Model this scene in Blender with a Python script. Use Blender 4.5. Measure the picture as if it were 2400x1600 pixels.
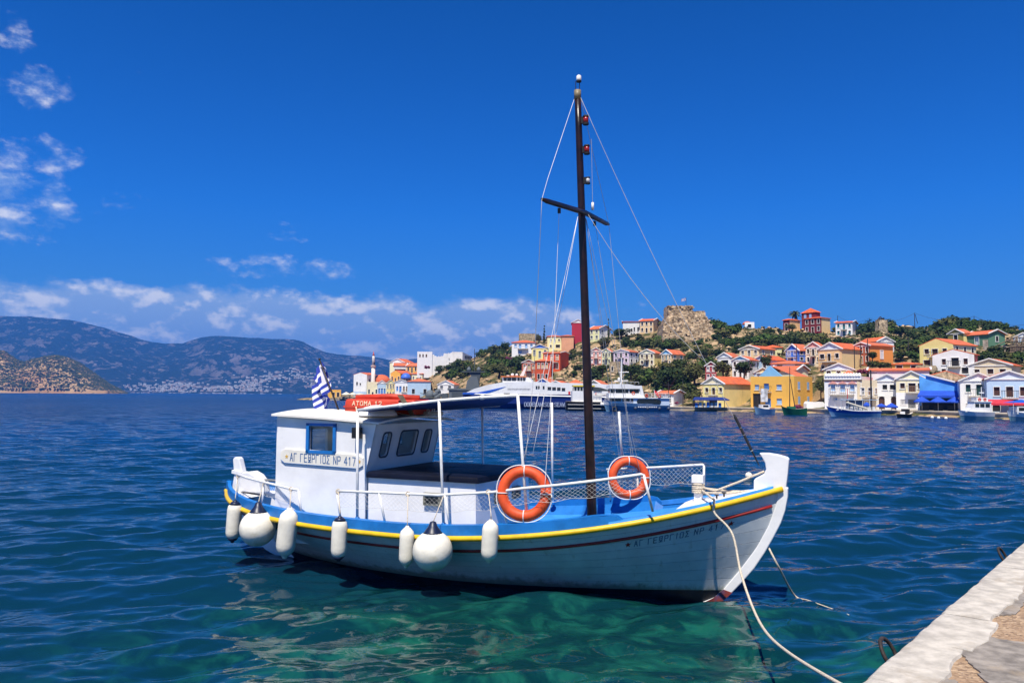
import bpy, bmesh, math, random
import numpy as np
from mathutils import Vector, Matrix
for o in list(bpy.data.objects): bpy.data.objects.remove(o)
S = bpy.context.scene
COL = S.collection
R = math.radians
# ------------------------------------------------------------------ camera
FPX, CAMH = 1867.0, 2.7                 # focal length in photo pixels (2400 wide), eye height above the water
PITCH, ROLL = math.atan(125.4/FPX), R(0.40)
fw = np.array([0, math.cos(PITCH), math.sin(PITCH)])
_u = np.array([0, -math.sin(PITCH), math.cos(PITCH)]); _r = np.array([1., 0, 0])
RT = _r*math.cos(ROLL)+_u*math.sin(ROLL); UP = -_r*math.sin(ROLL)+_u*math.cos(ROLL)
CP = np.array([0, 0, CAMH])
cam = bpy.data.cameras.new('camera'); camo = bpy.data.objects.new('camera', cam); COL.objects.link(camo)
cam.sensor_fit = 'HORIZONTAL'; cam.sensor_width = 36; cam.lens = FPX/2400*36
cam.clip_start = .1; cam.clip_end = 40000
M = Matrix.Identity(4)
for i in range(3):
    M[i][0], M[i][1], M[i][2], M[i][3] = RT[i], UP[i], -fw[i], CP[i]
camo.matrix_world = M; S.camera = camo
S.view_settings.view_transform = 'Standard'; S.view_settings.look = 'None'
S.view_settings.gamma = 1; S.view_settings.exposure = 0.46
S.view_settings.use_curve_mapping = False
S.cycles.use_denoising = True
S.cycles.max_bounces = 8; S.cycles.transparent_max_bounces = 12
S.cycles.diffuse_bounces = 3; S.cycles.glossy_bounces = 4; S.cycles.volume_bounces = 0
S.cycles.caustics_reflective = False; S.cycles.caustics_refractive = False
S.cycles.sample_clamp_indirect = 4
def ray(x, y): return fw+RT*((x-1200)/FPX)-UP*((y-800)/FPX)
def atz(x, y, z):
    v = ray(x, y); return CP+v*((z-CAMH)/v[2])
def atY(x, y, Y):
    v = ray(x, y); return CP+v*(Y/v[1])
# ------------------------------------------------------------------ sky and sun
SUN_EL, SUN_AZ = R(62), R(-106)          # azimuth counted from +X: from behind the camera, slightly to the right
sdir = Vector((math.cos(SUN_EL)*math.cos(SUN_AZ), math.cos(SUN_EL)*math.sin(SUN_AZ), math.sin(SUN_EL)))
sun = bpy.data.lights.new('sun', 'SUN'); suno = bpy.data.objects.new('sun', sun); COL.objects.link(suno)
sun.energy = 5.0; sun.angle = R(.53); sun.color = (1, .92, .79)
suno.rotation_euler = sdir.to_track_quat('Z', 'Y').to_euler()
W = bpy.data.worlds.new('World'); S.world = W; W.use_nodes = True
nt = W.node_tree; nt.nodes.clear()
def N(nt, t, **k):
    n = nt.nodes.new(t)
    for a, b in k.items(): setattr(n, a, b)
    return n
def setin(n, **k):
    for a, b in k.items(): n.inputs[a.replace('_', ' ')].default_value = b
def math_(nt, op, a, b=None, c=None, clamp=False):
    n = N(nt, 'ShaderNodeMath', operation=op, use_clamp=clamp)
    for i, v in enumerate((a, b, c)):
        if v is None: continue
        if isinstance(v, (int, float)): n.inputs[i].default_value = v
        else: nt.links.new(v, n.inputs[i])
    return n.outputs[0]
def maprange(nt, v, a, b, c=0, d=1, smooth=True):
    n = N(nt, 'ShaderNodeMapRange', interpolation_type='SMOOTHSTEP' if smooth else 'LINEAR')
    nt.links.new(v, n.inputs[0])
    for i, q in enumerate((a, b, c, d)):
        if isinstance(q, (int, float)): n.inputs[i+1].default_value = q
        else: nt.links.new(q, n.inputs[i+1])
    return n.outputs[0]
def mixc(nt, f, a, b, blend='MIX'):
    n = N(nt, 'ShaderNodeMix', data_type='RGBA', blend_type=blend)
    for i, v in ((0, f), (6, a), (7, b)):
        if isinstance(v, (int, float)): n.inputs[i].default_value = v
        elif isinstance(v, tuple): n.inputs[i].default_value = (*v[:3], 1)
        else: nt.links.new(v, n.inputs[i])
    return n.outputs[2]
sky = N(nt, 'ShaderNodeTexSky', sky_type='NISHITA', sun_disc=False)
sky.sun_elevation = SUN_EL; sky.sun_rotation = math.pi/2-SUN_AZ
sky.altitude = 0; sky.air_density = 1.0; sky.dust_density = .25; sky.ozone_density = 3.0
tc = N(nt, 'ShaderNodeTexCoord'); sep = N(nt, 'ShaderNodeSeparateXYZ'); nt.links.new(tc.outputs['Generated'], sep.inputs[0])
az = math_(nt, 'MULTIPLY', math_(nt, 'ARCTAN2', sep.outputs[0], sep.outputs[1]), 57.2958)   # degrees, 0 = straight ahead
el = math_(nt, 'MULTIPLY', math_(nt, 'ARCSINE', sep.outputs[2]), 57.2958)
hs = N(nt, 'ShaderNodeHueSaturation'); setin(hs, Hue=.502, Saturation=1.38, Value=1.0); nt.links.new(sky.outputs[0], hs.inputs['Color'])
tint = mixc(nt, maprange(nt, el, 2, 13, 0, 1, False), (.42, .70, 1.12), mixc(nt, maprange(nt, el, 12, 27, 0, 1, False), (.19, .80, 1.50), (.08, .64, 1.14)))      # the photograph's strongly blue rendering of the sky
skyt = mixc(nt, 1.0, hs.outputs[0], tint, 'MULTIPLY')
# clouds: a bank of low cumulus along the horizon, thinning to the right, and loose puffs climbing on the left
def cloudnoise(dz, sc, det, rough, off):
    c = N(nt, 'ShaderNodeCombineXYZ')
    nt.links.new(math_(nt, 'MULTIPLY', az, .72), c.inputs[0])
    nt.links.new(math_(nt, 'MULTIPLY_ADD', el, 1.15, dz), c.inputs[1]); c.inputs[2].default_value = off
    n = N(nt, 'ShaderNodeTexNoise'); setin(n, Scale=sc, Detail=det, Roughness=rough); nt.links.new(c.outputs[0], n.inputs['Vector'])
    return n.outputs[0]
cov_low = math_(nt, 'MULTIPLY', maprange(nt, el, 5.2, 8.3, 1, 0), maprange(nt, az, -1, 13, 1, 0))
cov_low = math_(nt, 'MULTIPLY', cov_low, maprange(nt, el, .5, 5.0, .80, 1))
cov = cov_low
for a0, e0, wa, we, k in ((-31.6, 14.5, 3.6, 2.1, .42), (-32.4, 11.3, 4.6, 3.2, .46), (-31.4, 18.3, 3.2, 1.8, .36), (-33.4, 21.4, 3.0, 1.8, .34), (-15.8, 11.1, 2.3, 1.2, .40), (-18.2, 8.9, 4.5, 1.4, .42), (-13.2, 8.6, 3.0, 1.2, .40), (-27, 12.0, 3.2, 1.5, .30), (62, 13, 9, 3, .42), (-50, 15, 9, 5, .45), (95, 9, 25, 5, .45), (-95, 9, 25, 5, .45)):
    d2 = math_(nt, 'ADD', math_(nt, 'POWER', math_(nt, 'DIVIDE', math_(nt, 'SUBTRACT', az, a0), wa), 2.), math_(nt, 'POWER', math_(nt, 'DIVIDE', math_(nt, 'SUBTRACT', el, e0), we), 2.))
    cov = math_(nt, 'MAXIMUM', cov, maprange(nt, d2, .05, 1.3, k, 0))
n1 = cloudnoise(0, .50, 6, .56, 3.1); n1b = cloudnoise(.85, .50, 6, .56, 3.1); n3 = cloudnoise(0, 2.6, 4, .5, 8.)
dens = math_(nt, 'ADD', math_(nt, 'ADD', math_(nt, 'MULTIPLY_ADD', n1, 2.7, -1.35), math_(nt, 'MULTIPLY_ADD', n3, .5, -.25)), math_(nt, 'MULTIPLY_ADD', cov, 2.3, -.80))
alpha = maprange(nt, dens, -.10, .95, 0, .92)
lit = maprange(nt, math_(nt, 'ADD', math_(nt, 'SUBTRACT', n1, n1b), math_(nt, 'MULTIPLY_ADD', n3, .12, -.06)), -.04, .17, 0, 1)
ccol = mixc(nt, lit, (4.3, 6.0, 8.9), (11.6, 11.4, 11.2))
fin = mixc(nt, alpha, skyt, ccol)
bg = N(nt, 'ShaderNodeBackground'); bg.inputs['Strength'].default_value = .068
nt.links.new(fin, bg.inputs['Color'])
wo = N(nt, 'ShaderNodeOutputWorld'); nt.links.new(bg.outputs[0], wo.inputs[0])

# ------------------------------------------------------------------ helpers
MATS = {}
def srgb(h):
    h = h.lstrip('#'); c = [int(h[i:i+2], 16)/255 for i in (0, 2, 4)]
    return tuple(((v+.055)/1.055)**2.4 if v > .04045 else v/12.92 for v in c)
def mat(name, col, rough=.6, var=.12, scale=3., bump=0., spec=.4, metal=0., bscale=None, dirt=None, det=5., streak=False, rnd=None):
    if name in MATS: return MATS[name]
    m = bpy.data.materials.new(name); m.use_nodes = True; t = m.node_tree; b = t.nodes['Principled BSDF']
    b.inputs['Roughness'].default_value = rough; b.inputs['Specular IOR Level'].default_value = spec; b.inputs['Metallic'].default_value = metal
    tc = N(t, 'ShaderNodeTexCoord'); no = N(t, 'ShaderNodeTexNoise'); setin(no, Scale=scale, Detail=det, Roughness=.6)
    t.links.new(tc.outputs['Object'], no.inputs['Vector'])
    lo = tuple(max(0, c*(1-var*1.6)) for c in col); hi = tuple(min(1, c*(1+var)) for c in col)
    c = mixc(t, maprange(t, no.outputs[0], .3, .7), lo, hi)
    if dirt:
        n2 = N(t, 'ShaderNodeTexNoise'); setin(n2, Scale=scale*.37, Detail=7., Roughness=.68); t.links.new(tc.outputs['Object'], n2.inputs['Vector'])
        if streak:
            mp = N(t, 'ShaderNodeMapping'); mp.inputs['Scale'].default_value = (2.2, 2.2, .35); t.links.new(tc.outputs['Object'], mp.inputs['Vector']); t.links.new(mp.outputs[0], n2.inputs['Vector'])
        c = mixc(t, maprange(t, n2.outputs[0], dirt[1], dirt[1]+.16, 0, dirt[2]), c, dirt[0])
    if rnd:                      # each object its own shade
        oi = N(t, 'ShaderNodeObjectInfo'); c = mixc(t, math_(t, 'MULTIPLY', oi.outputs['Random'], rnd[1]), c, rnd[0])
    t.links.new(c, b.inputs['Base Color'])
    if bump:
        nb = N(t, 'ShaderNodeTexNoise'); setin(nb, Scale=bscale or scale*4, Detail=4.); t.links.new(tc.outputs['Object'], nb.inputs['Vector'])
        bn = N(t, 'ShaderNodeBump'); setin(bn, Strength=.6, Distance=bump); t.links.new(nb.outputs[0], bn.inputs['Height']); t.links.new(bn.outputs[0], b.inputs['Normal'])
    MATS[name] = m; return m
class MB:
    def __init__(s): s.v = []; s.f = []; s.mi = []; s.cur = 0
    def add(s, vs, fs):
        o = len(s.v); s.v += [tuple(map(float, q)) for q in vs]; s.f += [tuple(i+o for i in q) for q in fs]; s.mi += [s.cur]*len(fs); return s
    def box(s, c, d, rz=0, rx=0, ry=0, m=None):
        x, y, z = (q/2 for q in d)
        P = [Vector((a, b, e)) for e in (-z, z) for b in (-y, y) for a in (-x, x)]
        if rz or rx or ry:
            mm = Matrix.Rotation(rz, 3, 'Z') @ Matrix.Rotation(ry, 3, 'Y') @ Matrix.Rotation(rx, 3, 'X'); P = [mm @ p for p in P]
        if m is not None: P = [m @ p for p in P]
        return s.add([(p.x+c[0], p.y+c[1], p.z+c[2]) for p in P], [(0, 2, 3, 1), (4, 5, 7, 6), (0, 1, 5, 4), (2, 6, 7, 3), (0, 4, 6, 2), (1, 3, 7, 5)])
    def bbox(s, a, b):
        return s.box([(a[i]+b[i])/2 for i in range(3)], [abs(b[i]-a[i]) for i in range(3)])
    def tube(s, pts, r, n=6, cap=True):
        P = [Vector(p) for p in pts]; rr = r if isinstance(r, (list, tuple)) else [r]*len(P); rings = []
        up = Vector((0, 0, 1)); prev = None
        for i, p in enumerate(P):
            t = (P[min(i+1, len(P)-1)]-P[max(i-1, 0)]).normalized()
            if prev is None:
                a = t.cross(up if abs(t.z) < .9 else Vector((1, 0, 0))).normalized()
            else:
                a = (prev-t*prev.dot(t)).normalized()
            prev = a; b = t.cross(a)
            rings.append([p+(a*math.cos(2*math.pi*k/n)+b*math.sin(2*math.pi*k/n))*rr[i] for k in range(n)])
        vs = [q for g in rings for q in g]; fs = []
        for i in range(len(P)-1):
            for k in range(n): fs.append((i*n+k, i*n+(k+1) % n, (i+1)*n+(k+1) % n, (i+1)*n+k))
        if cap: fs += [tuple(range(n))[::-1], tuple((len(P)-1)*n+k for k in range(n))]
        return s.add(vs, fs)
    def lathe(s, prof, c=(0, 0, 0), n=16, axis=None):
        vs = []; fs = []; m = Matrix.Identity(3) if axis is None else Vector(axis).to_track_quat('Z', 'Y').to_matrix()
        for r, z in prof:
            for k in range(n):
                p = m @ Vector((r*math.cos(2*math.pi*k/n), r*math.sin(2*math.pi*k/n), z)); vs.append((p.x+c[0], p.y+c[1], p.z+c[2]))
        for i in range(len(prof)-1):
            for k in range(n): fs.append((i*n+k, i*n+(k+1) % n, (i+1)*n+(k+1) % n, (i+1)*n+k))
        fs += [tuple(range(n))[::-1], tuple((len(prof)-1)*n+k for k in range(n))]
        return s.add(vs, fs)
    def prism(s, poly, d, origin=(0, 0, 0), ex=(1, 0, 0), ey=(0, 0, 1), ez=None):
        """polygon in the plane ex/ey, extruded by d along ez"""
        ex, ey = Vector(ex), Vector(ey); ez = Vector(ez) if ez is not None else ex.cross(ey).normalized(); o = Vector(origin); n = len(poly)
        a = [o+ex*p[0]+ey*p[1] for p in poly]; b = [q+ez*d for q in a]
        return s.add(a+b, [tuple(range(n))[::-1], tuple(range(n, 2*n))]+[(i, (i+1) % n, n+(i+1) % n, n+i) for i in range(n)])
    def grid(s, P, closed=False):
        """P[i][j] points"""
        a, b = len(P), len(P[0]); vs = [q for row in P for q in row]
        fs = [(i*b+j, i*b+(j+1) % b, (i+1)*b+(j+1) % b, (i+1)*b+j) for i in range(a-1) for j in range(b if closed else b-1)]
        return s.add(vs, fs)
    def torus(s, c, Rr, r, n=32, m=12, rot=None, scale=(1, 1, 1)):
        P = []
        for i in range(n):
            a = 2*math.pi*i/n; row = []
            for j in range(m):
                b = 2*math.pi*j/m; p = Vector(((Rr+r*math.cos(b))*math.cos(a)*scale[0], (Rr+r*math.cos(b))*math.sin(a)*scale[1], r*math.sin(b)*scale[2]))
                if rot is not None: p = rot @ p
                row.append((p.x+c[0], p.y+c[1], p.z+c[2]))
            P.append(row)
        P.append(P[0]); return s.grid(P, True)
    def build(s, name, m=None, parent=None, smooth=False, mats=None, loc=None, fixn=True, **props):
        me = bpy.data.meshes.new(name); me.from_pydata(s.v, [], s.f)
        for q in (mats or ([m] if m else [])): me.materials.append(q)
        if mats: me.polygons.foreach_set('material_index', s.mi)
        if fixn:
            bm = bmesh.new(); bm.from_mesh(me); bmesh.ops.recalc_face_normals(bm, faces=bm.faces); bm.to_mesh(me); bm.free()
        if smooth: me.polygons.foreach_set('use_smooth', [True]*len(me.polygons))
        return put(name, me, parent, loc, **props)
def put(name, me, parent=None, loc=None, **props):
    o = bpy.data.objects.new(name, me); COL.objects.link(o)
    if parent: o.parent = parent
    if loc is not None: o.location = loc
    for k, v in props.items(): o[k] = v
    return o
def empty(name, loc=(0, 0, 0), rz=0, label=None, category=None, group=None):
    o = bpy.data.objects.new(name, None); COL.objects.link(o); o.location = loc; o.rotation_euler = (0, 0, rz); o.empty_display_size = .3
    if label: o['label'] = label
    if category: o['category'] = category
    if group: o['group'] = group
    return o
def tag(o, label, category, group=None):
    o['label'] = label; o['category'] = category
    if group: o['group'] = group
    return o
def autosmooth(o, ang=35):
    me = o.data
    if hasattr(me, 'set_sharp_from_angle'): me.polygons.foreach_set('use_smooth', [True]*len(me.polygons)); me.set_sharp_from_angle(angle=R(ang))
    return o
def smooth_noise(seed):
    rng = np.random.default_rng(seed); tab = rng.random((256, 256))
    def f(x, y):
        x = np.asarray(x, float); y = np.asarray(y, float); xi = np.floor(x).astype(int); yi = np.floor(y).astype(int); u = x-xi; v = y-yi
        u = u*u*(3-2*u); v = v*v*(3-2*v); g = lambda a, b: tab[a % 256, b % 256]
        return (g(xi, yi)*(1-u)+g(xi+1, yi)*u)*(1-v)+(g(xi, yi+1)*(1-u)+g(xi+1, yi+1)*u)*v
    return f
def fbm(seed, oct=5, gain=.5):
    n = smooth_noise(seed)
    def f(x, y):
        a, s, t, k = 1., 0, 0, 1.
        for i in range(oct):
            s = s+a*n(x*k+13.7*i, y*k+7.1*i); t += a; a *= gain; k *= 2.03
        return s/t
    return f
# stroke lettering: every character as line segments in a 1 x 2 cell
GL = {'A': [((0, 0), (.5, 2), (1, 0)), ((.2, .7), (.8, .7))], 'Γ': [((0, 0), (0, 2), (.9, 2))], 'E': [((.9, 0), (0, 0), (0, 2), (.9, 2)), ((0, 1.05), (.8, 1.05))],
      'Ω': [((.1, .55), (.1, 2), (.9, 2), (.9, .55), (.1, .55)), ((0, 0), (.35, 0), (.35, .5)), ((1, 0), (.65, 0), (.65, .5)), ((.1, 1.2), (.9, 1.2))],
      'P': [((0, 0), (0, 2), (.8, 2), (.95, 1.85), (.95, 1.1), (.8, .95), (0, .95))], 'I': [((.3, 0), (.3, 2))],
      'O': [((.15, 0), (0, .2), (0, 1.8), (.15, 2), (.8, 2), (.95, 1.8), (.95, .2), (.8, 0), (.15, 0))],
      'Σ': [((.95, 2), (0, 2), (.6, 1), (0, 0), (.95, 0))], 'N': [((0, 0), (0, 2), (.95, 0), (.95, 2))],
      '4': [((.7, 0), (.7, 2), (0, .6), (1, .6))], '1': [((.2, 1.6), (.5, 2), (.5, 0))], '7': [((0, 2), (.95, 2), (.4, 0))], '2': [((0, 1.7), (.2, 2), (.75, 2), (.95, 1.6), (.9, 1.2), (0, 0), (.95, 0))],
      'T': [((0, 2), (1, 2)), ((.5, 2), (.5, 0))], 'M': [((0, 0), (0, 2), (.5, 1), (1, 2), (1, 0))], 'D': [((0, 0), (0, 2), (.65, 2), (.95, 1.7), (.95, .3), (.65, 0), (0, 0))],
      'K': [((0, 0), (0, 2)), ((.95, 2), (0, .9)), ((.3, 1.2), (.95, 0))], 'S': [((.95, 1.8), (.75, 2), (.2, 2), (0, 1.75), (0, 1.3), (.2, 1.05), (.75, .95), (.95, .7), (.95, .25), (.75, 0), (.2, 0), (0, .2))],
      'W': [((0, 2), (.25, 0), (.5, 1.3), (.75, 0), (1, 2))], 'Y': [((0, 2), (.5, 1), (1, 2)), ((.5, 1), (.5, 0))]}
def text_segments(txt, h, gap=.5, wd=.5):
    """list of ((u0,v0),(u1,v1)) with cap height h; and the total width"""
    k = h/2; x = 0; out = []
    for ch in txt:
        if ch == ' ': x += h*wd*1.0; continue
        w = h*wd*(.6 if ch in 'I' else 1)
        for st in GL[ch]:
            for a, b in zip(st, st[1:]): out.append(((x+a[0]*h*wd, a[1]*k), (x+b[0]*h*wd, b[1]*k)))
        x += w+h*wd*gap
    return out, x-h*wd*gap
def text_mesh(txt, h, fn, th, gap=.5, wd=.5, u0=0, mb=None):
    """flat bars; fn(u,v)->3D point"""
    mb = mb or MB(); seg, w = text_segments(txt, h, gap, wd)
    for (a, b) in seg:
        d = Vector((b[0]-a[0], b[1]-a[1])); L = d.length; d /= L; n = Vector((-d.y, d.x))*th/2; e = d*th/2
        q = [Vector(a)-e-n, Vector(b)+e-n, Vector(b)+e+n, Vector(a)-e+n]
        mb.add([fn(u0+p.x, p.y) for p in q], [(0, 1, 2, 3)])
    return mb, w
def star_mesh(r, fn, mb=None):
    mb = mb or MB(); P = []
    for k in range(10):
        a = math.pi/2+k*math.pi/5; rr = r if k % 2 == 0 else r*.42; P.append(fn(rr*math.cos(a), rr*math.sin(a)))
    mb.add([fn(0, 0)]+P, [(0, 1+k, 1+(k+1) % 10) for k in range(10)]); return mb
# ------------------------------------------------------------------ water
def make_water():
    rng = np.random.default_rng(5)
    # rows at growing distance, columns over the view and well beyond it; real wave heights near, a flat sheet far out
    ratio = 1.0045; rows = [2.0]
    while rows[-1] < 5.5: rows.append(rows[-1]*1.02)
    while rows[-1] < 250: rows.append(rows[-1]*ratio)
    while rows[-1] < 8700: rows.append(rows[-1]*1.10)
    rows = np.array(rows); ang = np.concatenate([np.linspace(R(-64), R(-41), 30)[:-1], np.linspace(R(-41), R(41), 430), np.linspace(R(41), R(64), 30)[1:]])
    rr, aa = np.meshgrid(rows, ang, indexing='ij'); X = rr*np.sin(aa); Y = rr*np.cos(aa); Z = np.zeros_like(X)
    sp = rr*np.where((np.abs(aa) > R(41)) | (rr < 5.5), .02, ratio-1)
    n = 150
    lam = np.exp(np.concatenate([rng.uniform(math.log(.20), math.log(.75), 90), rng.uniform(math.log(.7), math.log(3.4), 60)])); dirs = R(-74)+rng.normal(0, 1, n)*np.where(lam < .8, .42, .55); ph = rng.uniform(0, 2*math.pi, n)
    k = 2*math.pi/lam; slope = np.where(lam < .4, .0150, np.where(lam < 1.5, .0215, .022))
    for i in range(n):
        w = np.clip((lam[i]/sp-2.6)/2.6, 0, 1)
        if not w.any(): continue
        p = k[i]*(X*math.cos(dirs[i])+Y*math.sin(dirs[i]))+ph[i]
        Z += w*slope[i]/k[i]*(np.sin(p)+.25*np.sin(2*p+.6))
    # gusts: calmer and livelier patches
    g = fbm(9, 3)(X*.06+40, Y*.09+70); Z *= .62+.8*g
    a, b = X.shape; V = np.stack([X, Y, Z], -1).reshape(-1, 3)
    i, j = np.meshgrid(np.arange(a-1), np.arange(b-1), indexing='ij'); q = (i*b+j).ravel()
    Fq = np.stack([q, q+1, q+b+1, q+b], -1)[:, ::-1]
    me = bpy.data.meshes.new('water'); me.from_pydata(V.tolist(), [], Fq.tolist())
    me.polygons.foreach_set('use_smooth', [True]*len(me.polygons))
    m = bpy.data.materials.new('sea_water'); m.use_nodes = True; t = m.node_tree; b_ = t.nodes['Principled BSDF']
    b_.inputs['IOR'].default_value = 1.333; b_.inputs['Specular IOR Level'].default_value = .5
    geo = N(t, 'ShaderNodeNewGeometry'); sp_ = N(t, 'ShaderNodeSeparateXYZ'); t.links.new(geo.outputs['Position'], sp_.inputs[0])
    def noise(scale, det, sx=1, sy=1, rough=.55, dist=0.):
        mp = N(t, 'ShaderNodeMapping'); mp.inputs['Scale'].default_value = (sx, sy, 1); t.links.new(geo.outputs['Position'], mp.inputs['Vector'])
        mp.inputs['Rotation'].default_value = (0, 0, R(14))
        n_ = N(t, 'ShaderNodeTexNoise'); setin(n_, Scale=scale, Detail=det, Roughness=rough, Distortion=dist); t.links.new(mp.outputs[0], n_.inputs['Vector']); return n_.outputs[0]
    dist = math_(t, 'SQRT', math_(t, 'ADD', math_(t, 'POWER', sp_.outputs[0], 2.), math_(t, 'POWER', sp_.outputs[1], 2.)))
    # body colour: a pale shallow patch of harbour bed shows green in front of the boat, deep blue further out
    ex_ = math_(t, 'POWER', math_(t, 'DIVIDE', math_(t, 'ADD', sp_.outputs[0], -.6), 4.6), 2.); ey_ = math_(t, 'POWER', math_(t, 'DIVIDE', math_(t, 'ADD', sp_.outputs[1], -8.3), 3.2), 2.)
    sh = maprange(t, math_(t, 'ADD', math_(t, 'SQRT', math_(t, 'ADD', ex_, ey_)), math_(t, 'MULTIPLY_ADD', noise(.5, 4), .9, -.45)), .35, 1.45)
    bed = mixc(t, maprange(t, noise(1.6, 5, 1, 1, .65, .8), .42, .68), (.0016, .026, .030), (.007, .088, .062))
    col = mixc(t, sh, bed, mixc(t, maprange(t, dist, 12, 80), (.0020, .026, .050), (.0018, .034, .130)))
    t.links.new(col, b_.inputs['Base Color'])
    t.links.new(maprange(t, dist, 15, 120, .5, .20, False), b_.inputs['Specular IOR Level'])
    rough = maprange(t, dist, 10, 260, .012, .22, False); t.links.new(rough, b_.inputs['Roughness'])
    h = math_(t, 'ADD', math_(t, 'MULTIPLY_ADD', noise(1.5, 5, .55, 1.25), .8, math_(t, 'MULTIPLY', noise(5.2, 3, .6, 1.4), .16)), math_(t, 'MULTIPLY', noise(.33, 4, .5, 1.3), 2.2))
    bm_ = N(t, 'ShaderNodeBump'); t.links.new(h, bm_.inputs['Height'])
    bm_.inputs['Strength'].default_value = 1.0
    t.links.new(maprange(t, dist, 9, 120, .020, 1.1), bm_.inputs['Distance'])
    t.links.new(bm_.outputs[0], b_.inputs['Normal'])
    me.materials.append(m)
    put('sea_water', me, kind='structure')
make_water()
# ------------------------------------------------------------------ the near quay
QZ = 1.0
qa, qb = atz(2013, 1600, QZ), atz(2400, 1268, QZ)
QD = (qb-qa)[:2]; QD = QD/np.linalg.norm(QD); QN = np.array([QD[1], -QD[0]])      # along the edge, and inland
def qp(s, d, z=QZ): p = qa[:2]+QD*s+QN*d; return (p[0], p[1], z)
def make_quay():
    m_ag = bpy.data.materials.new('quay_aggregate'); m_ag.use_nodes = True; t = m_ag.node_tree; b = t.nodes['Principled BSDF']; b.inputs['Roughness'].default_value = .85
    g = N(t, 'ShaderNodeNewGeometry')
    v = N(t, 'ShaderNodeTexVoronoi'); setin(v, Scale=38.); t.links.new(g.outputs['Position'], v.inputs['Vector'])
    n = N(t, 'ShaderNodeTexNoise'); setin(n, Scale=2.2, Detail=6.); t.links.new(g.outputs['Position'], n.inputs['Vector'])
    n2 = N(t, 'ShaderNodeTexNoise'); setin(n2, Scale=26., Detail=5., Roughness=.7); t.links.new(g.outputs['Position'], n2.inputs['Vector'])
    sv = N(t, 'ShaderNodeSeparateColor'); t.links.new(v.outputs['Color'], sv.inputs[0])
    c = mixc(t, sv.outputs[0], (.20, .125, .07), (.52, .37, .23)); c = mixc(t, maprange(t, n.outputs[0], .35, .7), c, (.34, .22, .13)); c = mixc(t, maprange(t, n2.outputs[0], .56, .66), c, (.10, .07, .05))
    t.links.new(c, b.inputs['Base Color'])
    bn = N(t, 'ShaderNodeBump'); setin(bn, Strength=.8, Distance=.012); t.links.new(math_(t, 'ADD', v.outputs['Distance'], n2.outputs[0]), bn.inputs['Height']); t.links.new(bn.outputs[0], b.inputs['Normal'])
    m_wh = mat('limewash', (.52, .48, .41), .85, .16, 7., .008, dirt=((.36, .31, .24), .54, .8), bscale=40)
    m_ce = mat('cement_patch', (.27, .24, .205), .9, .28, 6., .006, dirt=((.33, .26, .18), .52, .6), bscale=45)
    m_co = mat('quay_wall_stone', (.30, .26, .21), .9, .25, 2.5, .03, dirt=((.06, .07, .05), .5, .8))
    # body of the quay (top and sea wall), butted under the coping
    mb = MB(); s0, s1 = -30, 60
    mb.add([qp(s0, .02, QZ), qp(s1, .02, QZ), qp(s1, 60, QZ), qp(s0, 60, QZ)], [(0, 1, 2, 3)])
    q = mb.build('quay', m_ag, kind='structure', fixn=False)
    for p in q.data.polygons:
        if p.normal.z < 0: p.flip()
    mb = MB(); mb.grid([[qp(s, .03, -2.5), qp(s, .03, QZ-.24)] for s in np.linspace(s0, s1, 90)]); mb.build('sea_wall', m_co, q)
    # whitewashed coping stones: uneven, worn edges, one mesh each
    rng = random.Random(3); s = -6.0
    while s < 16:
        L = rng.uniform(.85, 1.5); w = .40+rng.uniform(-.02, .03); top = QZ+.020+rng.uniform(-.004, .004)
        nn = max(5, int(L/.07)); mb = MB(); P = []
        for k in range(nn+1):
            ss = s+.004+(L-.008)*k/nn; e = rng.uniform(-.009, .009)+(.014 if k in (0, nn) else 0); e2 = .018*math.sin(ss*5.1)+.010*math.sin(ss*13.7+1)+rng.uniform(-.005, .005); dz = rng.uniform(-.003, .003)
            P.append([qp(ss, e+.01, QZ-.26), qp(ss, e-.012, QZ-.12), qp(ss, e, top-.035+dz), qp(ss, e+.035, top+dz), qp(ss, w*.5, top+rng.uniform(-.003, .003)), qp(ss, w+e2-.02, top-.002), qp(ss, w+e2, QZ-.02)])
        mb.grid(P); n_ = len(mb.v); r = len(P[0]); mb.f += [tuple(range(r)), tuple(n_-r+k for k in range(r))]; mb.mi += [0, 0]
        autosmooth(mb.build('coping_stone', m_wh, q), 50); s += L
    # worn grey cement patches lying on the aggregate
    def patch(pts, z, seed):
        rg = random.Random(seed); P = []
        for i, (a, b_) in enumerate(pts):
            a2, b2 = pts[(i+1) % len(pts)]
            for k in range(9):
                f = k/9; P.append((a+(a2-a)*f+rg.uniform(-.02, .02), b_+(b2-b_)*f+rg.uniform(-.02, .02)))
        mb = MB(); n = len(P); top = [qp(a, b_, QZ+z) for a, b_ in P]; bot = [qp(a, b_, QZ-.01) for a, b_ in P]
        mb.add(top+bot, [tuple(range(n))]+[(i, (i+1) % n, n+(i+1) % n, n+i) for i in range(n)])
        return mb.build('cement_patch', m_ce, q)
    def q2(px, py):
        p = atz(px, py, QZ)[:2]-qa[:2]; return (p@QD, p@QN)
    patch([q2(*p) for p in [(2215, 1508), (2310, 1494), (2400, 1508), (2470, 1600), (2340, 1640), (2298, 1585), (2262, 1542)]], .012, 1)
    patch([q2(*p) for p in [(2335, 1400), (2385, 1388), (2420, 1396), (2375, 1440), (2330, 1446), (2276, 1440)]], .010, 2)
    patch([q2(*p) for p in [(2140, 1600), (2150, 1588), (2235, 1597), (2270, 1640), (2120, 1650)]], .011, 4)
    # mooring rings let into the wall face
    m_ir = mat('rusty_iron', (.035, .025, .022), .7, .4, 20., .003)
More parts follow.
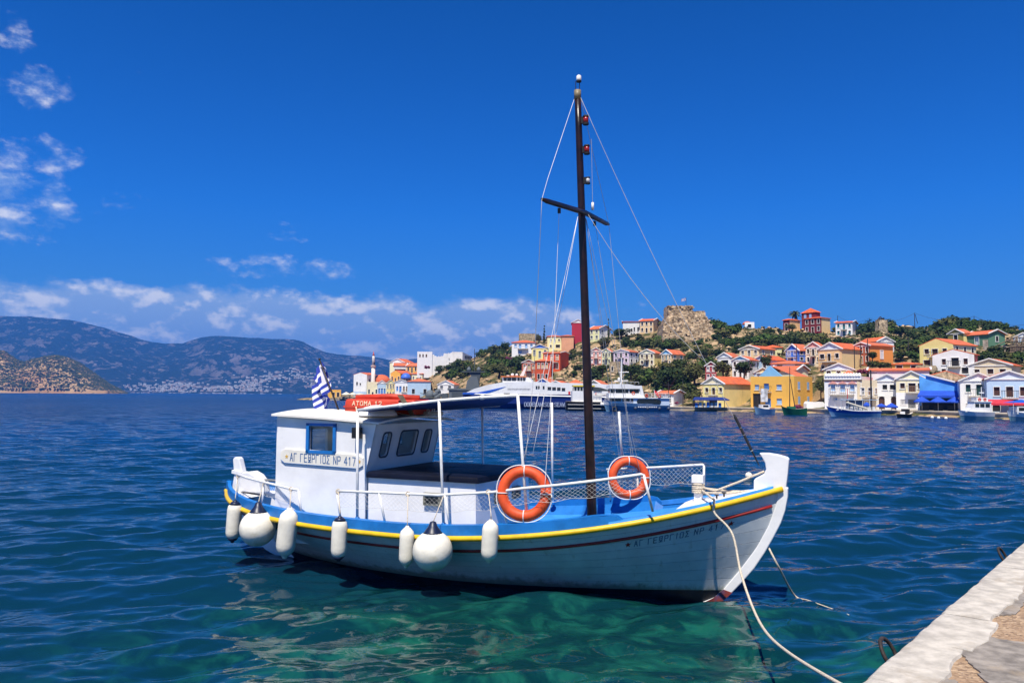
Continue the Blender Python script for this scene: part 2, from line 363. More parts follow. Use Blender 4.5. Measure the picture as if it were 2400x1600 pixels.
    for (px, py, lab) in ((2066, 1524, 'black iron mooring ring on the quay edge nearest the camera'), (2352, 1302, 'smaller looking iron mooring ring further along the quay edge, towards the right border')):
        p = atz(px, py, QZ-.05); sa = (p[:2]-qa[:2])@QD; c = Vector(qp(sa, -.075, QZ-.06))
        root = empty('mooring_ring', qp(sa, .02, QZ-.10), 0, lab, 'mooring ring', 'iron rings on the quay edge')
        o = c-Vector(qp(sa, .02, QZ-.10)); rot = Matrix.Rotation(math.atan2(QD[1], QD[0]), 3, 'Z') @ Matrix.Rotation(R(62), 3, 'X')
        mb = MB().torus(o, .105, .014, 24, 8, rot); mb.build('ring', m_ir, root, True)
        MB().tube([(0, 0, -.01), tuple(o*.25)], .02, 8).build('staple', m_ir, root, True)
make_quay()
# ------------------------------------------------------------------ the moored boat (hero)
BTH = R(-24); BORG = Vector((3.59, 10.52, 0)); BL, BB = 9.45, 1.5
_bf = np.array([math.cos(BTH), math.sin(BTH), 0]); _bs = np.array([math.sin(BTH), -math.cos(BTH), 0]); _bo = np.array(BORG)
def loc(px, py, s=None, x=None, z=None):
    """photo pixel -> boat coordinates on the plane s (starboard), x (forward) or z"""
    v = ray(px, py)
    if s is not None: t = (s-(CP-_bo)@_bs)/(v@_bs)
    elif x is not None: t = (x-(CP-_bo)@_bf)/(v@_bf)
    else: t = (z-CAMH)/v[2]
    P = CP+v*t-_bo; return Vector((P@_bf, -(P@_bs), P[2]))
def b2w(p): return BORG+Matrix.Rotation(BTH, 3, 'Z') @ Vector(p)
TM = .46
def h_q(t): return (t-TM)/(1-TM) if t > TM else (TM-t)/TM
def h_sheer(t): q = h_q(t); return .762+(.755*q*q if t > TM else .22*q*q)
def h_gun(t): q = h_q(t); return max(.045, BB*(1-q**(2.7 if t > TM else 3.4)))
def h_wl(t): q = abs(2*t-1); return max(.035, .80*(1-q**(2.25 if t < .5 else 1.35)))
def h_pt(t, w, side=-1, off=0.):
    """t 0 stern..1 bow, w 0 waterline..1 rail; side -1 starboard (camera side)"""
    s = h_sheer(t)
    if w >= 0:
        xs = -BL+1.35*(1-w)**1.3; xb = -.03-.80*(1-w)**1.75+.0
        g = w**1.0; hb = h_wl(t)*(1-g)+h_gun(t)*g; z = w*s
        hb += .02*math.sin(math.pi*w)*min(1, 4*t*(1-t))
    else:
        xs = -BL+1.35-.6*w; xb = -.83+1.3*w; hb = h_wl(t)*max(.02, 1-(w*1.3)**2); z = w*.6
    return Vector((xs+(xb-xs)*t, side*(hb+off), z))
def make_boat():
    white = mat('boat_white_paint', (.80, .80, .80), .42, .05, 2.2, .003, dirt=((.62, .58, .50), .60, .5), bscale=14)
    hullw = mat('hull_white_paint', (.60, .63, .63), .34, .06, 3.0, .004, dirt=((.50, .50, .46), .60, .5), bscale=10)
    t_ = hullw.node_tree; b_ = t_.nodes['Principled BSDF']; src = b_.inputs['Base Color'].links[0].from_socket
    tc_ = N(t_, 'ShaderNodeTexCoord'); sx = N(t_, 'ShaderNodeSeparateXYZ'); t_.links.new(tc_.outputs['Object'], sx.inputs[0])
    mp_ = N(t_, 'ShaderNodeMapping'); mp_.inputs['Scale'].default_value = (5., 5., .5); t_.links.new(tc_.outputs['Object'], mp_.inputs['Vector'])
    st_ = N(t_, 'ShaderNodeTexNoise'); setin(st_, Scale=2.2, Detail=6., Roughness=.7); t_.links.new(mp_.outputs[0], st_.inputs['Vector'])
    cc_ = mixc(t_, maprange(t_, st_.outputs[0], .56, .74, 0, .55), src, (.34, .30, .22))          # rust and run marks
    wl_ = maprange(t_, math_(t_, 'ADD', sx.outputs[2], math_(t_, 'MULTIPLY_ADD', st_.outputs[0], -.22, .11)), .10, .22, .8, 0)
    t_.links.new(mixc(t_, wl_, cc_, (.16, .19, .13)), b_.inputs['Base Color'])                      # weed and scum above the waterline
    blue = mat('boat_blue_paint', (.010, .16, .50), .45, .12, 4., .003, dirt=((.05, .25, .62), .6, .6))
    lblue = mat('boat_light_blue_paint', (.045, .27, .70), .45, .12, 4., .003, dirt=((.03, .18, .55), .58, .6))
    yell = mat('rail_yellow_paint', (.72, .46, .012), .40, .10, 5., .003, dirt=((.45, .28, .05), .62, .6))
    red = mat('rail_red_paint', (.26, .012, .010), .42, .15, 5., .003)
    blk = mat('boot_topping', (.008, .014, .028), .5, .3, 4.)
    wood = mat('mast_wood', (.017, .006, .004), .32, .45, 5., .004, dirt=((.008, .005, .004), .5, .8))
    dark = mat('hatch_dark', (.012, .014, .018), .5, .2, 4.)
    metal = mat('galvanised', (.45, .46, .46), .45, .15, 20., metal=.7)
    navy = mat('navy_canvas', (.008, .022, .085), .7, .18, 4., .006, bscale=9)
    net = mat('net_twine', (.62, .60, .55), .9, .1, 30.)
    rope = mat('rope_fibre', (.62, .54, .42), .95, .2, 60., .004, bscale=180)
    steel = mat('rigging_wire', (.38, .38, .38), .5, .1, 30.)
    glass = bpy.data.materials.new('cabin_glass'); glass.use_nodes = True; MATS['cabin_glass'] = glass; gt = glass.node_tree; gt.nodes.remove(gt.nodes['Principled BSDF'])
    g1, g2, g3, g4 = N(gt, 'ShaderNodeBsdfTransparent'), N(gt, 'ShaderNodeBsdfGlossy'), N(gt, 'ShaderNodeMixShader'), N(gt, 'ShaderNodeFresnel')
    g1.inputs[0].default_value = (.62, .68, .70, 1); g2.inputs['Roughness'].default_value = .02; g4.inputs[0].default_value = 1.5
    gt.links.new(g4.outputs[0], g3.inputs[0]); gt.links.new(g1.outputs[0], g3.inputs[1]); gt.links.new(g2.outputs[0], g3.inputs[2]); gt.links.new(g3.outputs[0], gt.nodes['Material Output'].inputs[0])
    letter = mat('lettering_blue', (.02, .12, .34), .5, .1, 20.)
    gold = mat('star_gold', (.65, .38, .06), .5, .1, 20.)
    root = empty('fishing_boat', BORG, BTH, 'white wooden caique with blue bulwark, yellow rail and tall dark mast, moored in front', 'boat')
    A = lambda mb, name, m, sm=False, par=root, **k: mb.build(name, m, par, sm, **k)
    NT = 72
    ts = [(.5-.5*math.cos(math.pi*i/NT)) for i in range(NT+1)]
    # shell under the planking
    ws = [-1, -.6, -.25, 0, .12, .3, .5, .7, .85, .985]
    for side in (-1, 1):
        MBx = MB(); MBx.grid([[h_pt(t, w, side, -.006) for w in ws] for t in ts]); A(MBx, 'hull_shell', hullw if False else blk, True)
        # planks: each strake its own piece, seams recessed
        bounds = [.085, .20, .315, .43, .545, .66, .77, .885, 1.0]
        for a, b in zip(bounds, bounds[1:]):
            MBx = MB(); row = []
            e = .004
            for t in ts:
                row.append([h_pt(t, a+.0005, side, -.003), h_pt(t, a+.003, side, .003), h_pt(t, b-.003, side, .003), h_pt(t, b-.0005, side, -.003)])
            MBx.grid(row); autosmooth(A(MBx, 'strake', hullw), 22)
    # boot topping stays on the dark shell. rails
    def rail_path(w, off, side, t0=.0, t1=1., n=90): return [h_pt(t0+(t1-t0)*i/n, w, side, off) for i in range(n+1)]
    yp = rail_path(1., .028, -1)[::-1]+rail_path(1., .028, 1)[1:]
    yp = [p+Vector((0, 0, -.012)) for p in yp]
    A(MB().tube(yp, .037, 10), 'rubbing_rail', yell, True)
    for side in (-1, 1):
        pts = []
        for i in range(91):
            t = .012+.976*i/90; pts.append(h_pt(t, 1-.205/h_sheer(t), side, .010))
        A(MB().tube(pts, .021, 8), 'lower_rail', red, True)
    # bulwark: blue wash board above the rail on both sides, ending in a rounded nose forward; thin cap in the bow
    TE = .805
    def wash(side):
        P = []
        n = 80
        for i in range(n+1):
            t = TE*i/n; p = h_pt(t, 1, side); f = min(1, max(0, (TE-t)/.045)); hgt = .135*math.sqrt(max(0, 1-(1-f)**2))+.008
            inn = Vector((0, -side*.07, 0)); base = p+Vector((0, 0, .015))
            P.append([base+Vector((0, side*.012, 0)), base+Vector((0, side*.008, hgt)), base+inn+Vector((0, 0, hgt+.008)), base+inn+Vector((0, 0, -.02))])
        mb = MB(); mb.grid(P); b = A(mb, 'wash_board', blue); autosmooth(b)
        P = []
        for i in range(31):
            t = TE-.02+(1-TE+.008)*i/30; p = h_pt(t, 1, side)+Vector((0, 0, .018)); P.append([p+Vector((0, side*.02, 0)), p+Vector((0, side*.01, .035)), p+Vector((0, -side*.07, .040)), p+Vector((0, -side*.07, -.03))])
        mb = MB(); mb.grid(P); A(mb, 'cap_rail', lblue)
    wash(-1); wash(1)
    # inside: deck, inner bulwark, side benches with ribs below
    def inner(t, d, z, side): p = h_pt(t, 1, side); y = p.y-side*d; y = y if y*side > 0 else 0.; return Vector((p.x, y, z))
    def low(t, z, side): p = h_pt(t, z/h_sheer(t), side, -.05); return p if p.y*side > 0 else Vector((p.x, 0, p.z))
    mb = MB(); mb.grid([[low(t, .40, -1), Vector((low(t, .40, 1).x, 0, .42)), low(t, .40, 1)] for t in np.linspace(.03, .95, 50)]); A(mb, 'deck', lblue)
    for side in (-1, 1):
        mb = MB(); mb.grid([[inner(t, .045, h_sheer(t)+.10 if t < TE else h_sheer(t), side), low(t, .36, side)] for t in np.linspace(.03, .88, 60)]); A(mb, 'inner_bulwark', blue)
        mb = MB(); mb.grid([[inner(t, .07, h_sheer(t)-.06, side), inner(t, .52, h_sheer(t)-.11, side), inner(t, .52, h_sheer(t)-.15, side)] for t in np.linspace(.52, .90, 24)]); A(mb, 'side_bench', lblue)
        for t in np.linspace(.53, .89, 15):
            p = inner(t, .49, 0, side); z = h_sheer(t)-.16; A(MB().bbox((p.x-.025, p.y-.03, max(.5, z-.24)), (p.x+.025, p.y+.03, z)), 'rib', blue)
        mb = MB(); mb.grid([[inner(t, .07, h_sheer(t)-.02, side), inner(t, .40, h_sheer(t)-.06, side), inner(t, .42, h_sheer(t)-.14, side)] for t in np.linspace(.04, .40, 24)]); A(mb, 'side_deck', lblue)
    # whitewashed stern bench across the counter
    mb = MB(); mb.grid([[inner(t, .16, h_sheer(t)+.03, 1), inner(t, .60, h_sheer(t)+.035, 1), inner(t, .62, h_sheer(t)-.25, 1)] for t in np.linspace(.02, .24, 16)]); A(mb, 'stern_bench', white)
    mb = MB(); mb.grid([[inner(t, .14, h_sheer(t)+.02, -1), inner(t, .14, h_sheer(t)+.02, 1)] for t in np.linspace(.012, .085, 8)]); A(mb, 'stern_deck', white)
    # fore deck, white, with its raked aft edge
    mb = MB(); P = []
    for t in np.linspace(.862, .992, 16):
        k = 1.0; p = h_pt(t, 1, -1); z = p.z+.026
        P.append([Vector((p.x, p.y+.06, z)), Vector((p.x+.02, p.y*.5, z+.03)), Vector((p.x+.02, 0, z+.045)), Vector((p.x+.02, -p.y*.5, z+.03)), Vector((p.x, -p.y-.06, z))])
    mb.grid(P); f0 = P[0]; mb.grid([f0, [q+Vector((-.16, 0, -.22)) for q in f0]]); A(mb, 'fore_deck', white)
    # stem: thick white plank with its tall carved head
    prof = [(-.318, 1.958), (-.20, 1.962), (-.08, 1.945), (.035, 1.915), (.055, 1.89), (.036, 1.70), (.012, 1.53), (.034, 1.515), (.030, 1.40), (-.005, 1.22), (-.06, 1.06), (-.156, .869), (-.27, .66), (-.40, .455), (-.55, .27), (-.70, .10), (-.83, -.03), (-1.1, -.25), (-1.5, -.5),
            (-1.75, -.5), (-1.25, -.14), (-.93, .02), (-.80, .145), (-.60, .40), (-.37, .73), (-.215, 1.02), (-.12, 1.28), (-.09, 1.44), (-.30, 1.47), (-.395, 1.475), (-.392, 1.60), (-.37, 1.625), (-.26, 1.69), (-.235, 1.75), (-.245, 1.83), (-.28, 1.90)]
    mb = MB(); mb.prism(prof, .13, (0, .065, 0), (1, 0, 0), (0, 0, 1))
    st = A(mb, 'stem', white); bv = st.modifiers.new('bevel', 'BEVEL'); bv.width = .012; bv.segments = 2; bv.limit_method = 'ANGLE'
    mb = MB(); mb.prism([(-.685, .115), (-.83, -.03), (-1.1, -.25), (-1.40, -.25), (-.93, .02), (-.80, .145)], .136, (0, .068, 0), (1, 0, 0), (0, 0, 1)); A(mb, 'stem_foot', mat('antifouling', (.20, .03, .02), .7, .3, 8., dirt=((.02, .06, .16), .48, .9)))
    # stern post and rudder head
    mb = MB(); mb.prism([(-9.48, 1.0), (-9.44, .80), (-9.10, .42), (-8.30, -.15), (-7.8, -.5), (-7.3, -.5), (-8.0, .0), (-8.8, .50), (-9.2, .8), (-9.3, 1.0)], .10, (0, .05, 0), (1, 0, 0), (0, 0, 1)); A(mb, 'stern_post', white)
    mb = MB(); mb.prism([(-9.34, .90), (-9.14, .90), (-9.08, 1.22), (-9.10, 1.34), (-9.17, 1.54), (-9.20, 1.57), (-9.28, 1.57), (-9.32, 1.53), (-9.28, 1.25)], .12, (0, .06, 0), (1, 0, 0), (0, 0, 1))
    rh = A(mb, 'rudder_head', white); bv = rh.modifiers.new('bevel', 'BEVEL'); bv.width = .02; bv.segments = 2
    MB().box((-9.20, 0, 1.30), (.22, .17, .06), ry=R(8)).build('collar', white, rh)
    mb = MB(); mb.prism([(-9.10, .98), (-8.60, .98), (-8.66, 1.18), (-8.76, 1.28), (-8.90, 1.335), (-9.02, 1.32), (-9.10, 1.26)], .26, (0, .13, 0), (1, 0, 0), (0, 0, 1))
    tb = A(mb, 'tiller_block', white); bv = tb.modifiers.new('bevel', 'BEVEL'); bv.width = .02; bv.segments = 2
    for z in (1.13, 1.19): A(MB().tube([(-8.68, .05, z), (-7.9, .10, z)], .018, 8), 'tiller_bar', metal, True)
    mb = MB(); rg = random.Random(4)
    for k in range(7): mb.torus((-8.0+rg.uniform(-.08, .08), .08, 1.13+rg.uniform(-.05, .07)), .07, .02, 14, 6, Matrix.Rotation(rg.uniform(0, 3), 3, 'X') @ Matrix.Rotation(rg.uniform(0, 3), 3, 'Y'))
    A(mb, 'rope_coil', rope, True)
    # ---- wheelhouse: real walls with openings
    CY = 1.0
    def wall(name, frame, outer, holes, th, m, par=root):
        """outer polygon (4 pts) and holes as 4-pt polygons in 2D; frame(u,v,d)->3D"""
        bm = bmesh.new()
        def loop(pts): vs = [bm.verts.new((p[0], p[1], 0)) for p in pts]; return [bm.edges.new((vs[i], vs[(i+1) % len(vs)])) for i in range(len(vs))]
        ed = loop(outer)
        for h in holes: ed += loop(h)
        bmesh.ops.triangle_fill(bm, use_beauty=True, use_dissolve=False, edges=ed)
        r = bmesh.ops.extrude_face_region(bm, geom=bm.faces[:])
        for v in r['geom']:
            if isinstance(v, bmesh.types.BMVert): v.co.z = -th
        bmesh.ops.recalc_face_normals(bm, faces=bm.faces)
        for v in bm.verts: v.co = Vector(frame(*v.co))
        bmesh.ops.recalc_face_normals(bm, faces=bm.faces)
        me = bpy.data.meshes.new(name); bm.to_mesh(me); bm.free(); me.materials.append(m); return put(name, me, par)
    XB, XF, XT = -7.54, -5.86, -5.69       # back, front at foot, front at eaves
    zr = lambda x: 2.335+(x-XB)*(2.245-2.335)/(XT-XB)      # roof line falls a little forward
    wx0, wx1, wz0, wz1 = -6.90, -6.45, 1.835, 2.215
    outer = [(XB, .40), (XF, .40), (XF, 1.54), (XT, zr(XT)), (XB, zr(XB))]
    for sy in (-1, 1):
        wall('cabin_wall', lambda u, v, d, sy=sy: (u, sy*(CY+d), v), outer, [[(wx0, wz0), (wx1, wz0-.012), (wx1, wz1-.02), (wx0, wz1)]], .05, white)
    wall('cabin_wall', lambda u, v, d: (XB-d-.05, u, v), [(-CY+.05, .40), (CY-.05, .40), (CY-.05, zr(XB)), (-CY+.05, zr(XB))], [[(-.45, .5), (.30, .5), (.30, 2.1), (-.45, 2.1)]], .05, white)
    for sy in (-1, 1):                     # blue window frames with glass
        mb = MB(); y = sy*(CY+.012)
        for a, b in (((wx0-.055, wz1-.01), (wx1+.05, wz1+.03)), ((wx0-.055, wz0-.05), (wx1+.05, wz0-.005)), ((wx0-.055, wz0-.0495), (wx0, wz1+.0295)), ((wx1, wz0-.0495), (wx1+.05, wz1+.0295))):
            mb.bbox((a[0], y-.02, a[1]), (b[0], y+.02, b[1]))
        fr = A(mb, 'cabin_window', blue, label='square side window in a blue frame')
        MB().bbox((wx0, sy*(CY-.02)-.003, wz0-.02), (wx1, sy*(CY-.02)+.003, wz1+.01)).build('pane', glass, fr)
    # raked front wall with three round-cornered windows
    def rr(cx, cz, w, h, r=.05, sk=0.):
        P = []
        for ax, az_, a0 in ((1, 1, 0), (-1, 1, 90), (-1, -1, 180), (1, -1, 270)):
            for k in range(5):
                a = R(a0+22.5*k); P.append((cx+ax*(w/2-r)+r*math.cos(a)+sk*(az_*(h/2)), cz+az_*(h/2-r)+r*math.sin(a)))
        return P
    dx = XT-XF; dz = zr(XT)-1.54; ln = math.hypot(dx, dz)
    ff = lambda u, v, d: (XF+dx*v/ln+d*dz/ln, u, 1.54+dz*v/ln-d*dx/ln)
    wins = [(-.63, .40, .20, .36, .05), (.02, .40, .50, .38, .05), (.62, .40, .20, .36, .05)]
    fwall = wall('cabin_front', ff, [(-CY+.002, 0), (CY-.002, 0), (CY-.002, ln), (-CY+.002, ln)], [rr(*w[:4], w[4]) for w in wins], .05, white, root)
    for w in wins:
        P = rr(*w[:4], w[4]); mb = MB(); n = len(P); outerP = rr(w[0], w[1], w[2]+.05, w[3]+.05, w[4]+.02)
        mb.add([ff(*p, .004) for p in P]+[ff(*p, .004) for p in outerP]+[ff(*p, .014) for p in P]+[ff(*p, .014) for p in outerP],
               [(i, (i+1) % n, 2*n+(i+1) % n, 2*n+i) for i in range(n)]+[(n+i, n+(i+1) % n, 3*n+(i+1) % n, 3*n+i) for i in range(n)]+[(2*n+i, 2*n+(i+1) % n, 3*n+(i+1) % n, 3*n+i) for i in range(n)])
        fr = A(mb, 'front_window', mat('window_rubber', (.05, .07, .11), .6, .1), label='round-cornered window in the raked cabin front')
        mb = MB(); mb.add([ff(*p, -.03) for p in P], [tuple(range(n))]); mb.build('pane', glass, fr)
    A(MB().bbox((XF-.05, -CY+.05, .40), (XF, CY-.05, 1.538)), 'lower_front', white)
    # roof: cambered board with overhang
    P = []
    for i in range(13):
        y = -1.09+2.18*i/12; cb = .075*(1-(y/1.09)**2); P.append([(XB-.05, y, zr(XB)+.012+cb), (-6.6, y, zr(-6.6)+.02+cb), (XT+.16+.06*(y/1.09), y, zr(XT)+.008+cb)])
    mb = MB(); mb.grid(P); mb.grid([[(a, b, c+.030) for a, b, c in r] for r in P])
    mb.grid([P[0], [(a, b, c+.030) for a, b, c in P[0]]]); mb.grid([P[-1], [(a, b, c+.030) for a, b, c in P[-1]]])
    for e in (0, -1): mb.grid([[r[e] for r in P], [(r[e][0], r[e][1], r[e][2]+.030) for r in P]])
    roof = A(mb, 'cabin_roof', mat('roof_white', (.80, .77, .70), .6, .07, 3., .003, dirt=((.60, .50, .36), .56, .6)))
    # name board
    P2 = [(-7.44, 1.665), (-7.36, 1.615), (-5.98, 1.585), (-5.90, 1.63), (-5.90, 1.745), (-5.98, 1.785), (-7.36, 1.830), (-7.44, 1.785)]
    mb = MB(); mb.prism(P2, .022, (0, -CY-.001, 0), (1, 0, 0), (0, 0, 1), (0, -1, 0)); nb = A(mb, 'name_board', mat('board_cream', (.78, .75, .66), .5, .05))
    mb = MB(); mb.tube([(p[0], -CY-.020, p[1]) for p in P2[:4]], .007, 5); mb.build('board_edge', letter, nb)
    fnb = lambda u, v: (-7.25+u, -CY-.0265, 1.655+v-.0205*u)
    t1, w1 = text_mesh('AΓ ΓEΩPΓIOΣ NP 417', .118, fnb, .0115, .50, .42); t1.build('lettering', letter, nb, label='blue lettering reading AΓ ΓΕΩΡΓΙΟΣ ΝΡ 417', kind='stuff')
    for u in (-.07, w1+.07): star_mesh(.038, lambda a, b, u=u: (-7.25+u+a, -CY-.0265, 1.715+b-.0205*u)).build('star', gold, nb)
    # lamp on the wall, horn shade on the roof
    fl = A(MB().box((-5.98, -CY-.07, 2.12), (.12, .10, .16)), 'flood_light', mat('black_plastic', (.01, .01, .012), .4, .1)); MB().bbox((-6.0, -CY-.03, 2.19), (-5.96, -CY+.0, 2.24)).build('bracket', metal, fl)
    mb = MB(); mb.lathe([(.32, 0), (.315, .03), (.27, .085), (.19, .13), (.08, .16), (.01, .165)], (-5.98, -.55, zr(-5.98)+.105), 24); A(mb, 'vent_cowl', white, True)
    # trunk cabin with dark tarpaulin on top
    x0, x1 = -5.84, -4.02; yb = .98
    mb = MB(); ta = [(x0, -yb), (x1, -yb), (x1+.06, -.3), (x1+.06, .3), (x1, yb), (x0, yb)]
    n = len(ta); bot = [(a, b, .40) for a, b in ta]; tp = [(a-.03*(a > x0), b*.97, 1.50) for a, b in ta]
    mb.add(bot+tp, [tuple(range(n, 2*n))]+[(i, (i+1) % n, n+(i+1) % n, n+i) for i in range(n)]); tk = A(mb, 'trunk_cabin', white)
    mb = MB(); o2 = [(a+(.03 if a > x0 else -0.0), b*1.02) for a, b in ta]
    prf = [(1.0, 1.462), (1.0, 1.51), (.985, 1.548), (.93, 1.56), (.5, 1.575), (0.02, 1.58)]
    cx = (x0+x1)/2; rings = []
    for k, z in prf: rings.append([(cx+(a-cx)*k if a > x0 else x0+(1-k)*.9, b*k, z+(.0 if k == 1 else (a-x0)*-.004)) for a, b in o2])
    mb.grid(rings, True); autosmooth(A(mb, 'tarpaulin', mat('tarp_black_blue', (.0025, .0045, .016), .55, .3, 3., .02, spec=.2, bscale=5)), 40)
    for (px, w_, s_) in ((-4.72, .28, 'a'),):
        fr = MB().bbox((px-w_/2, -yb-.035, 1.115), (px+w_/2, -yb+.03, 1.295)).build('port_light', mat('bronze_grey', (.14, .14, .11), .5, .2), tk)
        MB().bbox((px-w_/2+.035, -yb-.040, 1.15), (px+w_/2-.035, -yb-.034, 1.262)).build('pane', glass, fr)
    for (yy) in (-.32, .28):
        fr = MB().bbox((x1-.02, yy-.13, 1.12), (x1+.075, yy+.13, 1.30)).build('port_light', mat('bronze_grey', (.14, .14, .11), .5, .2), tk)
        MB().bbox((x1+.074, yy-.09, 1.155), (x1+.080, yy+.09, 1.265)).build('pane', glass, fr)
    # ---- awning frame: white pipes, navy awning stretched over them
    wp = mat('pipe_white', (.78, .78, .76), .4, .08, 12., dirt=((.5, .4, .3), .66, .7))
    YS, YP = -1.28, 1.28
    top_s = [(-5.83, YS, 2.462), (-5.1, YS, 2.545), (-4.47, YS, 2.616), (-3.8, YS, 2.665), (-3.27, YS, 2.697)]
    top_p = [(-6.5, YP, 2.393), (-6.0, YP, 2.425), (-5.6, YP, 2.455), (-5.15, YP, 2.49), (-4.72, YP, 2.525)]
    fr = A(MB().tube(top_s, .022, 8), 'awning_pipe', wp, True)
    A(MB().tube(top_p, .022, 8), 'awning_pipe', wp, True)
    for (a, b) in ((top_s[0], (-5.77, -1.32, .90)), (top_s[2], (-4.34, -1.34, .92)), (top_s[4], (-3.11, -1.30, 1.0)), ((-5.05, 1.28, 2.47), (-5.03, 1.32, .9)), ((-3.77, 1.28, 2.58), (-3.76, 1.30, .95))):
        p = A(MB().tube([a, b], .021, 8), 'awning_post', wp, True); c = Vector(b); MB().lathe([(.05, -.03), (.05, .0), (.025, .03)], c, 10).build('foot', blue, p)
    for p in (top_s[1], top_s[3]): A(MB().lathe([(.03, -.03), (.034, 0), (.03, .03)], p, 8, (1, 0, .1)), 'pipe_joint', wp, True)
    mb = MB(); P = []
    for i in range(21):
        f = i/20; a = Vector(top_s[0]).lerp(Vector(top_s[4]), f); j = f*4; k = min(3, int(j)); a = Vector(top_s[k]).lerp(Vector(top_s[k+1]), j-k); b = Vector(top_p[k]).lerp(Vector(top_p[k+1]), j-k)
        P.append([a.lerp(b, g)+Vector((0, 0, -.014-.014*math.sin(math.pi*g)*(1-.5*abs(math.sin(f*math.pi*4)))-.006*math.sin(f*40)*math.sin(math.pi*g))) for g in np.linspace(0.004, .996, 14)])
    mb.grid(P); aw = A(mb, 'awning', mat('awning_navy', (.016, .055, .26), .75, .15, 3., .01, bscale=6), True)
    # ---- guard rails with nets
    def guard(path, posts, netdrop, stagger=.075, nr=.0014):
        g = A(MB().tube(path, .019, 8), 'guard_rail', wp, True)
        for a, b in posts:
            p = MB().tube([a, b], .017, 8).build('stanchion', wp, g, True)
            MB().lathe([(.055, -.05), (.05, 0), (.028, .03)], b, 10).build('foot', blue, p) if False else None
        mb = MB(); V = [Vector(p) for p in path]; L = [0]
        for a, b in zip(V, V[1:]): L.append(L[-1]+(b-a).length)
        def at(d):
            d = min(max(d, 0), L[-1]-1e-6)
            for k in range(len(V)-1):
                if d <= L[k+1]: return V[k].lerp(V[k+1], (d-L[k])/(L[k+1]-L[k]))
            return V[-1]
        def npt(d, f):
            p = at(d); drop = netdrop(d/L[-1]); return p+Vector((0, .0, -drop*f-.0))+Vector((0, .02*math.sin(d*9)*f, .012*math.sin(d*13+f*5)*f))
        nn = int(L[-1]/stagger); rows = 7
        for k in range(-rows, nn+rows):
            for sg in (1, -1):
                pts = []
                for r_ in range(rows+1):
                    d = (k+.5*sg*r_*1.15)*stagger+(0 if sg > 0 else stagger*.5)
                    if 0 <= d <= L[-1]: pts.append(npt(d, r_/rows))
                if len(pts) > 1: mb.tube(pts, nr, 3, False)
        mb.tube([npt(d, 1) for d in np.linspace(0, L[-1], 60)], nr*1.7, 4, False)
        mb.build('net', net, g, fixn=False)
        return g
    def ontop(x, s, z=None): return (x, s, z)
    guard([(-6.08, -1.40, 1.291), (-5.35, -1.42, 1.312), (-4.38, -1.42, 1.33), (-3.57, -1.40, 1.413), (-3.12, -1.38, 1.486), (-2.69, -1.35, 1.543), (-2.12, -1.28, 1.63), (-1.62, -1.16, 1.715), (-1.585, -1.14, 1.70)],
          [((-6.08, -1.40, 1.29), (-5.99, -1.42, .90)), ((-5.34, -1.42, 1.31), (-5.22, -1.44, .90)), ((-4.28, -1.42, 1.34), (-4.2, -1.42, .92)), ((-3.5, -1.40, 1.42), (-3.36, -1.38, .98)), ((-1.59, -1.15, 1.71), (-1.50, -1.06, 1.25))],
          lambda f: .23 if f < .55 else .20)
    guard([(-8.985, -.30, 1.30), (-8.5, -.60, 1.295), (-7.86, -.92, 1.285), (-7.2, -1.14, 1.25), (-6.93, -1.20, 1.235)],
          [((-8.98, -.30, 1.29), (-8.92, -.34, .95)), ((-7.85, -.92, 1.28), (-7.82, -.98, .93)), ((-6.93, -1.20, 1.23), (-6.84, -1.24, .90))], lambda f: .19+.02*f)
    guard([(-2.81, 1.22, 1.53), (-2.0, 1.18, 1.60), (-1.26, 1.02, 1.685), (-1.24, 1.01, 1.67)], [((-2.78, 1.22, 1.52), (-2.75, 1.24, 1.05)), ((-1.24, 1.01, 1.67), (-1.24, 1.0, 1.22)), ((-2.3, 1.2, 1.56), (-2.3, 1.2, 1.05))], lambda f: .27)
    # ---- mast, yard, lights, rigging
    mb = MB(); foot, head = Vector((-2.63, 0, .40)), Vector((-2.88, 0, 7.25))
    mp = [foot.lerp(head, f) for f in np.linspace(0, 1, 12)]; mb.tube(mp, [.074-.026*f for f in np.linspace(0, 1, 12)], 14); ma = A(mb, 'mast', wood, True)
    MB().tube([head+Vector((.0, 0, -.12)), head+Vector((0, 0, .02))], .053, 12).build('mast_band', mat('dull_brass', (.20, .16, .09), .5, .2), ma, True)
    yc = foot.lerp(head, (5.40-.4)/6.85); ya, yb_ = loc(1270, 467, x=yc.x-.03), loc(1427, 526, x=yc.x+.03)
    A(MB().tube([ya, ya.lerp(yb_, .06), yc+Vector((.05, 0, 0)), yb_.lerp(ya, .05), yb_], [.020, .034, .040, .036, .018], 10), 'yard', wood, True)
    lred = mat('lamp_red', (.28, .01, .012), .25, .1); lwh = mat('lamp_clear', (.55, .57, .58), .2, .1); bk = mat('lamp_black', (.012, .012, .012), .5, .1)
    for z, mm, nm in ((6.80, lred, 'red'), (6.35, lred, 'red'), (5.88, lwh, 'clear')):
        c = foot.lerp(head, (z-.4)/6.85)+Vector((.115, 0, 0)); s = .75 if nm == 'clear' else 1
        L_ = A(MB().lathe([(.038*s, -.045*s), (.040*s, 0), (.038*s, .045*s)], c, 14), 'mast_light', mm, True, label='%s navigation lamp on the mast' % nm)
        mb = MB(); mb.lathe([(.045*s, -.075*s), (.046*s, -.046*s)], c, 14); mb.lathe([(.046*s, .046*s), (.042*s, .065*s)], c, 14); mb.box(c+Vector((-.05, 0, 0)), (.05, .04, .10)); mb.build('housing', bk, L_)
    tl = A(MB().lathe([(.034, 0), (.038, .03), (.036, .075), (.02, .09)], head+Vector((.02, 0, .16)), 14), 'top_light', mat('lamp_white', (.75, .75, .72), .3, .05), True)
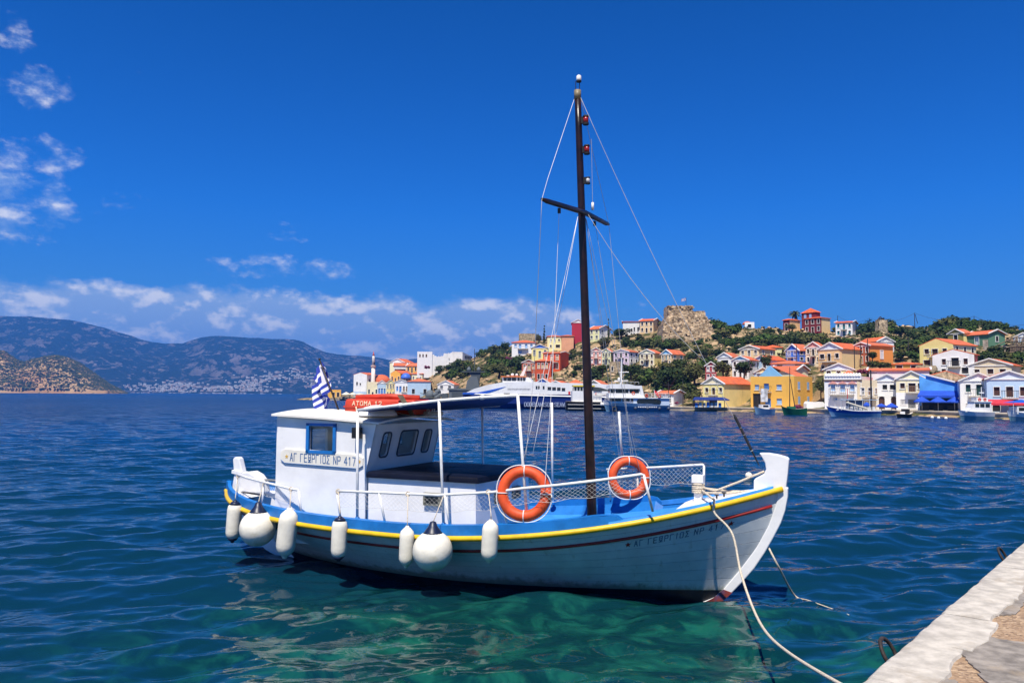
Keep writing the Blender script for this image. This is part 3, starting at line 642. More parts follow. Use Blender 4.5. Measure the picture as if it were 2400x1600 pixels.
    mb = MB(); mb.tube([head+Vector((-.03, 0, 0)), head+Vector((-.03, 0, .17))], .006, 5); mb.tube([head+Vector((.03, 0, 0)), head+Vector((.03, 0, .17))], .006, 5); mb.lathe([(.04, .145), (.04, .165)], head+Vector((.02, 0, 0)), 10); mb.build('bracket', bk, tl)
    an = A(MB().tube([yc+Vector((.17, .0, .03)), yc+Vector((.17, 0, .14))], .02, 8), 'aerial', mat('lamp_white', (.75, .75, .72), .3, .05), True); MB().tube([yc+Vector((.17, 0, .1)), yc+Vector((.15, 0, 1.1))], .003, 4).build('whip', steel, an)
    def line(pts, r=.0038, m=steel, name='stay', sag=0., n=10):
        P = []
        for a, b in zip(pts, pts[1:]):
            a, b = Vector(a), Vector(b)
            for k in range(n): f = k/n; P.append(a.lerp(b, f)+Vector((0, 0, -sag*4*f*(1-f))))
        P.append(Vector(pts[-1])); return A(MB().tube(P, r, 5), name, m, True)
    bowp = loc(1780, 1092, s=0); mh = head+Vector((0, 0, -.10))
    fs_ = line([mh+Vector((.05, 0, 0)), bowp], sag=.13)
    d = (bowp-(mh)).normalized(); MB().tube([bowp-d*.75, bowp-d*.70, bowp-d*.25, bowp-d*.2, bowp-d*.02], [.012, .02, .018, .012, .008], 8).build('turnbuckle', mat('tb_dark', (.03, .03, .03), .5, .2, metal=.4), fs_)
    for k in (.22, .45, .55): MB().torus(bowp-d*k, .014, .006, 10, 6, d.to_track_quat('Z', 'Y').to_matrix()).build('shackle', steel, fs_)
    j = Vector(mh).lerp(bowp, .72)+Vector((0, 0, -.10)); line([yc+Vector((.06, .05, .02)), j], sag=.16)
    wh = mat('cord_white', (.72, .72, .72), .8, .05)
    kink = loc(1284, 418, x=yc.x); tie = Vector((-3.13, -1.33, 1.86))
    line([mh+Vector((-.05, 0, 0)), kink, ya], .0038, wh); line([ya, loc(1251, 880, s=1.0), tie], .0038, steel)
    line([ya.lerp(yb_, .22)+Vector((0, 0, -.03)), loc(1296, 860, s=1.05), (-2.86, -1.33, 1.45)], .0034, wh, 'halyard')
    for q, e in (((1329, 600), loc(1227, 1078, s=1.3)), ((1340, 600), loc(1249, 1062, s=1.25))): line([yc+Vector((-.06, 0, -.05)), e], .0036, wh, 'halyard', .03)
    ch = (-2.36, 1.2, 1.30)
    line([mh+Vector((.05, .0, 0)), yb_, ch], .0034, steel)
    for y0, e in ((.05, (-2.52, 1.22, 1.15)), (.03, (-2.44, 1.22, 1.2)), (.06, (-2.2, 1.18, 1.25))): line([yc+Vector((.05, y0, -.08)), e], .0032, steel)
    line([yb_.lerp(ya, .25)+Vector((0, 0, -.02)), (-2.3, 1.2, 1.35)], .0036, steel, 'halyard')
    for p in (ya.lerp(yb_, .22), yb_.lerp(ya, .25)): A(MB().box(p+Vector((0, 0, -.07)), (.035, .035, .07)), 'pulley_block', bk)
    A(MB().tube([loc(1457, 1072, s=-1.2), (-2.60, 1.2, 2.45)], .020, 8), 'boom_post', wp, True)
    # samson post with rope turns and mooring cleats
    bt = A(MB().box((-1.13, 0, 1.40), (.10, .10, .40)), 'samson_post', white); MB().box((-1.13, 0, 1.58), (.155, .14, .10)).build('post_head', white, bt)
    for k in range(5): A(MB().torus((-1.13, 0, 1.40+.026*k), .078, .014, 20, 7, Matrix.Rotation(.12*math.sin(k*3), 3, 'X')), 'rope_turn', rope, True)
    for p in (loc(1680, 1168, z=1.36), loc(1697, 1163, z=1.38)): A(MB().tube([p, p+Vector((0, 0, .045))], .012, 6).tube([p+Vector((-.03, 0, .05)), p+Vector((.03, 0, .05))], .009, 6), 'fairlead', mat('tb_dark', (.03, .03, .03), .5, .2))
    for pts in ([(-1.07, -.05, 1.47), (-.9, -.03, 1.43), (-.6, 0, 1.56), (-.26, -.03, 1.72)], [(-1.05, .05, 1.45), (-.75, .03, 1.43), (-.40, .02, 1.44), (-.25, .04, 1.50)], [(-1.07, -.06, 1.40), (-.75, -.05, 1.41), (-.45, -.05, 1.46)]):
        A(MB().tube(pts, .014, 8), 'bow_rope', rope, True)
    # bow lettering following the planking
    def hfn(u, v):
        t = .815+u/ (BL*.93); s = h_sheer(t); z = s-.335+v; return h_pt(t, z/s, -1, .0065)
    mb, w_ = text_mesh('AΓ ΓEΩPΓIOΣ NP 417', .075, hfn, .010, .75, .48)
    bl = A(mb, 'bow_lettering', mat('lettering_faded', (.10, .17, .27), .6, .4, 14.), label='faded blue lettering on the bow planking', kind='stuff')
    for u in (-.075, w_+.08): star_mesh(.04, lambda a, b, u=u: hfn(u+a, .038+b)).build('star', red, bl)
    return root
boat = make_boat()
# ------------------------------------------------------------------ gear on the boat
def make_gear():
    fw_ = mat('fender_vinyl', (.82, .78, .66), .40, .07, 5., .004, dirt=((.50, .44, .29), .50, .7))
    nvy = mat('fender_navy', (.008, .016, .05), .4, .2, 8.)
    rope = MATS['rope_fibre']
    def cyl_fender(px, py0, py1, wpx, s, lean, ends, rail, lab):
        a, b = b2w(loc(px-lean*.5, py0, s=s)), b2w(loc(px+lean*.5, py1, s=s)); ax = (a-b); L = ax.length; r = wpx/2/FPX*((a+b)/2).y*1.0
        root = empty('fender', b, 0, lab, 'fender', 'fenders hung along the hull')
        q = ax.to_track_quat('Z', 'Y').to_matrix(); z0, z1 = L*.17, L*.84
        mb = MB(); prof = [(.35*r, z0-.55*r), (.62*r, z0-.30*r), (.88*r, z0-.02*r), (r, z0+.5*r)]+[(r, z0+(z1-z0)*k) for k in (.25, .5, .75)]+[(r, z1-.5*r), (.88*r, z1+.02*r), (.62*r, z1+.30*r), (.35*r, z1+.55*r)]
        mb.lathe(prof, (0, 0, 0), 22, ax); mb.build('body', fw_, root, True)
        for top in (0, 1):
            zz = L-.02 if top else .02; zi = z1+.45*r if top else z0-.45*r
            mb = MB(); mb.lathe([(.40*r, zi), (.30*r, (zi+zz)/2), (.20*r, zz)] if top else [(.20*r, zz), (.30*r, (zi+zz)/2), (.40*r, zi)], (0, 0, 0), 14, ax)
            if ends[top] == 'n': mb.lathe([(.78*r, zi-.25*r), (.5*r, zi+.12*r)] if top else [(.5*r, zi-.12*r), (.78*r, zi+.25*r)], (0, 0, 0), 16, ax)
            mb.build('end_eye', nvy if ends[top] == 'n' else fw_, root, True)
        rp = b2w(Vector(rail))-b; MB().tube([ax*.97, ax*.97+Vector((0, 0, .06)), rp], .007, 6).build('lanyard', rope, root, True)
        MB().torus(rp, .03, .008, 12, 6, Matrix.Rotation(R(80), 3, 'X')).build('hitch', rope, root, True)
    cyl_fender(548, 1168, 1274, 33, 1.16, -8, 'nn', (-8.93, -.33, 1.28), 'cylindrical white fender with dark ends at the stern, leftmost of all')
    cyl_fender(673, 1186, 1311, 44, 1.52, -14, 'ww', (-7.1, -1.17, 1.24), 'thick cylindrical white fender below the aft corner of the cabin')
    cyl_fender(795, 1205, 1318, 36, 1.60, -4, 'nn', (-6.05, -1.41, 1.29), 'white cylindrical fender with navy ends under the start of the forward rail')
    cyl_fender(953, 1228, 1334, 34, 1.62, -4, 'ww', (-4.86, -1.43, 1.32), 'slim white cylindrical fender touching the right-hand ball fender')
    cyl_fender(1148, 1213, 1322, 38, 1.62, -6, 'ww', (-3.63, -1.41, 1.41), 'white cylindrical fender below the orange lifebuoy, the one nearest the bow')
    def ball(px, py, wpx, s, rail, lab):
        c = b2w(loc(px, py, s=s)); r = wpx/2/FPX*c.y*.985
        root = empty('ball_fender', c-Vector((0, 0, r)), 0, lab, 'fender', 'ball fenders hung along the hull'); o = Vector((0, 0, r))
        prof = [(r*math.cos(a), r*math.sin(a)) for a in np.linspace(-1.5, 1.08, 16)]
        MB().lathe(prof, o, 32).build('ball', fw_, root, True)
        MB().lathe([(.50*r, .86*r), (.44*r, .93*r), (.24*r, 1.20*r), (.15*r, 1.42*r), (.05*r, 1.46*r)], o, 18).build('neck', nvy, root, True)
        rp = b2w(Vector(rail))-root.location; MB().tube([o+Vector((0, 0, 1.40*r)), rp], .007, 6).build('lanyard', rope, root, True)
    ball(604, 1237, 84, 1.42, (-7.85, -.93, 1.27), 'large round white ball fender hanging at the stern quarter')
    ball(1014, 1290, 94, 1.74, (-4.30, -1.42, 1.33), 'large round white ball fender hanging amidships')
    # lifebuoys
    og = mat('lifebuoy_orange', (.72, .085, .018), .55, .14, 6., .003, dirt=((.55, .05, .02), .58, .6)); wh = MATS['cord_white']
    for c, n, Rr, r, lab in ((loc(1229, 1156, s=1.30), (.25, -1, .10), .290, .073, 'orange lifebuoy hung on the near rail, beside the awning post'), (loc(1474, 1119, s=-1.05), (.55, -1, .12), .258, .066, 'orange lifebuoy hung on the far rail, right of the mast')):
        root = empty('lifebuoy', b2w(c)-Vector((0, 0, Rr+r)), BTH, lab, 'lifebuoy', 'orange lifebuoys on the rails'); rot = Vector(n).normalized().to_track_quat('Z', 'Y').to_matrix(); o = Vector((0, 0, Rr+r))
        MB().torus(o, Rr, r, 44, 16, rot).build('ring', og, root, True)
        pts = []; 
        for k in range(65):
            a = 2*math.pi*k/64; bul = abs(math.sin(2*a)); p = rot @ Vector(((Rr+r*1.02+.025*bul)*math.cos(a), (Rr+r*1.02+.025*bul)*math.sin(a), .03)); pts.append(o+p)
        MB().tube(pts, .008, 6).build('grab_line', wh, root, True)
        for k in range(4):
            a = math.pi/2*k; c_ = o+rot @ Vector((Rr*math.cos(a), Rr*math.sin(a), 0)); tn = rot @ Vector((-math.sin(a), math.cos(a), 0))
            MB().torus(c_, r*1.03, .008, 18, 6, tn.to_track_quat('Z', 'Y').to_matrix()).build('strap', wh, root, True)
    # mooring ropes
    def w(px, py, d): return Vector(atY(px, py, d))
    P = [b2w((-1.07, -.06, 1.43)), b2w(loc(1668, 1166, z=1.42)), b2w(h_pt(.915, 1, -1, -.03)+Vector((0, 0, .075))), b2w(h_pt(.917, 1, -1, .075)+Vector((0, 0, .03))), b2w(h_pt(.918, 1, -1, .10)+Vector((0, 0, -.09))), w(1716, 1250, b2w(h_pt(.918, 1, -1, .10)).y-.12), w(1736, 1340, 9.9), w(1763, 1420, 9.2), w(1795, 1480, 8.2), w(1850, 1530, 7.0), w(1965, 1600, 5.6), w(2050, 1640, 4.9), Vector(qp(.35, -.05, QZ-.15))]
    tag(smooth_tube('mooring_rope', P, .015, rope), 'pale rope led over the bow rail and down towards the quay', 'rope')
    a = b2w(loc(1797, 1274, s=0)); e = Vector(atz(1990, 1440, -.01)); e2 = Vector(atz(1862, 1394, .0))
    tag(smooth_tube('mooring_rope', [a, Vector(atY(1826, 1330, a.y-.1)), e2, Vector(atz(1900, 1408, .005)), e], [.013, .013, .012, .008, .006], rope), 'thin rope hanging from the stem into the water right of the bow', 'rope')
    # red raft canister with hand painted words, oar and hose on the cabin roof
    rd = mat('raft_red', (.52, .045, .018), .55, .16, 4., .004, dirt=((.42, .02, .01), .55, .7)); wt = mat('hand_paint', (.70, .55, .38), .7, .1)
    c0 = Vector((-6.22, .18, 2.375)); root = empty('liferaft_box', b2w(c0), BTH+R(3), 'red liferaft box with hand painted words on the cabin roof', 'liferaft')
    mb = MB(); sec = lambda x, k: [(x, -.30*k, 0), (x, -.33*k, .05), (x, -.33*k, .12), (x, -.31*k, .225*k), (x, -.27*k, .245*k), (x, .27*k, .245*k), (x, .31*k, .225*k), (x, .33*k, .12), (x, .33*k, .05), (x, .30*k, 0)]
    rows_ = [sec(-.66, .96), sec(-.62, 1.), sec(-.2, 1.0), sec(.2, .99), sec(.58, .98), sec(.62, .94)]; mb.grid(rows_, True); mb.f += [tuple(range(10))[::-1], tuple(len(mb.v)-10+k for k in range(10))]; mb.mi += [0, 0]
    bx = mb.build('canister', rd, root); bx.modifiers.new('b', 'BEVEL').width = .012
    MB().bbox((-.665, -.345, .105), (.63, -.325, .13)).build('seam_band', rd, root); MB().tube([(-.6, -.05, .26), (.0, .02, .285), (.5, .10, .26)], .05, 8).build('top_bundle', rd, root, True)
    fr_ = lambda u, v: (-.44+u, -.334-.0+.0*v-.0035*(1), .128+v)
    text_mesh('ATOMA 12', .064, lambda u, v: (-.50+u, -.338+.11*max(0, v), .142+v), .012, .55, .75)[0].build('lettering', wt, root, label='hand painted white words ATOMA 12', kind='stuff')
    MB().tube([(-.42, -.35, .12), (-.40, -.36, .05), (-.41, -.36, -.02)], .012, 6).build('tie', wt, root, True); MB().tube([(.1, -.34, .09), (.5, -.37, .0), (.75, -.36, -.02)], .006, 5).build('lashing', rope, root, True)
    greyw = mat('weathered_wood', (.14, .11, .07), .8, .25, 8., .003); a, b = loc(968, 975, s=.15), loc(937, 925, s=.15)
    pl = MB(); o = b2w(a); v = b2w(b)-o; pl.prism([(-.035, 0), (.035, 0), (.045, v.length), (-.045, v.length*1.0)], .025, (0, 0, 0), Vector((1, 0, 0)), v.normalized(), Vector((0, 1, 0)))
    tag(pl.build('plank', greyw, loc=o), 'grey weathered plank leaning up from the cabin roof beside the red box', 'plank')
    o = b2w(loc(1003, 973, s=-.25)); root = empty('hose_roll', o, BTH, 'white rolled hose and cord lying on the front of the cabin roof', 'hose')
    MB().tube([(-.22, 0, .03), (.24, .05, .03)], .035, 12).build('roll', mat('hose_white', (.72, .70, .64), .6, .08), root, True)
    for k in range(3): MB().torus((-.05+.1*k, 0, .05+.02*k), .07, .009, 18, 6, Matrix.Rotation(R(50+20*k), 3, 'X')).build('loop', wh, root, True)
    # ensign at the stern end of the cabin roof
    base, tip = loc(796, 967, s=0.), loc(749, 843, s=0.); root = empty('ensign', b2w(base), BTH, 'blue and white striped cross flag drooping from a dark staff on the cabin roof', 'flag'); d = tip-base
    st = MB().tube([(0, 0, 0), d*.5, d], [.016, .014, .011], 8).build('staff', mat('staff_dark', (.035, .025, .02), .5, .3), root, True); MB().lathe([(.012, -.01), (.022, .01), (.01, .03)], d, 8).build('finial', MATS['staff_dark'], st, True)
    fb, fwh = mat('flag_blue', (.025, .05, .36), .8, .1, 6.), mat('flag_white', (.74, .74, .78), .8, .06, 6.)
    nu, nv = 45, 36; H = .62; mb = MB(); P = []
    for i in range(nv+1):
        v = i/nv; row = []
        for j in range(nu+1):
            u = j/nu; hp = d*(.97-.50*v)
            p = hp+Vector((-.14*u-.03*math.sin(u*7+v), .09*math.sin(u*9+v*2)+.05*math.sin(u*17), -.44*u+.03*math.sin(u*9+v*3)))
            row.append(p)
        P.append(row)
    mb.grid(P); mb.mi = []
    for i in range(nv):
        for j in range(nu):
            u, v = (j+.5)/nu, (i+.5)/nv; s_ = int(v*9)
            if u < .37 and v < 5/9: w_ = abs(u-.185) < .037 or abs(v-2.5/9) < .5/9
            else: w_ = s_ % 2 == 1
            mb.mi.append(1 if w_ else 0)
    mb.build('cloth', None, root, True, mats=[fb, fwh], fixn=False)
    # small float beyond the bow
    p = atz(1755, 1121, 0); tag(MB().lathe([(.115*math.cos(a)+.003, .12+.12*math.sin(a)) for a in np.linspace(-1.45, 1.5, 12)], (0, 0, -.03), 18).build('mooring_buoy', fw_, None, True, loc=p), 'small round white float on the water behind the bow', 'buoy')
def smooth_tube(name, P, r, m, parent=None):
    V = [Vector(p) for p in P]; out = []; rr = []; rl = r if isinstance(r, list) else [r]*len(V)
    for i in range(len(V)-1):
        p0, p1, p2, p3 = V[max(i-1, 0)], V[i], V[i+1], V[min(i+2, len(V)-1)]
        for k in range(8):
            t = k/8; out.append(.5*((2*p1)+(p2-p0)*t+(2*p0-5*p1+4*p2-p3)*t*t+(3*p1-p0-3*p2+p3)*t**3)); rr.append(rl[i]+(rl[i+1]-rl[i])*t)
    out.append(V[-1]); rr.append(rl[-1]); o = out[0].copy()
    return MB().tube([q-o for q in out], rr, 8).build(name, m, parent, True, loc=o)
make_gear()
# ------------------------------------------------------------------ far land
def interp(tab, x): return np.interp(x, [a for a, b in tab], [b for a, b in tab])
def land_mat(name, rock, scrub, dry, sc, thr=.5, bump=.6, steep=.10):
    m = bpy.data.materials.new(name); m.use_nodes = True; t = m.node_tree; b = t.nodes['Principled BSDF']; b.inputs['Roughness'].default_value = .95; b.inputs['Specular IOR Level'].default_value = .1
    g = N(t, 'ShaderNodeNewGeometry')
    def nz(s, d=6., r=.6):
        n = N(t, 'ShaderNodeTexNoise'); setin(n, Scale=s, Detail=d, Roughness=r); t.links.new(g.outputs['Position'], n.inputs['Vector']); return n.outputs[0]
    c = mixc(t, maprange(t, nz(sc*.45), .35, .65), rock, tuple(v*.62 for v in rock)); c = mixc(t, maprange(t, nz(sc*.12), .45, .62), c, dry)
    sn = N(t, 'ShaderNodeSeparateXYZ'); t.links.new(g.outputs['Normal'], sn.inputs[0])
    c = mixc(t, maprange(t, math_(t, 'ADD', nz(sc, 7, .7), math_(t, 'MULTIPLY', maprange(t, sn.outputs[2], .95, .6), -steep)), thr, thr+.06), c, scrub); t.links.new(c, b.inputs['Base Color'])
    bn = N(t, 'ShaderNodeBump'); setin(bn, Strength=.9, Distance=bump); t.links.new(nz(sc*1.5, 7, .7), bn.inputs['Height']); t.links.new(bn.outputs[0], b.inputs['Normal'])
    return m
def make_mountains():
    ridge = [(-1400, 700), (-900, 690), (-500, 720), (-250, 735), (0, 741), (60, 741), (100, 744), (170, 750), (230, 764), (300, 785), (350, 800), (385, 805), (430, 804), (455, 796), (475, 789), (505, 786), (540, 789), (600, 792), (640, 794), (690, 795), (710, 800), (730, 812), (760, 824), (800, 832), (840, 833), (890, 838), (930, 846), (960, 842), (990, 838), (1050, 842), (1150, 850), (1300, 862), (1500, 850), (1800, 840), (2300, 830), (3000, 840)]
    xs = np.linspace(-1400, 3000, 420); n1, n2, n3 = fbm(21, 6, .55), fbm(22, 6, .6), fbm(23, 5)
    D0, D1, D2 = 3300., 4700., 6200.; V = []; ks = np.concatenate([np.linspace(0, 1, 60), np.linspace(1.03, 1.6, 8)])
    for x in xs:
        v = ray(x, interp(ridge, x)); ht = CAMH+v[2]/v[1]*D1; tx = v[0]/v[1]
        for k in ks:
            D = D0+(D1-D0)*k; X = tx*D
            e = .24*k+.76*k**2.2 if k <= 1 else 1-.5*(k-1)
            rg = abs(2*n1(X*.0022+50, D*.0022+90)-1); rg2 = abs(2*n3(X*.006+9, D*.006+3)-1)
            z = ht*e+(ht*.36*(.45-rg)*math.sin(math.pi*min(k, 1))+ht*.16*(.4-rg2)*math.sin(math.pi*min(k, 1))**.6)
            z += (n2(X*.02+5, D*.02+8)-.5)*26*min(1, k*3)*(1 if k < .97 else .35)
            V.append((X, D, max(z, -2) if k > .02 else -3))
    V = np.array(V); a, b = len(xs), len(ks); i, j = np.meshgrid(np.arange(a-1), np.arange(b-1), indexing='ij'); q = (i*b+j).ravel()
    me = bpy.data.meshes.new('mountain_range'); me.from_pydata(V.tolist(), [], np.stack([q, q+b, q+b+1, q+1], -1).tolist()); me.polygons.foreach_set('use_smooth', [True]*len(me.polygons))
    me.materials.append(land_mat('mountain_scrub', (.25, .215, .21), (.018, .030, .020), (.09, .085, .07), .017, .41, 45, .15)); put('mountain_range', me, kind='structure')
    # the far town: hundreds of white specks, one mass
    P = V.reshape(a, b, 3); rng = random.Random(8); mb = MB()
    cl = [(300, 395, .02, .16, 60), (370, 470, .03, .22, 190), (440, 560, .02, .10, 90), (500, 580, .02, .12, 70), (560, 640, .02, .22, 130), (560, 700, .20, .33, 150), (640, 800, .26, .40, 170), (720, 790, .15, .26, 60), (655, 670, .02, .10, 22), (840, 1000, .28, .45, 60)]
    for x0, x1, k0, k1, n in cl:
        for _ in range(n):
            x = rng.gauss((x0+x1)/2, (x1-x0)/3.6); fi = (x+1400)/4400*419; k = rng.uniform(k0, k1); i0 = int(max(0, min(a-1, fi))); j0 = int(k*59); p = P[i0, j0]
            w = rng.uniform(5, 10.5); h = rng.uniform(4, 8); mb.cur = rng.choice((0, 0, 0, 1)); mb.box((p[0]+rng.uniform(-9, 9), p[1], p[2]+h/2-1), (w, w, h), rng.uniform(0, 1))
    o = mb.build('far_town_houses', None, mats=[mat('far_wall_white', (.58, .56, .53), .9, .1, .05), mat('far_wall_tan', (.50, .36, .28), .9, .1, .05)], kind='stuff', fixn=False)
    tag(o, 'scattered white houses of the far town along the opposite shore', 'town')
make_mountains()
def make_islet():
    top = [(-400, 800), (-200, 790), (-60, 800), (0, 822), (8, 822), (23, 833), (42, 844), (57, 849), (76, 843), (99, 837), (130, 832), (161, 839), (184, 849), (203, 862), (218, 872), (237, 886), (260, 901), (283, 913), (300, 922)]
    xs = np.linspace(-400, 300, 190); n1, n2 = fbm(31, 6, .55), fbm(33, 5, .6); D0, D1 = 1500., 1680.; V = []; ks = np.concatenate([np.linspace(0, 1, 34), np.linspace(1.06, 2, 8)])
    for x in xs:
        v = ray(x, interp(top, x)); ht = max(0, CAMH+v[2]/v[1]*D1); tx = v[0]/v[1]
        for k in ks:
            D = D0+(D1-D0)*k+ (1-min(1, ht/25))*90*(1-k); X = tx*D
            e = min(1, k*1.0)**.85 if k <= 1 else 1-(k-1)**1.5*1.1
            if k <= 1: e = .07*min(1, k/.03)+.93*math.sin(math.pi/2*k)**.95
            z = ht*e+(n1(X*.02+3, D*.02)-.5)*ht*.22*math.sin(math.pi*min(1, k))+(n2(X*.08, D*.08)-.5)*3.2*min(1, ht/20)
            V.append((X, D, z if k > 0 else -3))
    V = np.array(V); a, b = len(xs), len(ks); i, j = np.meshgrid(np.arange(a-1), np.arange(b-1), indexing='ij'); q = (i*b+j).ravel()
    me = bpy.data.meshes.new('islet'); me.from_pydata(V.tolist(), [], np.stack([q, q+b, q+b+1, q+1], -1).tolist()); me.polygons.foreach_set('use_smooth', [True]*len(me.polygons))
    m = land_mat('islet_rock', (.50, .33, .17), (.055, .062, .024), (.36, .19, .09), .06, .46, 1.5); me.materials.append(m); put('islet', me, kind='structure')
    rng = random.Random(2); mb = MB(); P = V.reshape(a, b, 3)
    ico = [(0, 0, 1), (.9, 0, .35), (.28, .85, .35), (-.72, .53, .35), (-.72, -.53, .35), (.28, -.85, .35)]; fi = [(0, 1, 2), (0, 2, 3), (0, 3, 4), (0, 4, 5), (0, 5, 1)]
    for _ in range(9000):
        i0 = int((a-1)*(.45+.55*rng.random())); j0 = min(33, 1+int(33*rng.random())); p = P[i0, j0].copy(); nx = P[min(a-1, i0+1), j0]; p = p+(nx-p)*rng.random()
        if p[2] < 6 and rng.random() < .85: continue
        s = rng.uniform(1.1, 2.9)*(1.3 if rng.random() < .2 else 1); mb.cur = rng.choice((0, 0, 1)); p[1] += rng.uniform(-4, 4)
        mb.add([(p[0]+q[0]*s*rng.uniform(.7, 1.3), p[1]+q[1]*s, p[2]+(q[2]*.8-.35)*s*rng.uniform(.7, 1.2)) for q in ico], fi)
    o = mb.build('islet_scrub', None, mats=[mat('scrub_dark', (.028, .040, .016), .95, .3, .3), mat('scrub_olive', (.060, .068, .026), .95, .3, .3)], kind='stuff', fixn=False)
    tag(o, 'low dark scrub dotted over the rocky islet on the left', 'scrub')
make_islet()
# ------------------------------------------------------------------ haze: even, thin air round everything
def make_haze():
    mb = MB(); mb.bbox((-8800, -200, -4.5), (8800, 8800, 560)); m = bpy.data.materials.new('haze_air'); m.use_nodes = True; t = m.node_tree
    t.nodes.remove(t.nodes['Principled BSDF']); v = N(t, 'ShaderNodeVolumePrincipled'); setin(v, Density=.00016, Anisotropy=.0); v.inputs['Color'].default_value = (.06, .32, 1.0, 1)
    t.links.new(v.outputs[0], t.nodes['Material Output'].inputs['Volume']); o = mb.build('haze', m, kind='stuff'); return o
make_haze()
# ------------------------------------------------------------------ the town across the harbour
SHORE = [(600, 350), (780, 335), (830, 325), (900, 300), (1000, 268), (1100, 238), (1250, 195), (1400, 170), (1540, 153), (1600, 147), (1750, 143), (1900, 137), (1945, 130), (2050, 125), (2150, 121), (2250, 112), (2330, 105), (2500, 96), (2900, 80)]
def shoreD(px): return float(interp(SHORE, px))
def autoD(px, y): return shoreD(px)+max(0, (966-.012*max(0, 1600-px))-y)*.52+7
Z5 = lambda x, y: (800+x/5.227, 740+y/5.227)
Z6 = lambda x, y: (1150+x/5.227, 700+y/5.227)
Z7 = lambda x, y: (1550+x/5.227, 680+y/5.227)
Z8 = lambda x, y: (1900+x/4.704, 720+y/4.704)
WALLC = dict(white=(.80, .79, .76), cream=(.82, .72, .47), yellow=(.85, .64, .25), ochre=(.86, .42, .075), orange=(.78, .27, .06), redor=(.58, .085, .025), maroon=(.17, .018, .02), crimson=(.34, .022, .04), salmon=(.74, .36, .20), pink=(.66, .30, .25), paleyellow=(.74, .70, .36), lilac=(.66, .52, .62), blue=(.05, .16, .60), lblue=(.42, .57, .74), sky=(.22, .50, .78), beige=(.68, .57, .39), tan=(.72, .52, .29), stone=(.42, .33, .21), grey=(.45, .46, .47), green=(.09, .20, .12), olive=(.30, .26, .06), peach=(.85, .55, .27), pgrey=(.60, .66, .76), darkpink=(.34, .05, .06), brick=(.45, .12, .06))
def wm(c):
    if c == 'stone': return mat('wall_stone', WALLC['stone'], .95, .45, 1.6, .06, dirt=((.20, .15, .09), .5, .8), bscale=5)
    return mat('wall_'+c, WALLC[c], .9, .07, .7, .01, dirt=(tuple(v*.62 for v in WALLC[c]), .55, .6), det=7, streak=True, rnd=(tuple(min(.85, v*1.22) for v in WALLC[c]), .8))
ROOF = lambda: mat('roof_tile', (.72, .13, .035), .85, .22, .9, .05, dirt=((.40, .09, .04), .48, .8), bscale=6, rnd=((.46, .17, .09), .55))
TRIM = lambda: mat('white_trim', (.78, .77, .74), .8, .05, 2.)
SHUT = dict(blue=(.06, .22, .62), lblue=(.30, .48, .74), brown=(.075, .032, .02), dark=(.018, .016, .015), green=(.012, .06, .055), wood=(.22, .12, .07), cream=(.62, .50, .30), grey=(.22, .23, .24), teal=(.03, .16, .20), white=(.7, .7, .7))
def sm_(c): return mat('shutter_'+c, SHUT[c], .6, .12, 3.)
CTRL = []          # terrain control points (X, Y, Z)
HOUSES = []
def facade(nm, x_, zf, H, holes, m, par):
    bm = bmesh.new()
    def loop(pts): vs = [bm.verts.new((p[0], 0, p[1])) for p in pts]; return [bm.edges.new((vs[i], vs[(i+1) % len(vs)])) for i in range(len(vs))]
    ed = loop([(-x_, zf), (x_, zf), (x_, H), (-x_, H)])
    for h in holes: ed += loop(h)
    bmesh.ops.triangle_fill(bm, use_beauty=True, use_dissolve=False, edges=ed, normal=(0, -1, 0))
    for h in holes:                      # reveals
        a = [bm.verts.new((p[0], 0, p[1])) for p in h]; b = [bm.verts.new((p[0], .24, p[1])) for p in h]; n = len(h)
        for i in range(n): bm.faces.new((a[i], a[(i+1) % n], b[(i+1) % n], b[i]))
    me = bpy.data.meshes.new(nm); bm.to_mesh(me); bm.free(); me.materials.append(m); return put(nm, me, par)
def hole_poly(x, z, w, h, arch):
    if arch: return [(x-w/2, z), (x+w/2, z)]+[(x+w/2*math.cos(a), z+h-w/2+w/2*math.sin(a)) for a in np.linspace(0, math.pi, 9)]
    return [(x-w/2, z), (x+w/2, z), (x+w/2, z+h), (x-w/2, z+h)]
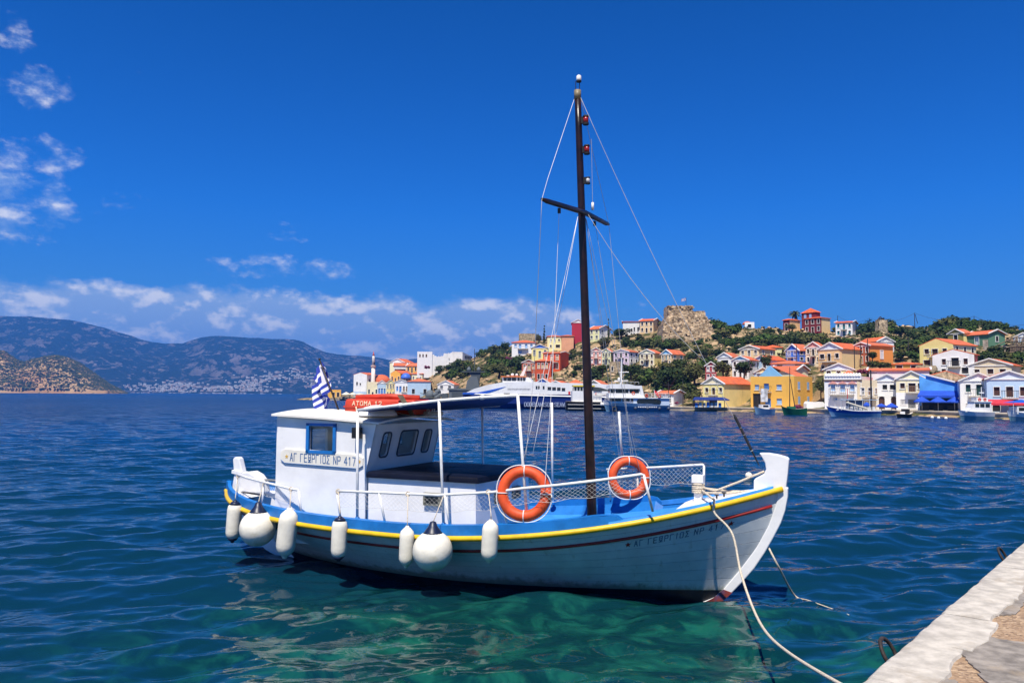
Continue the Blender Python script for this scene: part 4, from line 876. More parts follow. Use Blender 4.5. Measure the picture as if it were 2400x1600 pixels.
def mk_window(par, x, z, w, h, yf, shut, face, depth_axis, door=False, frame=True, arch=False, rec=False):
    """face: function (u along wall, out, z) -> local xyz"""
    mb = MB(); t = .09
    if frame:
        for a0, a1, z0, z1 in ((x-w/2-t, x-w/2, z-.04, z+h+t), (x+w/2, x+w/2+t, z-.04, z+h+t), (x-w/2-.001, x+w/2+.001, z+h, z+h+t-.002), (x-w/2-t-.05, x+w/2+t+.05, z-.16, z-.04)):
            P = [face(a, o, q) for q in (z0, z1) for o in (-.05, .09) for a in (a0, a1)]; mb.add(P, [(0, 2, 3, 1), (4, 5, 7, 6), (0, 1, 5, 4), (2, 6, 7, 3), (0, 4, 6, 2), (1, 3, 7, 5)])
        fr = mb.build('door' if door else 'window', TRIM(), par)
    else:
        P = [face(a, o, q) for q in (z-.12, z-.02) for o in (-.05, .10) for a in (x-w/2-.1, x+w/2+.1)]; mb.add(P, [(0, 2, 3, 1), (4, 5, 7, 6), (0, 1, 5, 4), (2, 6, 7, 3), (0, 4, 6, 2), (1, 3, 7, 5)]); fr = mb.build('door' if door else 'window', TRIM(), par)
    mb = MB(); o_in, o_out = (-.23, -.17) if rec else (-.05, .035)
    if arch:
        pts = [(x-w/2, z), (x+w/2, z)]+[(x+w/2*math.cos(a), z+h-w/2+w/2*math.sin(a)) for a in np.linspace(0, math.pi, 9)]; n = len(pts)
        mb.add([face(a, o_out, q) for a, q in pts]+[face(a, o_in, q) for a, q in pts], [tuple(range(n)), tuple(range(n, 2*n))]+[(i, (i+1) % n, n+(i+1) % n, n+i) for i in range(n)])
    else:
        P = [face(a, o, q) for q in (z, z+h) for o in (o_in, o_out) for a in (x-w/2, x+w/2)]; mb.add(P, [(0, 2, 3, 1), (4, 5, 7, 6), (0, 1, 5, 4), (2, 6, 7, 3), (0, 4, 6, 2), (1, 3, 7, 5)])
    mb.build('pane' if shut == 'dark' else 'shutter', sm_(shut), fr)
def mk_balcony(par, x, z, w, face, col='dark'):
    mb = MB(); P = [face(a, o, q) for q in (z-.18, z) for o in (0., .95) for a in (x-w/2, x+w/2)]; BX_ = [(0, 2, 3, 1), (4, 5, 7, 6), (0, 1, 5, 4), (2, 6, 7, 3), (0, 4, 6, 2), (1, 3, 7, 5)]
    mb.add(P, BX_); b = mb.build('balcony', mat('balcony_slab', (.50, .46, .40), .9, .1), par); mb = MB()
    for o0, o1, a0, a1 in ((.90, .94, x-w/2, x+w/2), (0.02, .90, x-w/2, x-w/2+.04), (0.02, .90, x+w/2-.04, x+w/2)): mb.add([face(a, o, q) for q in (z+.93, z+1.0) for o in (o0, o1) for a in (a0, a1)], BX_)
    n = max(5, int(w/.28))
    for k in range(n+1):
        a = x-w/2+.02+(w-.04)*k/n; mb.add([face(p, o, q) for q in (z, z+.93) for o in (.90, .935) for p in (a-.018, a+.018)], BX_)
    mb.build('railing', mat('railing_'+col, {'dark': (.03, .03, .03), 'wood': (.30, .20, .11), 'white': (.7, .7, .7), 'blue': (.1, .25, .6)}[col], .7, .1), b)
def house(name, label, Z, x0, x1, x2=None, ya=None, ye=0, yb=0, psi=None, D=None, wall='white', side=None, ped=None, roof='gable', win=(3, 2), sh='dark', swin=None, ssh=None, bal=None, base=None, depth=None, floor=None, wins=None, foot=4., frame=True, cat='house', trim=True, group='houses of the harbour town', zb=None, arch=False):
    """x0..x1 front, x1..x2 visible side (x2<x0: left side), ya apex, ye eaves, yb base: in the zoomed frame Z"""
    left = x2 is not None and x2 < x0
    A0, A1 = Z(x0, yb), Z(x1, yb); pxc = (A0[0]+A1[0])/2; pyb = A0[1]; pye = Z(0, ye)[1]; pya = Z(0, ya)[1] if ya is not None else pye
    if D is None: D = autoD(pxc, pyb)
    if psi is None: psi = 0 if x2 is None else (-32 if left else 32)
    ps = R(psi)
    P = atY(pxc, pyb, D)
    if zb is not None: P[2] = zb
    sc = D/FPX*math.sqrt(1+((pxc-1200)/FPX)**2)
    Wd = (A1[0]-A0[0])*sc/max(.3, math.cos(ps))
    if x2 is None: L = depth or Wd*1.15
    else: L = depth or abs(Z(x2, 0)[0]-(A0[0] if left else A1[0]))*sc/abs(math.sin(ps))
    L = min(L, 26)
    top = atY(pxc, pye, D)[2]; H = top-P[2]; ap = atY(pxc, pya, D)[2]-top
    v = np.array([P[0], P[1]]); v /= np.linalg.norm(v); r = np.array([v[1], -v[0]]); a = r*math.cos(ps)-v*math.sin(ps)
    root = empty(name, P, math.atan2(a[1], a[0]), label, cat, group)
    x_, y_ = Wd/2, L
    CTRL.append((*P[:2], P[2]-.2)); bk = P[:2]+(r*math.sin(ps)+v*math.cos(ps))*L*.8; CTRL.append((*bk, P[2]+.2))
    HOUSES.append((P[0]+(r*math.sin(ps)+v*math.cos(ps))[0]*L/2, P[1]+(r*math.sin(ps)+v*math.cos(ps))[1]*L/2, max(Wd, L)*.62))
    front = lambda u, o, z: (u, -o, z); rs = lambda u, o, z: (x_+o, u, z); ls = lambda u, o, z: (-x_-o, L-u, z)
    # walls
    zf = -foot
    def poly_wall(nm, pts, m): mb = MB(); mb.add(pts, [tuple(range(len(pts)))]); return mb.build(nm, m, root, fixn=False)
    gab = roof in ('gable', 'gablesolid')
    mside = wm(side or wall)
    body = MB(); body.add([(-x_, 0, zf), (x_, 0, zf), (x_, L, zf), (-x_, L, zf), (-x_, 0, H), (x_, 0, H), (x_, L, H), (-x_, L, H)], [(2, 3, 7, 6)]); body.cur = 1; body.add([(-x_, 0, zf), (x_, 0, zf), (x_, L, zf), (-x_, L, zf), (-x_, 0, H), (x_, 0, H), (x_, L, H), (-x_, L, H)], [(1, 2, 6, 5), (3, 0, 4, 7), (4, 5, 6, 7)])
    body.build('wall', None, root, mats=[wm(wall), mside])
    ov = .28
    if gab:
        for yy, nm in ((0, 'gable'), (L, 'gable')):
            mb = MB(); mb.prism([(-x_, 0), (x_, 0), (0, ap)], .3, (0, yy+(.3 if yy == 0 else 0), H), (1, 0, 0), (0, 0, 1), (0, -1, 0)); mb.build(nm, wm(ped or wall), root)
        mb = MB(); sl = ap/x_
        for sgn in (-1, 1):
            e = (sgn*(x_+ov), H-sl*ov); q = [(0, H+ap), e]
            mb.add([(q[0][0], .02, q[0][1]+.02), (q[1][0], .02, q[1][1]+.02), (q[1][0], L+ov, q[1][1]+.02), (q[0][0], L+ov, q[0][1]+.02), (q[0][0], .02, q[0][1]+.16), (q[1][0], .02, q[1][1]+.16), (q[1][0], L+ov, q[1][1]+.16), (q[0][0], L+ov, q[0][1]+.16)], [(0, 1, 2, 3), (4, 5, 6, 7), (0, 1, 5, 4), (1, 2, 6, 5), (2, 3, 7, 6), (3, 0, 4, 7)])
        mb.build('roof', ROOF(), root)
        if trim:
            mb = MB()
            for sgn in (-1, 1): mb.prism([(0, H+ap+.0), (0, H+ap+.20), (sgn*(x_+ov), H-sl*ov+.20), (sgn*(x_+ov), H-sl*ov+.0)], .32, (0, .06, 0), (1, 0, 0), (0, 0, 1), (0, -1, 0))
            mb.build('gable_trim', TRIM() if wall != 'redor' else wm('redor'), root)
            MB().bbox((-x_-.12, -.12, H-.10), (x_+.12, -.001, H+.08)).build('cornice', TRIM() if wall not in ('redor', 'maroon') else wm(wall), root)
    elif roof == 'eave':      # ridge parallel to the front
        d = min(L, 9)/2; mb = MB(); sl = ap/d
        mb.add([(-x_-ov, -ov, H-sl*ov+.02), (x_+ov, -ov, H-sl*ov+.02), (x_+ov, d, H+ap+.02), (-x_-ov, d, H+ap+.02), (-x_-ov, 2*d+ov, H-sl*ov+.02), (x_+ov, 2*d+ov, H-sl*ov+.02)]+[(q[0], q[1], q[2]+.14) for q in [(-x_-ov, -ov, H-sl*ov+.02), (x_+ov, -ov, H-sl*ov+.02), (x_+ov, d, H+ap+.02), (-x_-ov, d, H+ap+.02), (-x_-ov, 2*d+ov, H-sl*ov+.02), (x_+ov, 2*d+ov, H-sl*ov+.02)]],
               [(0, 1, 2, 3), (3, 2, 5, 4), (6, 7, 8, 9), (9, 8, 11, 10), (0, 1, 7, 6), (4, 5, 11, 10), (1, 2, 8, 7), (2, 5, 11, 8), (0, 3, 9, 6), (3, 4, 10, 9)]); mb.build('roof', ROOF(), root)
        for sgn in (-1, 1):
            mb = MB(); mb.prism([(0, 0), (2*d, 0), (d, ap)], .25, (sgn*x_-(.25 if sgn > 0 else 0), 0, H), (0, 1, 0), (0, 0, 1), (1, 0, 0)); mb.build('gable', mside, root)
            if trim: mb = MB(); mb.prism([(-ov, -sl*ov+.16), (d, ap+.16), (2*d+ov, -sl*ov+.16), (2*d+ov, -sl*ov+.34), (d, ap+.36), (-ov, -sl*ov+.34)], .3, (sgn*(x_+ov)-.15, 0, H), (0, 1, 0), (0, 0, 1), (1, 0, 0)); mb.build('gable_trim', TRIM(), root)
    elif roof == 'hip':
        rr_ = max(.2, min(x_, L/2)*.95); mb = MB(); b4 = [(-x_-ov, -ov, H), (x_+ov, -ov, H), (x_+ov, L+ov, H), (-x_-ov, L+ov, H)]
        if Wd >= L: rg = [(-x_+rr_, L/2, H+ap), (x_-rr_, L/2, H+ap)]
        else: rg = [(0, rr_, H+ap), (0, L-rr_, H+ap)]
        lo = [(q[0], q[1], q[2]-.001) for q in b4]; up = [(q[0], q[1], q[2]+.14) for q in b4]
        fs = [(0, 1, 5, 4), (1, 2, 6, 5), (2, 3, 7, 6), (3, 0, 4, 7), (0, 3, 2, 1)]
        fs += [(4, 5, 9, 8), (5, 6, 9), (6, 7, 8, 9), (7, 4, 8)] if Wd >= L else [(4, 5, 8), (5, 6, 9, 8), (6, 7, 9), (7, 4, 8, 9)]
        mb.add(lo+up+rg, fs); mb.build('roof', ROOF(), root)
    else:                     # flat roof with parapet
        mb = MB()
        for c in (((-x_, 0), (x_, .25)), ((-x_, L-.25), (x_, L)), ((-x_, .2501), (-x_+.25, L-.2501)), ((x_-.25, .2501), (x_, L-.2501))): mb.bbox((c[0][0], c[0][1], H+.0), (c[1][0], c[1][1], H+.45))
        mb.build('parapet', wm(wall), root)
    if base:
        MB().bbox((-x_-.03, -.035, zf), (x_+.03, -.001, base[1]*H)).build('plinth', wm(base[0]), root)
    # openings
    HL = []
    def opening(u, z, w, h, c, face, door=False, ar=False):
        ok = False
        if face is front:
            z = max(z, .06); bx = (u-w/2, z, u+w/2, z+h)
            ok = bx[0] > -x_+.08 and bx[2] < x_-.08 and bx[3] < H-.08 and all(bx[2] < q[0]-.03 or bx[0] > q[2]+.03 or bx[3] < q[1]-.03 or bx[1] > q[3]+.03 for q, _ in HL)
            if base and bx[1] < base[1]*H: ok = False
            if ok: HL.append((bx, hole_poly(u, z, w, h, ar)))
        mk_window(root, u, z, w, h, 0, c, face, 0, door, frame, ar, ok)
    if wins:
        for q in wins:
            u, z, w, h = (q[0]-.5)*Wd, q[1]*H, q[2]*Wd, q[3]*H; opening(u, z, w, h, q[4], front, h > 1.9, len(q) > 5 and q[5] == 'a')
    elif win:
        nc, nr = win; fh = H/nr; ww = min(1.05, Wd/nc*.42); hh = min(1.75, fh*.56)
        for rw in range(nr):
            for c in range(nc):
                u = -x_+Wd*(c+.5)/nc; isd = (nc % 2 == 1 and c == nc//2) and (rw == 0 or bal)
                z = rw*fh+fh*.28
                if isd: z = rw*fh+.08; h2 = min(2.25, fh*.78)
                else: h2 = hh
                opening(u, z, ww, h2, sh, front, isd)
    if bal:
        z = H*bal[1] if isinstance(bal, tuple) else H/win[1]*(win[1]-1)+.02; w = bal[2]*Wd if isinstance(bal, tuple) else Wd*.36; u = (bal[0]-.5)*Wd if isinstance(bal, tuple) else 0
        mk_balcony(root, u, z, w, front, bal[3] if isinstance(bal, tuple) and len(bal) > 3 else 'dark')
    if swin and x2 is not None:
        nc, nr = swin; fh = H/nr; face = ls if left else rs; ww = .85; hh = min(1.6, fh*.5)
        for rw in range(nr):
            for c in range(nc): opening(L*(c+.5)/nc, rw*fh+fh*.3, ww, hh, ssh or sh, face)
    facade('front_wall', x_, zf, H, [q for _, q in HL], wm(wall), root)
    return root, Wd, L, H
QT = .75            # harbour quay height
H_ = house
# --- waterfront, right to left
H_('waterfront_house', 'light blue waterfront house with grey pediment and red awning, at the right border', Z8, 2020, 2385, None, 705, 790, 1200, -6, 112, 'lblue', ped='pgrey', wins=[(.22, .50, .13, .26, 'brown'), (.50, .46, .15, .31, 'brown'), (.79, .50, .13, .26, 'brown'), (.2, .02, .17, .24, 'dark', 'a'), (.55, .02, .17, .24, 'dark', 'a'), (.85, .02, .14, .22, 'dark', 'a')], bal=(.5, .44, .36), zb=QT, depth=12)
H_('waterfront_house', 'pale grey-white waterfront house with white pediment and tall dark green shutters', Z8, 1708, 2015, None, 727, 810, 1205, -4, 117, 'white', ped='white', wins=[(.22, .64, .13, .24, 'green'), (.52, .53, .17, .35, 'green'), (.83, .64, .13, .24, 'green'), (.80, .02, .22, .26, 'green', 'a'), (.25, .02, .2, .24, 'dark', 'a')], bal=(.52, .51, .62), zb=QT, depth=12)
H_('waterfront_house', 'waterfront house with cream gabled upper floor over a white ground floor', Z8, 983, 1255, None, 708, 792, 1172, 0, 128, 'cream', ped='cream', wins=[(.21, .70, .15, .17, 'brown'), (.52, .59, .23, .28, 'brown'), (.79, .70, .16, .17, 'brown'), (.22, .18, .17, .16, 'grey'), (.5, .06, .24, .28, 'grey'), (.80, .18, .16, .16, 'grey')], bal=(.52, .575, .42, 'wood'), base=('white', .56), zb=QT, depth=11)
H_('waterfront_house', 'white waterfront house with pale blue pediment and two dark arched doors', Z8, 722, 978, None, 740, 812, 1178, 0, 131, 'white', ped='pgrey', wins=[(.42, .70, .16, .17, 'dark'), (.70, .70, .20, .17, 'dark'), (.95, .70, .08, .17, 'dark'), (.30, .0, .21, .45, 'brown', 'a'), (.73, .0, .21, .45, 'brown', 'a')], zb=QT, depth=11)
H_('waterfront_house', 'narrow weathered cream waterfront house with long balcony, between two white houses', Z8, 537, 720, None, 800, 832, 1180, 0, 132, 'beige', ped='white', wins=[(.26, .57, .2, .24, 'grey'), (.66, .55, .2, .26, 'wood'), (.95, .60, .08, .2, 'wood'), (.5, .02, .3, .24, 'lblue')], bal=(.6, .47, .7, 'white'), zb=QT, depth=10, roof='flat')
rt, w_, l_, h_ = H_('waterfront_house', 'white waterfront house with scalloped parapet and three pink-hooded blue windows', Z8, 185, 533, 610, None, 790, 1180, 12, 134, 'white', wins=[(.24, .60, .12, .22, 'lblue'), (.50, .57, .13, .26, 'lblue'), (.76, .60, .12, .22, 'lblue'), (.30, .30, .1, .06, 'blue'), (.7, .03, .18, .24, 'lblue')], bal=(.48, .49, .66, 'wood'), zb=QT, roof='flat', depth=10)
mb = MB()
for k in range(13): mb.lathe([(.30, 0), (.29, .25), (.18, .48), (.02, .56)], (-w_/2+.3+(w_-.6)*k/12, .13, h_+.449), 8)
mb.build('scalloped_parapet', wm('white'), rt, kind='stuff'); MB().bbox((-w_/2-.1, -.12, h_-.35), (w_/2+.1, -.001, h_-.12)).build('cornice', sm_('brown'), rt)
for u in (.24, .5, .76): q = MB(); q.prism([(-.75, 0), (.75, 0), (0, .48)], .25, ((u-.5)*w_, 0, h_*.835), (1, 0, 0), (0, 0, 1), (0, -1, 0)); q.build('window_hood', wm('pink'), rt)
mb = MB(); mb.add([(-w_/2+1, 1.5, h_+.3), (w_/2-1, 1.5, h_+.3), (w_/2-1, l_-1, h_+.3), (-w_/2+1, l_-1, h_+.3), (0, l_/2, h_+1.6)], [(0, 1, 4), (1, 2, 4), (2, 3, 4), (3, 0, 4), (0, 3, 2, 1)]); mb.build('roof', ROOF(), rt)
# ochre corner house with banner
rt, w_, l_, h_ = H_('waterfront_house', 'big ochre waterfront house with sky-blue pediment and a picture banner on its balcony', Z7, 1118, 1600, 1815, None, 1085, 1452, 26, 144, 'ochre', wins=[(.15, .62, .11, .18, 'lblue'), (.37, .62, .12, .22, 'blue'), (.66, .62, .12, .18, 'lblue'), (.14, .0, .18, .48, 'dark'), (.66, .12, .12, .2, 'lblue'), (.40, .02, .14, .3, 'blue')], bal=(.37, .55, .24), swin=(2, 2), ssh='lblue', zb=QT, roof='flat', frame=False)
mb = MB(); mb.prism([(-w_*.36, 0), (w_*.20, 0), (-w_*.09, 1.95)], .3, (0, 1.1, h_+.45), (1, 0, 0), (0, 0, 1), (0, -1, 0)); mb.build('pediment', wm('sky'), rt)
mb = MB(); mb.add([(-w_*.09, 1.1, h_+2.35), (w_*.24, 1.1, h_+.46), (w_*.24, l_-.5, h_+.46), (-w_*.09, l_-.5, h_+2.35), (-w_*.4, 1.1, h_+.46), (-w_*.4, l_-.5, h_+.46), (w_/2-.3, 1.4, h_+.46), (w_/2-.3, l_-.6, h_+.46)], [(0, 6, 7, 3), (0, 3, 5, 4), (4, 5, 7, 6)]); mb.build('roof', ROOF(), rt)
bn_ = MB(); bn_.bbox((-w_*.20, -1.06, h_*.20), (-w_*.04, -1.02, h_*.66)); bo = bn_.build('banner', mat('banner_print', (.62, .64, .66), .8, .35, 1.2, dirt=((.42, .24, .18), .52, .8)), rt, label='printed picture banner hanging from the balcony')
H_('waterfront_house', 'plain yellow waterfront house with cream gable and blank long side wall', Z7, 515, 760, 1092, 1062, 1146, 1442, 36, 149, 'yellow', side='yellow', ped='cream', wins=[(.2, .64, .14, .19, 'brown'), (.52, .54, .14, .29, 'brown'), (.85, .64, .14, .19, 'brown'), (.5, .0, .4, .4, 'dark')], bal=(.5, .52, .46), zb=QT)
H_('hut', 'small white quayside hut with orange tiled roof left of the taverna', Z7, -40, 145, 215, 1235, 1270, 1415, 24, 154, 'white', win=(2, 1), sh='grey', zb=QT, roof='eave', depth=5)
# --- second row and up, right part
H_('stone_house', 'weathered pinkish house with red-edged pediment bearing a wreath emblem', Z8, 1798, 2150, 2232, 570, 642, 745, 14, 142, 'beige', ped='beige', wins=[(.2, .28, .14, .34, 'brown'), (.52, .1, .14, .54, 'brown'), (.8, .28, .14, .34, 'brown')])
H_('house', 'tall white gabled house with brown shutters and two dark balconies, in the second row', Z8, 1398, 1750, 1782, 467, 527, 735, 14, 146, 'white', side='stone', wins=[(.28, .50, .10, .31, 'brown'), (.55, .42, .18, .44, 'dark'), (.80, .50, .10, .31, 'brown'), (.27, .1, .1, .18, 'brown'), (.78, 0., .16, .32, 'dark')], bal=(.53, .40, .30), trim=False)
H_('house', 'yellow gabled house with brown shutters standing behind the tall white one', Z8, 1242, 1530, 1735, 348, 418, 640, 30, 160, 'yellow', side='cream', wins=[(.22, .58, .14, .25, 'brown'), (.47, .46, .18, .36, 'brown'), (.76, .60, .13, .22, 'brown'), (.22, .02, .2, .26, 'brown'), (.47, .02, .15, .3, 'brown')], bal=(.5, .44, .4), swin=(3, 2), trim=False)
H_('house', 'dull olive and yellow house with red roof high on the right slope', Z8, 1535, 1665, 1735, 243, 290, 375, 40, 190, 'olive', side='yellow', win=(1, 1))
H_('house', 'dark green house with pale green pediment high on the right slope', Z8, 1738, 1930, 2065, 262, 305, 412, 40, 186, 'green', side='green', ped='green', win=(1, 1), sh='white', swin=(1, 1), ssh='dark', roof='eave')
H_('house', 'small orange house with hipped red roof behind the waterfront', Z8, 928, 1190, None, 597, 630, 692, 0, 150, 'ochre', win=(2, 1), roof='hip', sh='brown', depth=8)
H_('house', 'long low white house with red roof panels just behind the waterfront', Z8, 703, 1240, None, 672, 698, 745, 0, 141, 'white', win=None, roof='eave', depth=6)
H_('ruined_house', 'roofless stone gable ruin behind the blue taverna wall', Z8, 1330, 1660, None, 706, 765, 1000, 0, 130, 'stone', ped='stone', win=None, depth=7, trim=False, roof='gablesolid')
H_('house', 'orange house with red roof and solar panel, left of the bougainvillea', Z8, 486, 640, 858, 392, 425, 620, 38, 160, 'brick', side='orange', ped='brick', win=(3, 2), sh='brown', swin=(1, 1), ssh='white')
H_('house', 'white gable end with red roof, furthest up behind the orange house', Z8, 756, 905, 585, 330, 378, 508, -40, 178, 'white', win=(1, 1), sh='white')
H_('house', 'large ochre-peach house with iron balcony and lilac pediment', Z7, 1945, 2195, 2420, 645, 722, 1050, 32, 158, 'peach', side='peach', ped='pgrey', wins=[(.17, .66, .19, .16, 'dark'), (.47, .56, .13, .27, 'dark'), (.80, .66, .15, .17, 'dark'), (.2, .24, .12, .15, 'dark'), (.5, .22, .14, .2, 'dark'), (.83, .24, .12, .15, 'dark')], bal=(.48, .54, .62))
H_('house', 'beige house with pinkish pediment next to the bright blue house', Z7, 1782, 1943, 2000, 637, 702, 905, 20, 163, 'beige', ped='pink', win=(3, 2), sh='dark', bal=True)
H_('house', 'bright cobalt blue house with white trim and small balcony', Z7, 1537, 1676, 1788, 665, 737, 878, 40, 170, 'blue', side='blue', ped='blue', win=(2, 2), sh='white', swin=(2, 2), ssh='dark', bal=(.4, .42, .4, 'white'))
H_('house', 'cream house with lilac pediment just above the scalloped white house', Z7, 2015, 2330, None, 900, 972, 1062, 0, 143, 'paleyellow', ped='pgrey', win=(3, 1), sh='wood', depth=8)
H_('house', 'beige pedimented house with long red roof above the plane trees', Z7, 967, 1185, 1375, 679, 722, 812, 32, 188, 'tan', ped='beige', win=(3, 1), sh='grey', swin=(2, 1))
H_('house', 'plain cream box-shaped house with small hipped roof behind the beige pediment', Z7, 1268, 1466, None, 664, 704, 812, 0, 196, 'paleyellow', win=None, roof='hip', depth=9)
H_('house', 'white house with grey pediment and shaded veranda', Z7, 692, 850, 958, 768, 822, 905, 28, 176, 'white', ped='pgrey', wins=[(.55, .1, .5, .5, 'dark')], swin=(1, 1))
H_('house', 'white house with pale sky-blue pediment among the dark trees', Z7, 877, 1062, 1165, 811, 856, 1085, 25, 164, 'white', ped='sky', win=(3, 2), sh='brown')
H_('house', 'narrow light blue gabled house beside the round dark tree', Z7, 1132, 1300, 1492, 806, 855, 985, 38, 166, 'lblue', side='lblue', ped='sky', win=(2, 1), sh='brown')
H_('house', 'white house under a broad hipped red roof in the middle of the slope', Z7, 1362, 1762, None, 850, 903, 962, 0, 160, 'white', win=(2, 1), roof='hip', sh='dark', depth=12)
H_('house', 'pale cream house with gable at its right end, below the hipped roof', Z7, 1345, 1640, 1765, 933, 985, 1062, 38, 154, 'cream', side='cream', win=None, roof='eave')
H_('house', 'small house with orange pediment just behind the ochre corner house', Z7, 1147, 1342, None, 950, 1012, 1078, 0, 155, 'lblue', ped='peach', win=(2, 1), sh='white', depth=7)
H_('house', 'dark pink house half hidden behind trees above the yellow waterfront house', Z7, 545, 672, None, 880, 925, 1108, 0, 162, 'darkpink', ped='darkpink', win=(2, 2), sh='white', depth=8)
# --- hill top
H_('house', 'narrow tall white house with red roof alone on the right hill crest', Z8, 290, 448, 470, 147, 170, 322, 10, None, 'white', win=(3, 2), sh='teal', roof='eave', bal=True, depth=8)
rt, w_, l_, h_ = H_('mansion', 'maroon and orange mansion with tiered roofs on the hill crest beside the palm', Z7, 1762, 1950, 2045, 322, 347, 522, 34, None, 'maroon', side='peach', win=(3, 2), sh='brown', roof='hip')
MB().bbox((-w_/2-2.2, 2, -3), (w_/2-3, l_-.5, h_+2.1)).build('upper_storey', wm('maroon'), rt); mb = MB(); mb.add([(-w_/2-2.5, 1.7, h_+2.1), (w_/2-2.7, 1.7, h_+2.1), (w_/2-2.7, l_-.2, h_+2.1), (-w_/2-2.5, l_-.2, h_+2.1), (-2.5, l_/2+.6, h_+3.6)], [(0, 1, 4), (1, 2, 4), (2, 3, 4), (3, 0, 4), (0, 3, 2, 1)]); mb.build('upper_roof', ROOF(), rt)
for u in (.25, .6): MB().bbox((-w_/2-2.2+u*(w_-.8)-.4, 1.93, h_+.5), (-w_/2-2.2+u*(w_-.8)+.4, 1.999, h_+1.7)).build('window', sm_('lblue'), rt)
H_('house', 'small low maroon and peach house left of the palm on the crest', Z7, 1497, 1570, 1685, 345, 368, 500, 38, None, 'maroon', side='peach', win=(1, 1), roof='hip')
H_('chapel', 'tiny white chapel with rounded orange dome on the crest', Z7, 1027, 1135, None, None, 408, 462, 0, None, 'white', win=(1, 1), roof='flat', depth=6, cat='chapel')
H_('stone_hut', 'roofless stone hut below the fortress', Z7, 368, 575, None, None, 475, 562, 0, None, 'stone', wins=[(.65, .05, .13, .6, 'dark'), (.85, .1, .1, .5, 'dark')], roof='flat', depth=6)
H_('house', 'grey-blue pedimented house above the scaffolded ruin at the right border', Z8, 2268, 2420, None, 283, 330, 420, 0, 190, 'lblue', ped='pgrey', win=(3, 1), sh='grey', depth=8)
# --- middle slope
H_('house', 'stone-coloured house with sky-blue pediment at the end of the pastel row', Z7, 0, 122, 275, 730, 782, 925, 36, None, 'tan', side='tan', ped='sky', win=(3, 2), sh='teal', swin=(2, 2), ssh='teal', bal=True)
H_('house', 'cream house with red roof and dark awning in the pastel row', Z6, 1827, 2002, 2090, 621, 667, 822, 30, None, 'cream', side='yellow', ped='cream', win=(3, 2), sh='brown', bal=True)
H_('house', 'pale lilac house with scaffolded side in the pastel row', Z6, 1507, 1690, 1812, 623, 652, 795, 32, None, 'lilac', side='white', ped='lilac', win=(3, 2), sh='dark', swin=(2, 2), bal=True)
H_('house', 'pale yellow gabled house in the pastel row, between pink and lilac', Z6, 1362, 1470, 1505, 613, 650, 808, 20, None, 'paleyellow', ped='paleyellow', win=(3, 2), sh='dark', bal=True)
H_('house', 'pink gabled house, leftmost of the pastel row right of the mast', Z6, 1218, 1360, None, 601, 642, 808, 0, None, 'pink', ped='pink', win=(3, 2), sh='white', bal=True)
H_('ruined_house', 'broken stone wall ruin below the lilac house', Z6, 1458, 1588, None, None, 790, 925, 0, None, 'stone', wins=[(.25, .3, .16, .4, 'dark')], roof='flat', depth=5)
H_('monastery', 'white church wing with arched windows and red roof near the crest', Z6, 1622, 1830, None, 270, 282, 432, 0, None, 'white', wins=[(.5, .25, .09, .2, 'dark'), (.66, .22, .08, .34, 'dark', 'a'), (.88, .22, .1, .34, 'dark', 'a')], roof='eave', depth=8, cat='church')
H_('monastery', 'cream church block with red roof adjoining the white wing near the crest', Z6, 1832, 1990, 2050, 238, 272, 418, 16, None, 'tan', win=(3, 2), sh='dark', roof='eave', depth=8, cat='church')
H_('house', 'pale house with white pediment just right of the mast, behind a cypress', Z6, 1207, 1330, 1470, 330, 372, 510, 38, None, 'paleyellow', side='white', ped='white', win=(2, 2), sh='grey', swin=(2, 2), ssh='grey', roof='eave')
H_('house', 'tall crimson house with white gable hidden partly by the mast', Z6, 994, 1150, None, 255, 292, 515, 0, None, 'crimson', ped='white', win=None, depth=9)
H_('house', 'pale yellow house joined to a salmon block, left of the mast', Z6, 694, 866, None, 438, 462, 605, 0, None, 'paleyellow', wins=[(.25, .62, .1, .17, 'dark'), (.52, .55, .1, .34, 'dark'), (.83, .62, .11, .17, 'dark'), (.25, .08, .1, .2, 'dark'), (.75, .05, .3, .26, 'dark')], roof='hip', depth=9)
H_('house', 'blank salmon coloured block with cream edges, left of the mast', Z6, 867, 1016, None, 436, 458, 642, 0, None, 'salmon', win=None, roof='hip', depth=9)
H_('house', 'yellow house with blue pediment on the left slope', Z6, 502, 700, None, 561, 602, 726, 0, None, 'yellow', ped='blue', win=(3, 1), sh='grey', depth=8)
H_('house', 'white house with blue shutters and blue balcony below a stone tower', Z6, 258, 548, 562, 498, 538, 682, 6, None, 'white', wins=[(.16, .62, .1, .28, 'lblue'), (.35, .52, .1, .38, 'lblue'), (.61, .52, .1, .38, 'lblue'), (.83, .62, .1, .28, 'lblue'), (.35, .05, .14, .28, 'lblue')], bal=(.47, .5, .44, 'blue'), roof='hip', depth=8)
H_('stone_tower', 'square ruined stone tower behind the white house with blue shutters', Z6, 345, 545, None, None, 440, 520, 0, 300, 'stone', win=None, roof='flat', depth=8, cat='tower')
H_('red_house', 'tall orange-red house block with balconies beside the bare rock', Z6, 642, 850, 908, 648, 668, 885, 18, None, 'redor', side='redor', ped='redor', win=(3, 2), sh='cream', roof='eave', bal=(.75, .5, .3), depth=9)
H_('red_house', 'orange-red house with three arches and cream windows, in front of the tall red block', Z6, 548, 742, None, 735, 765, 990, 0, None, 'redor', wins=[(.2, .62, .14, .27, 'cream'), (.45, .62, .14, .27, 'cream'), (.70, .62, .14, .27, 'cream'), (.2, .03, .14, .28, 'dark', 'a'), (.45, .03, .14, .28, 'dark', 'a'), (.70, .03, .14, .28, 'dark', 'a')], roof='hip', depth=9)
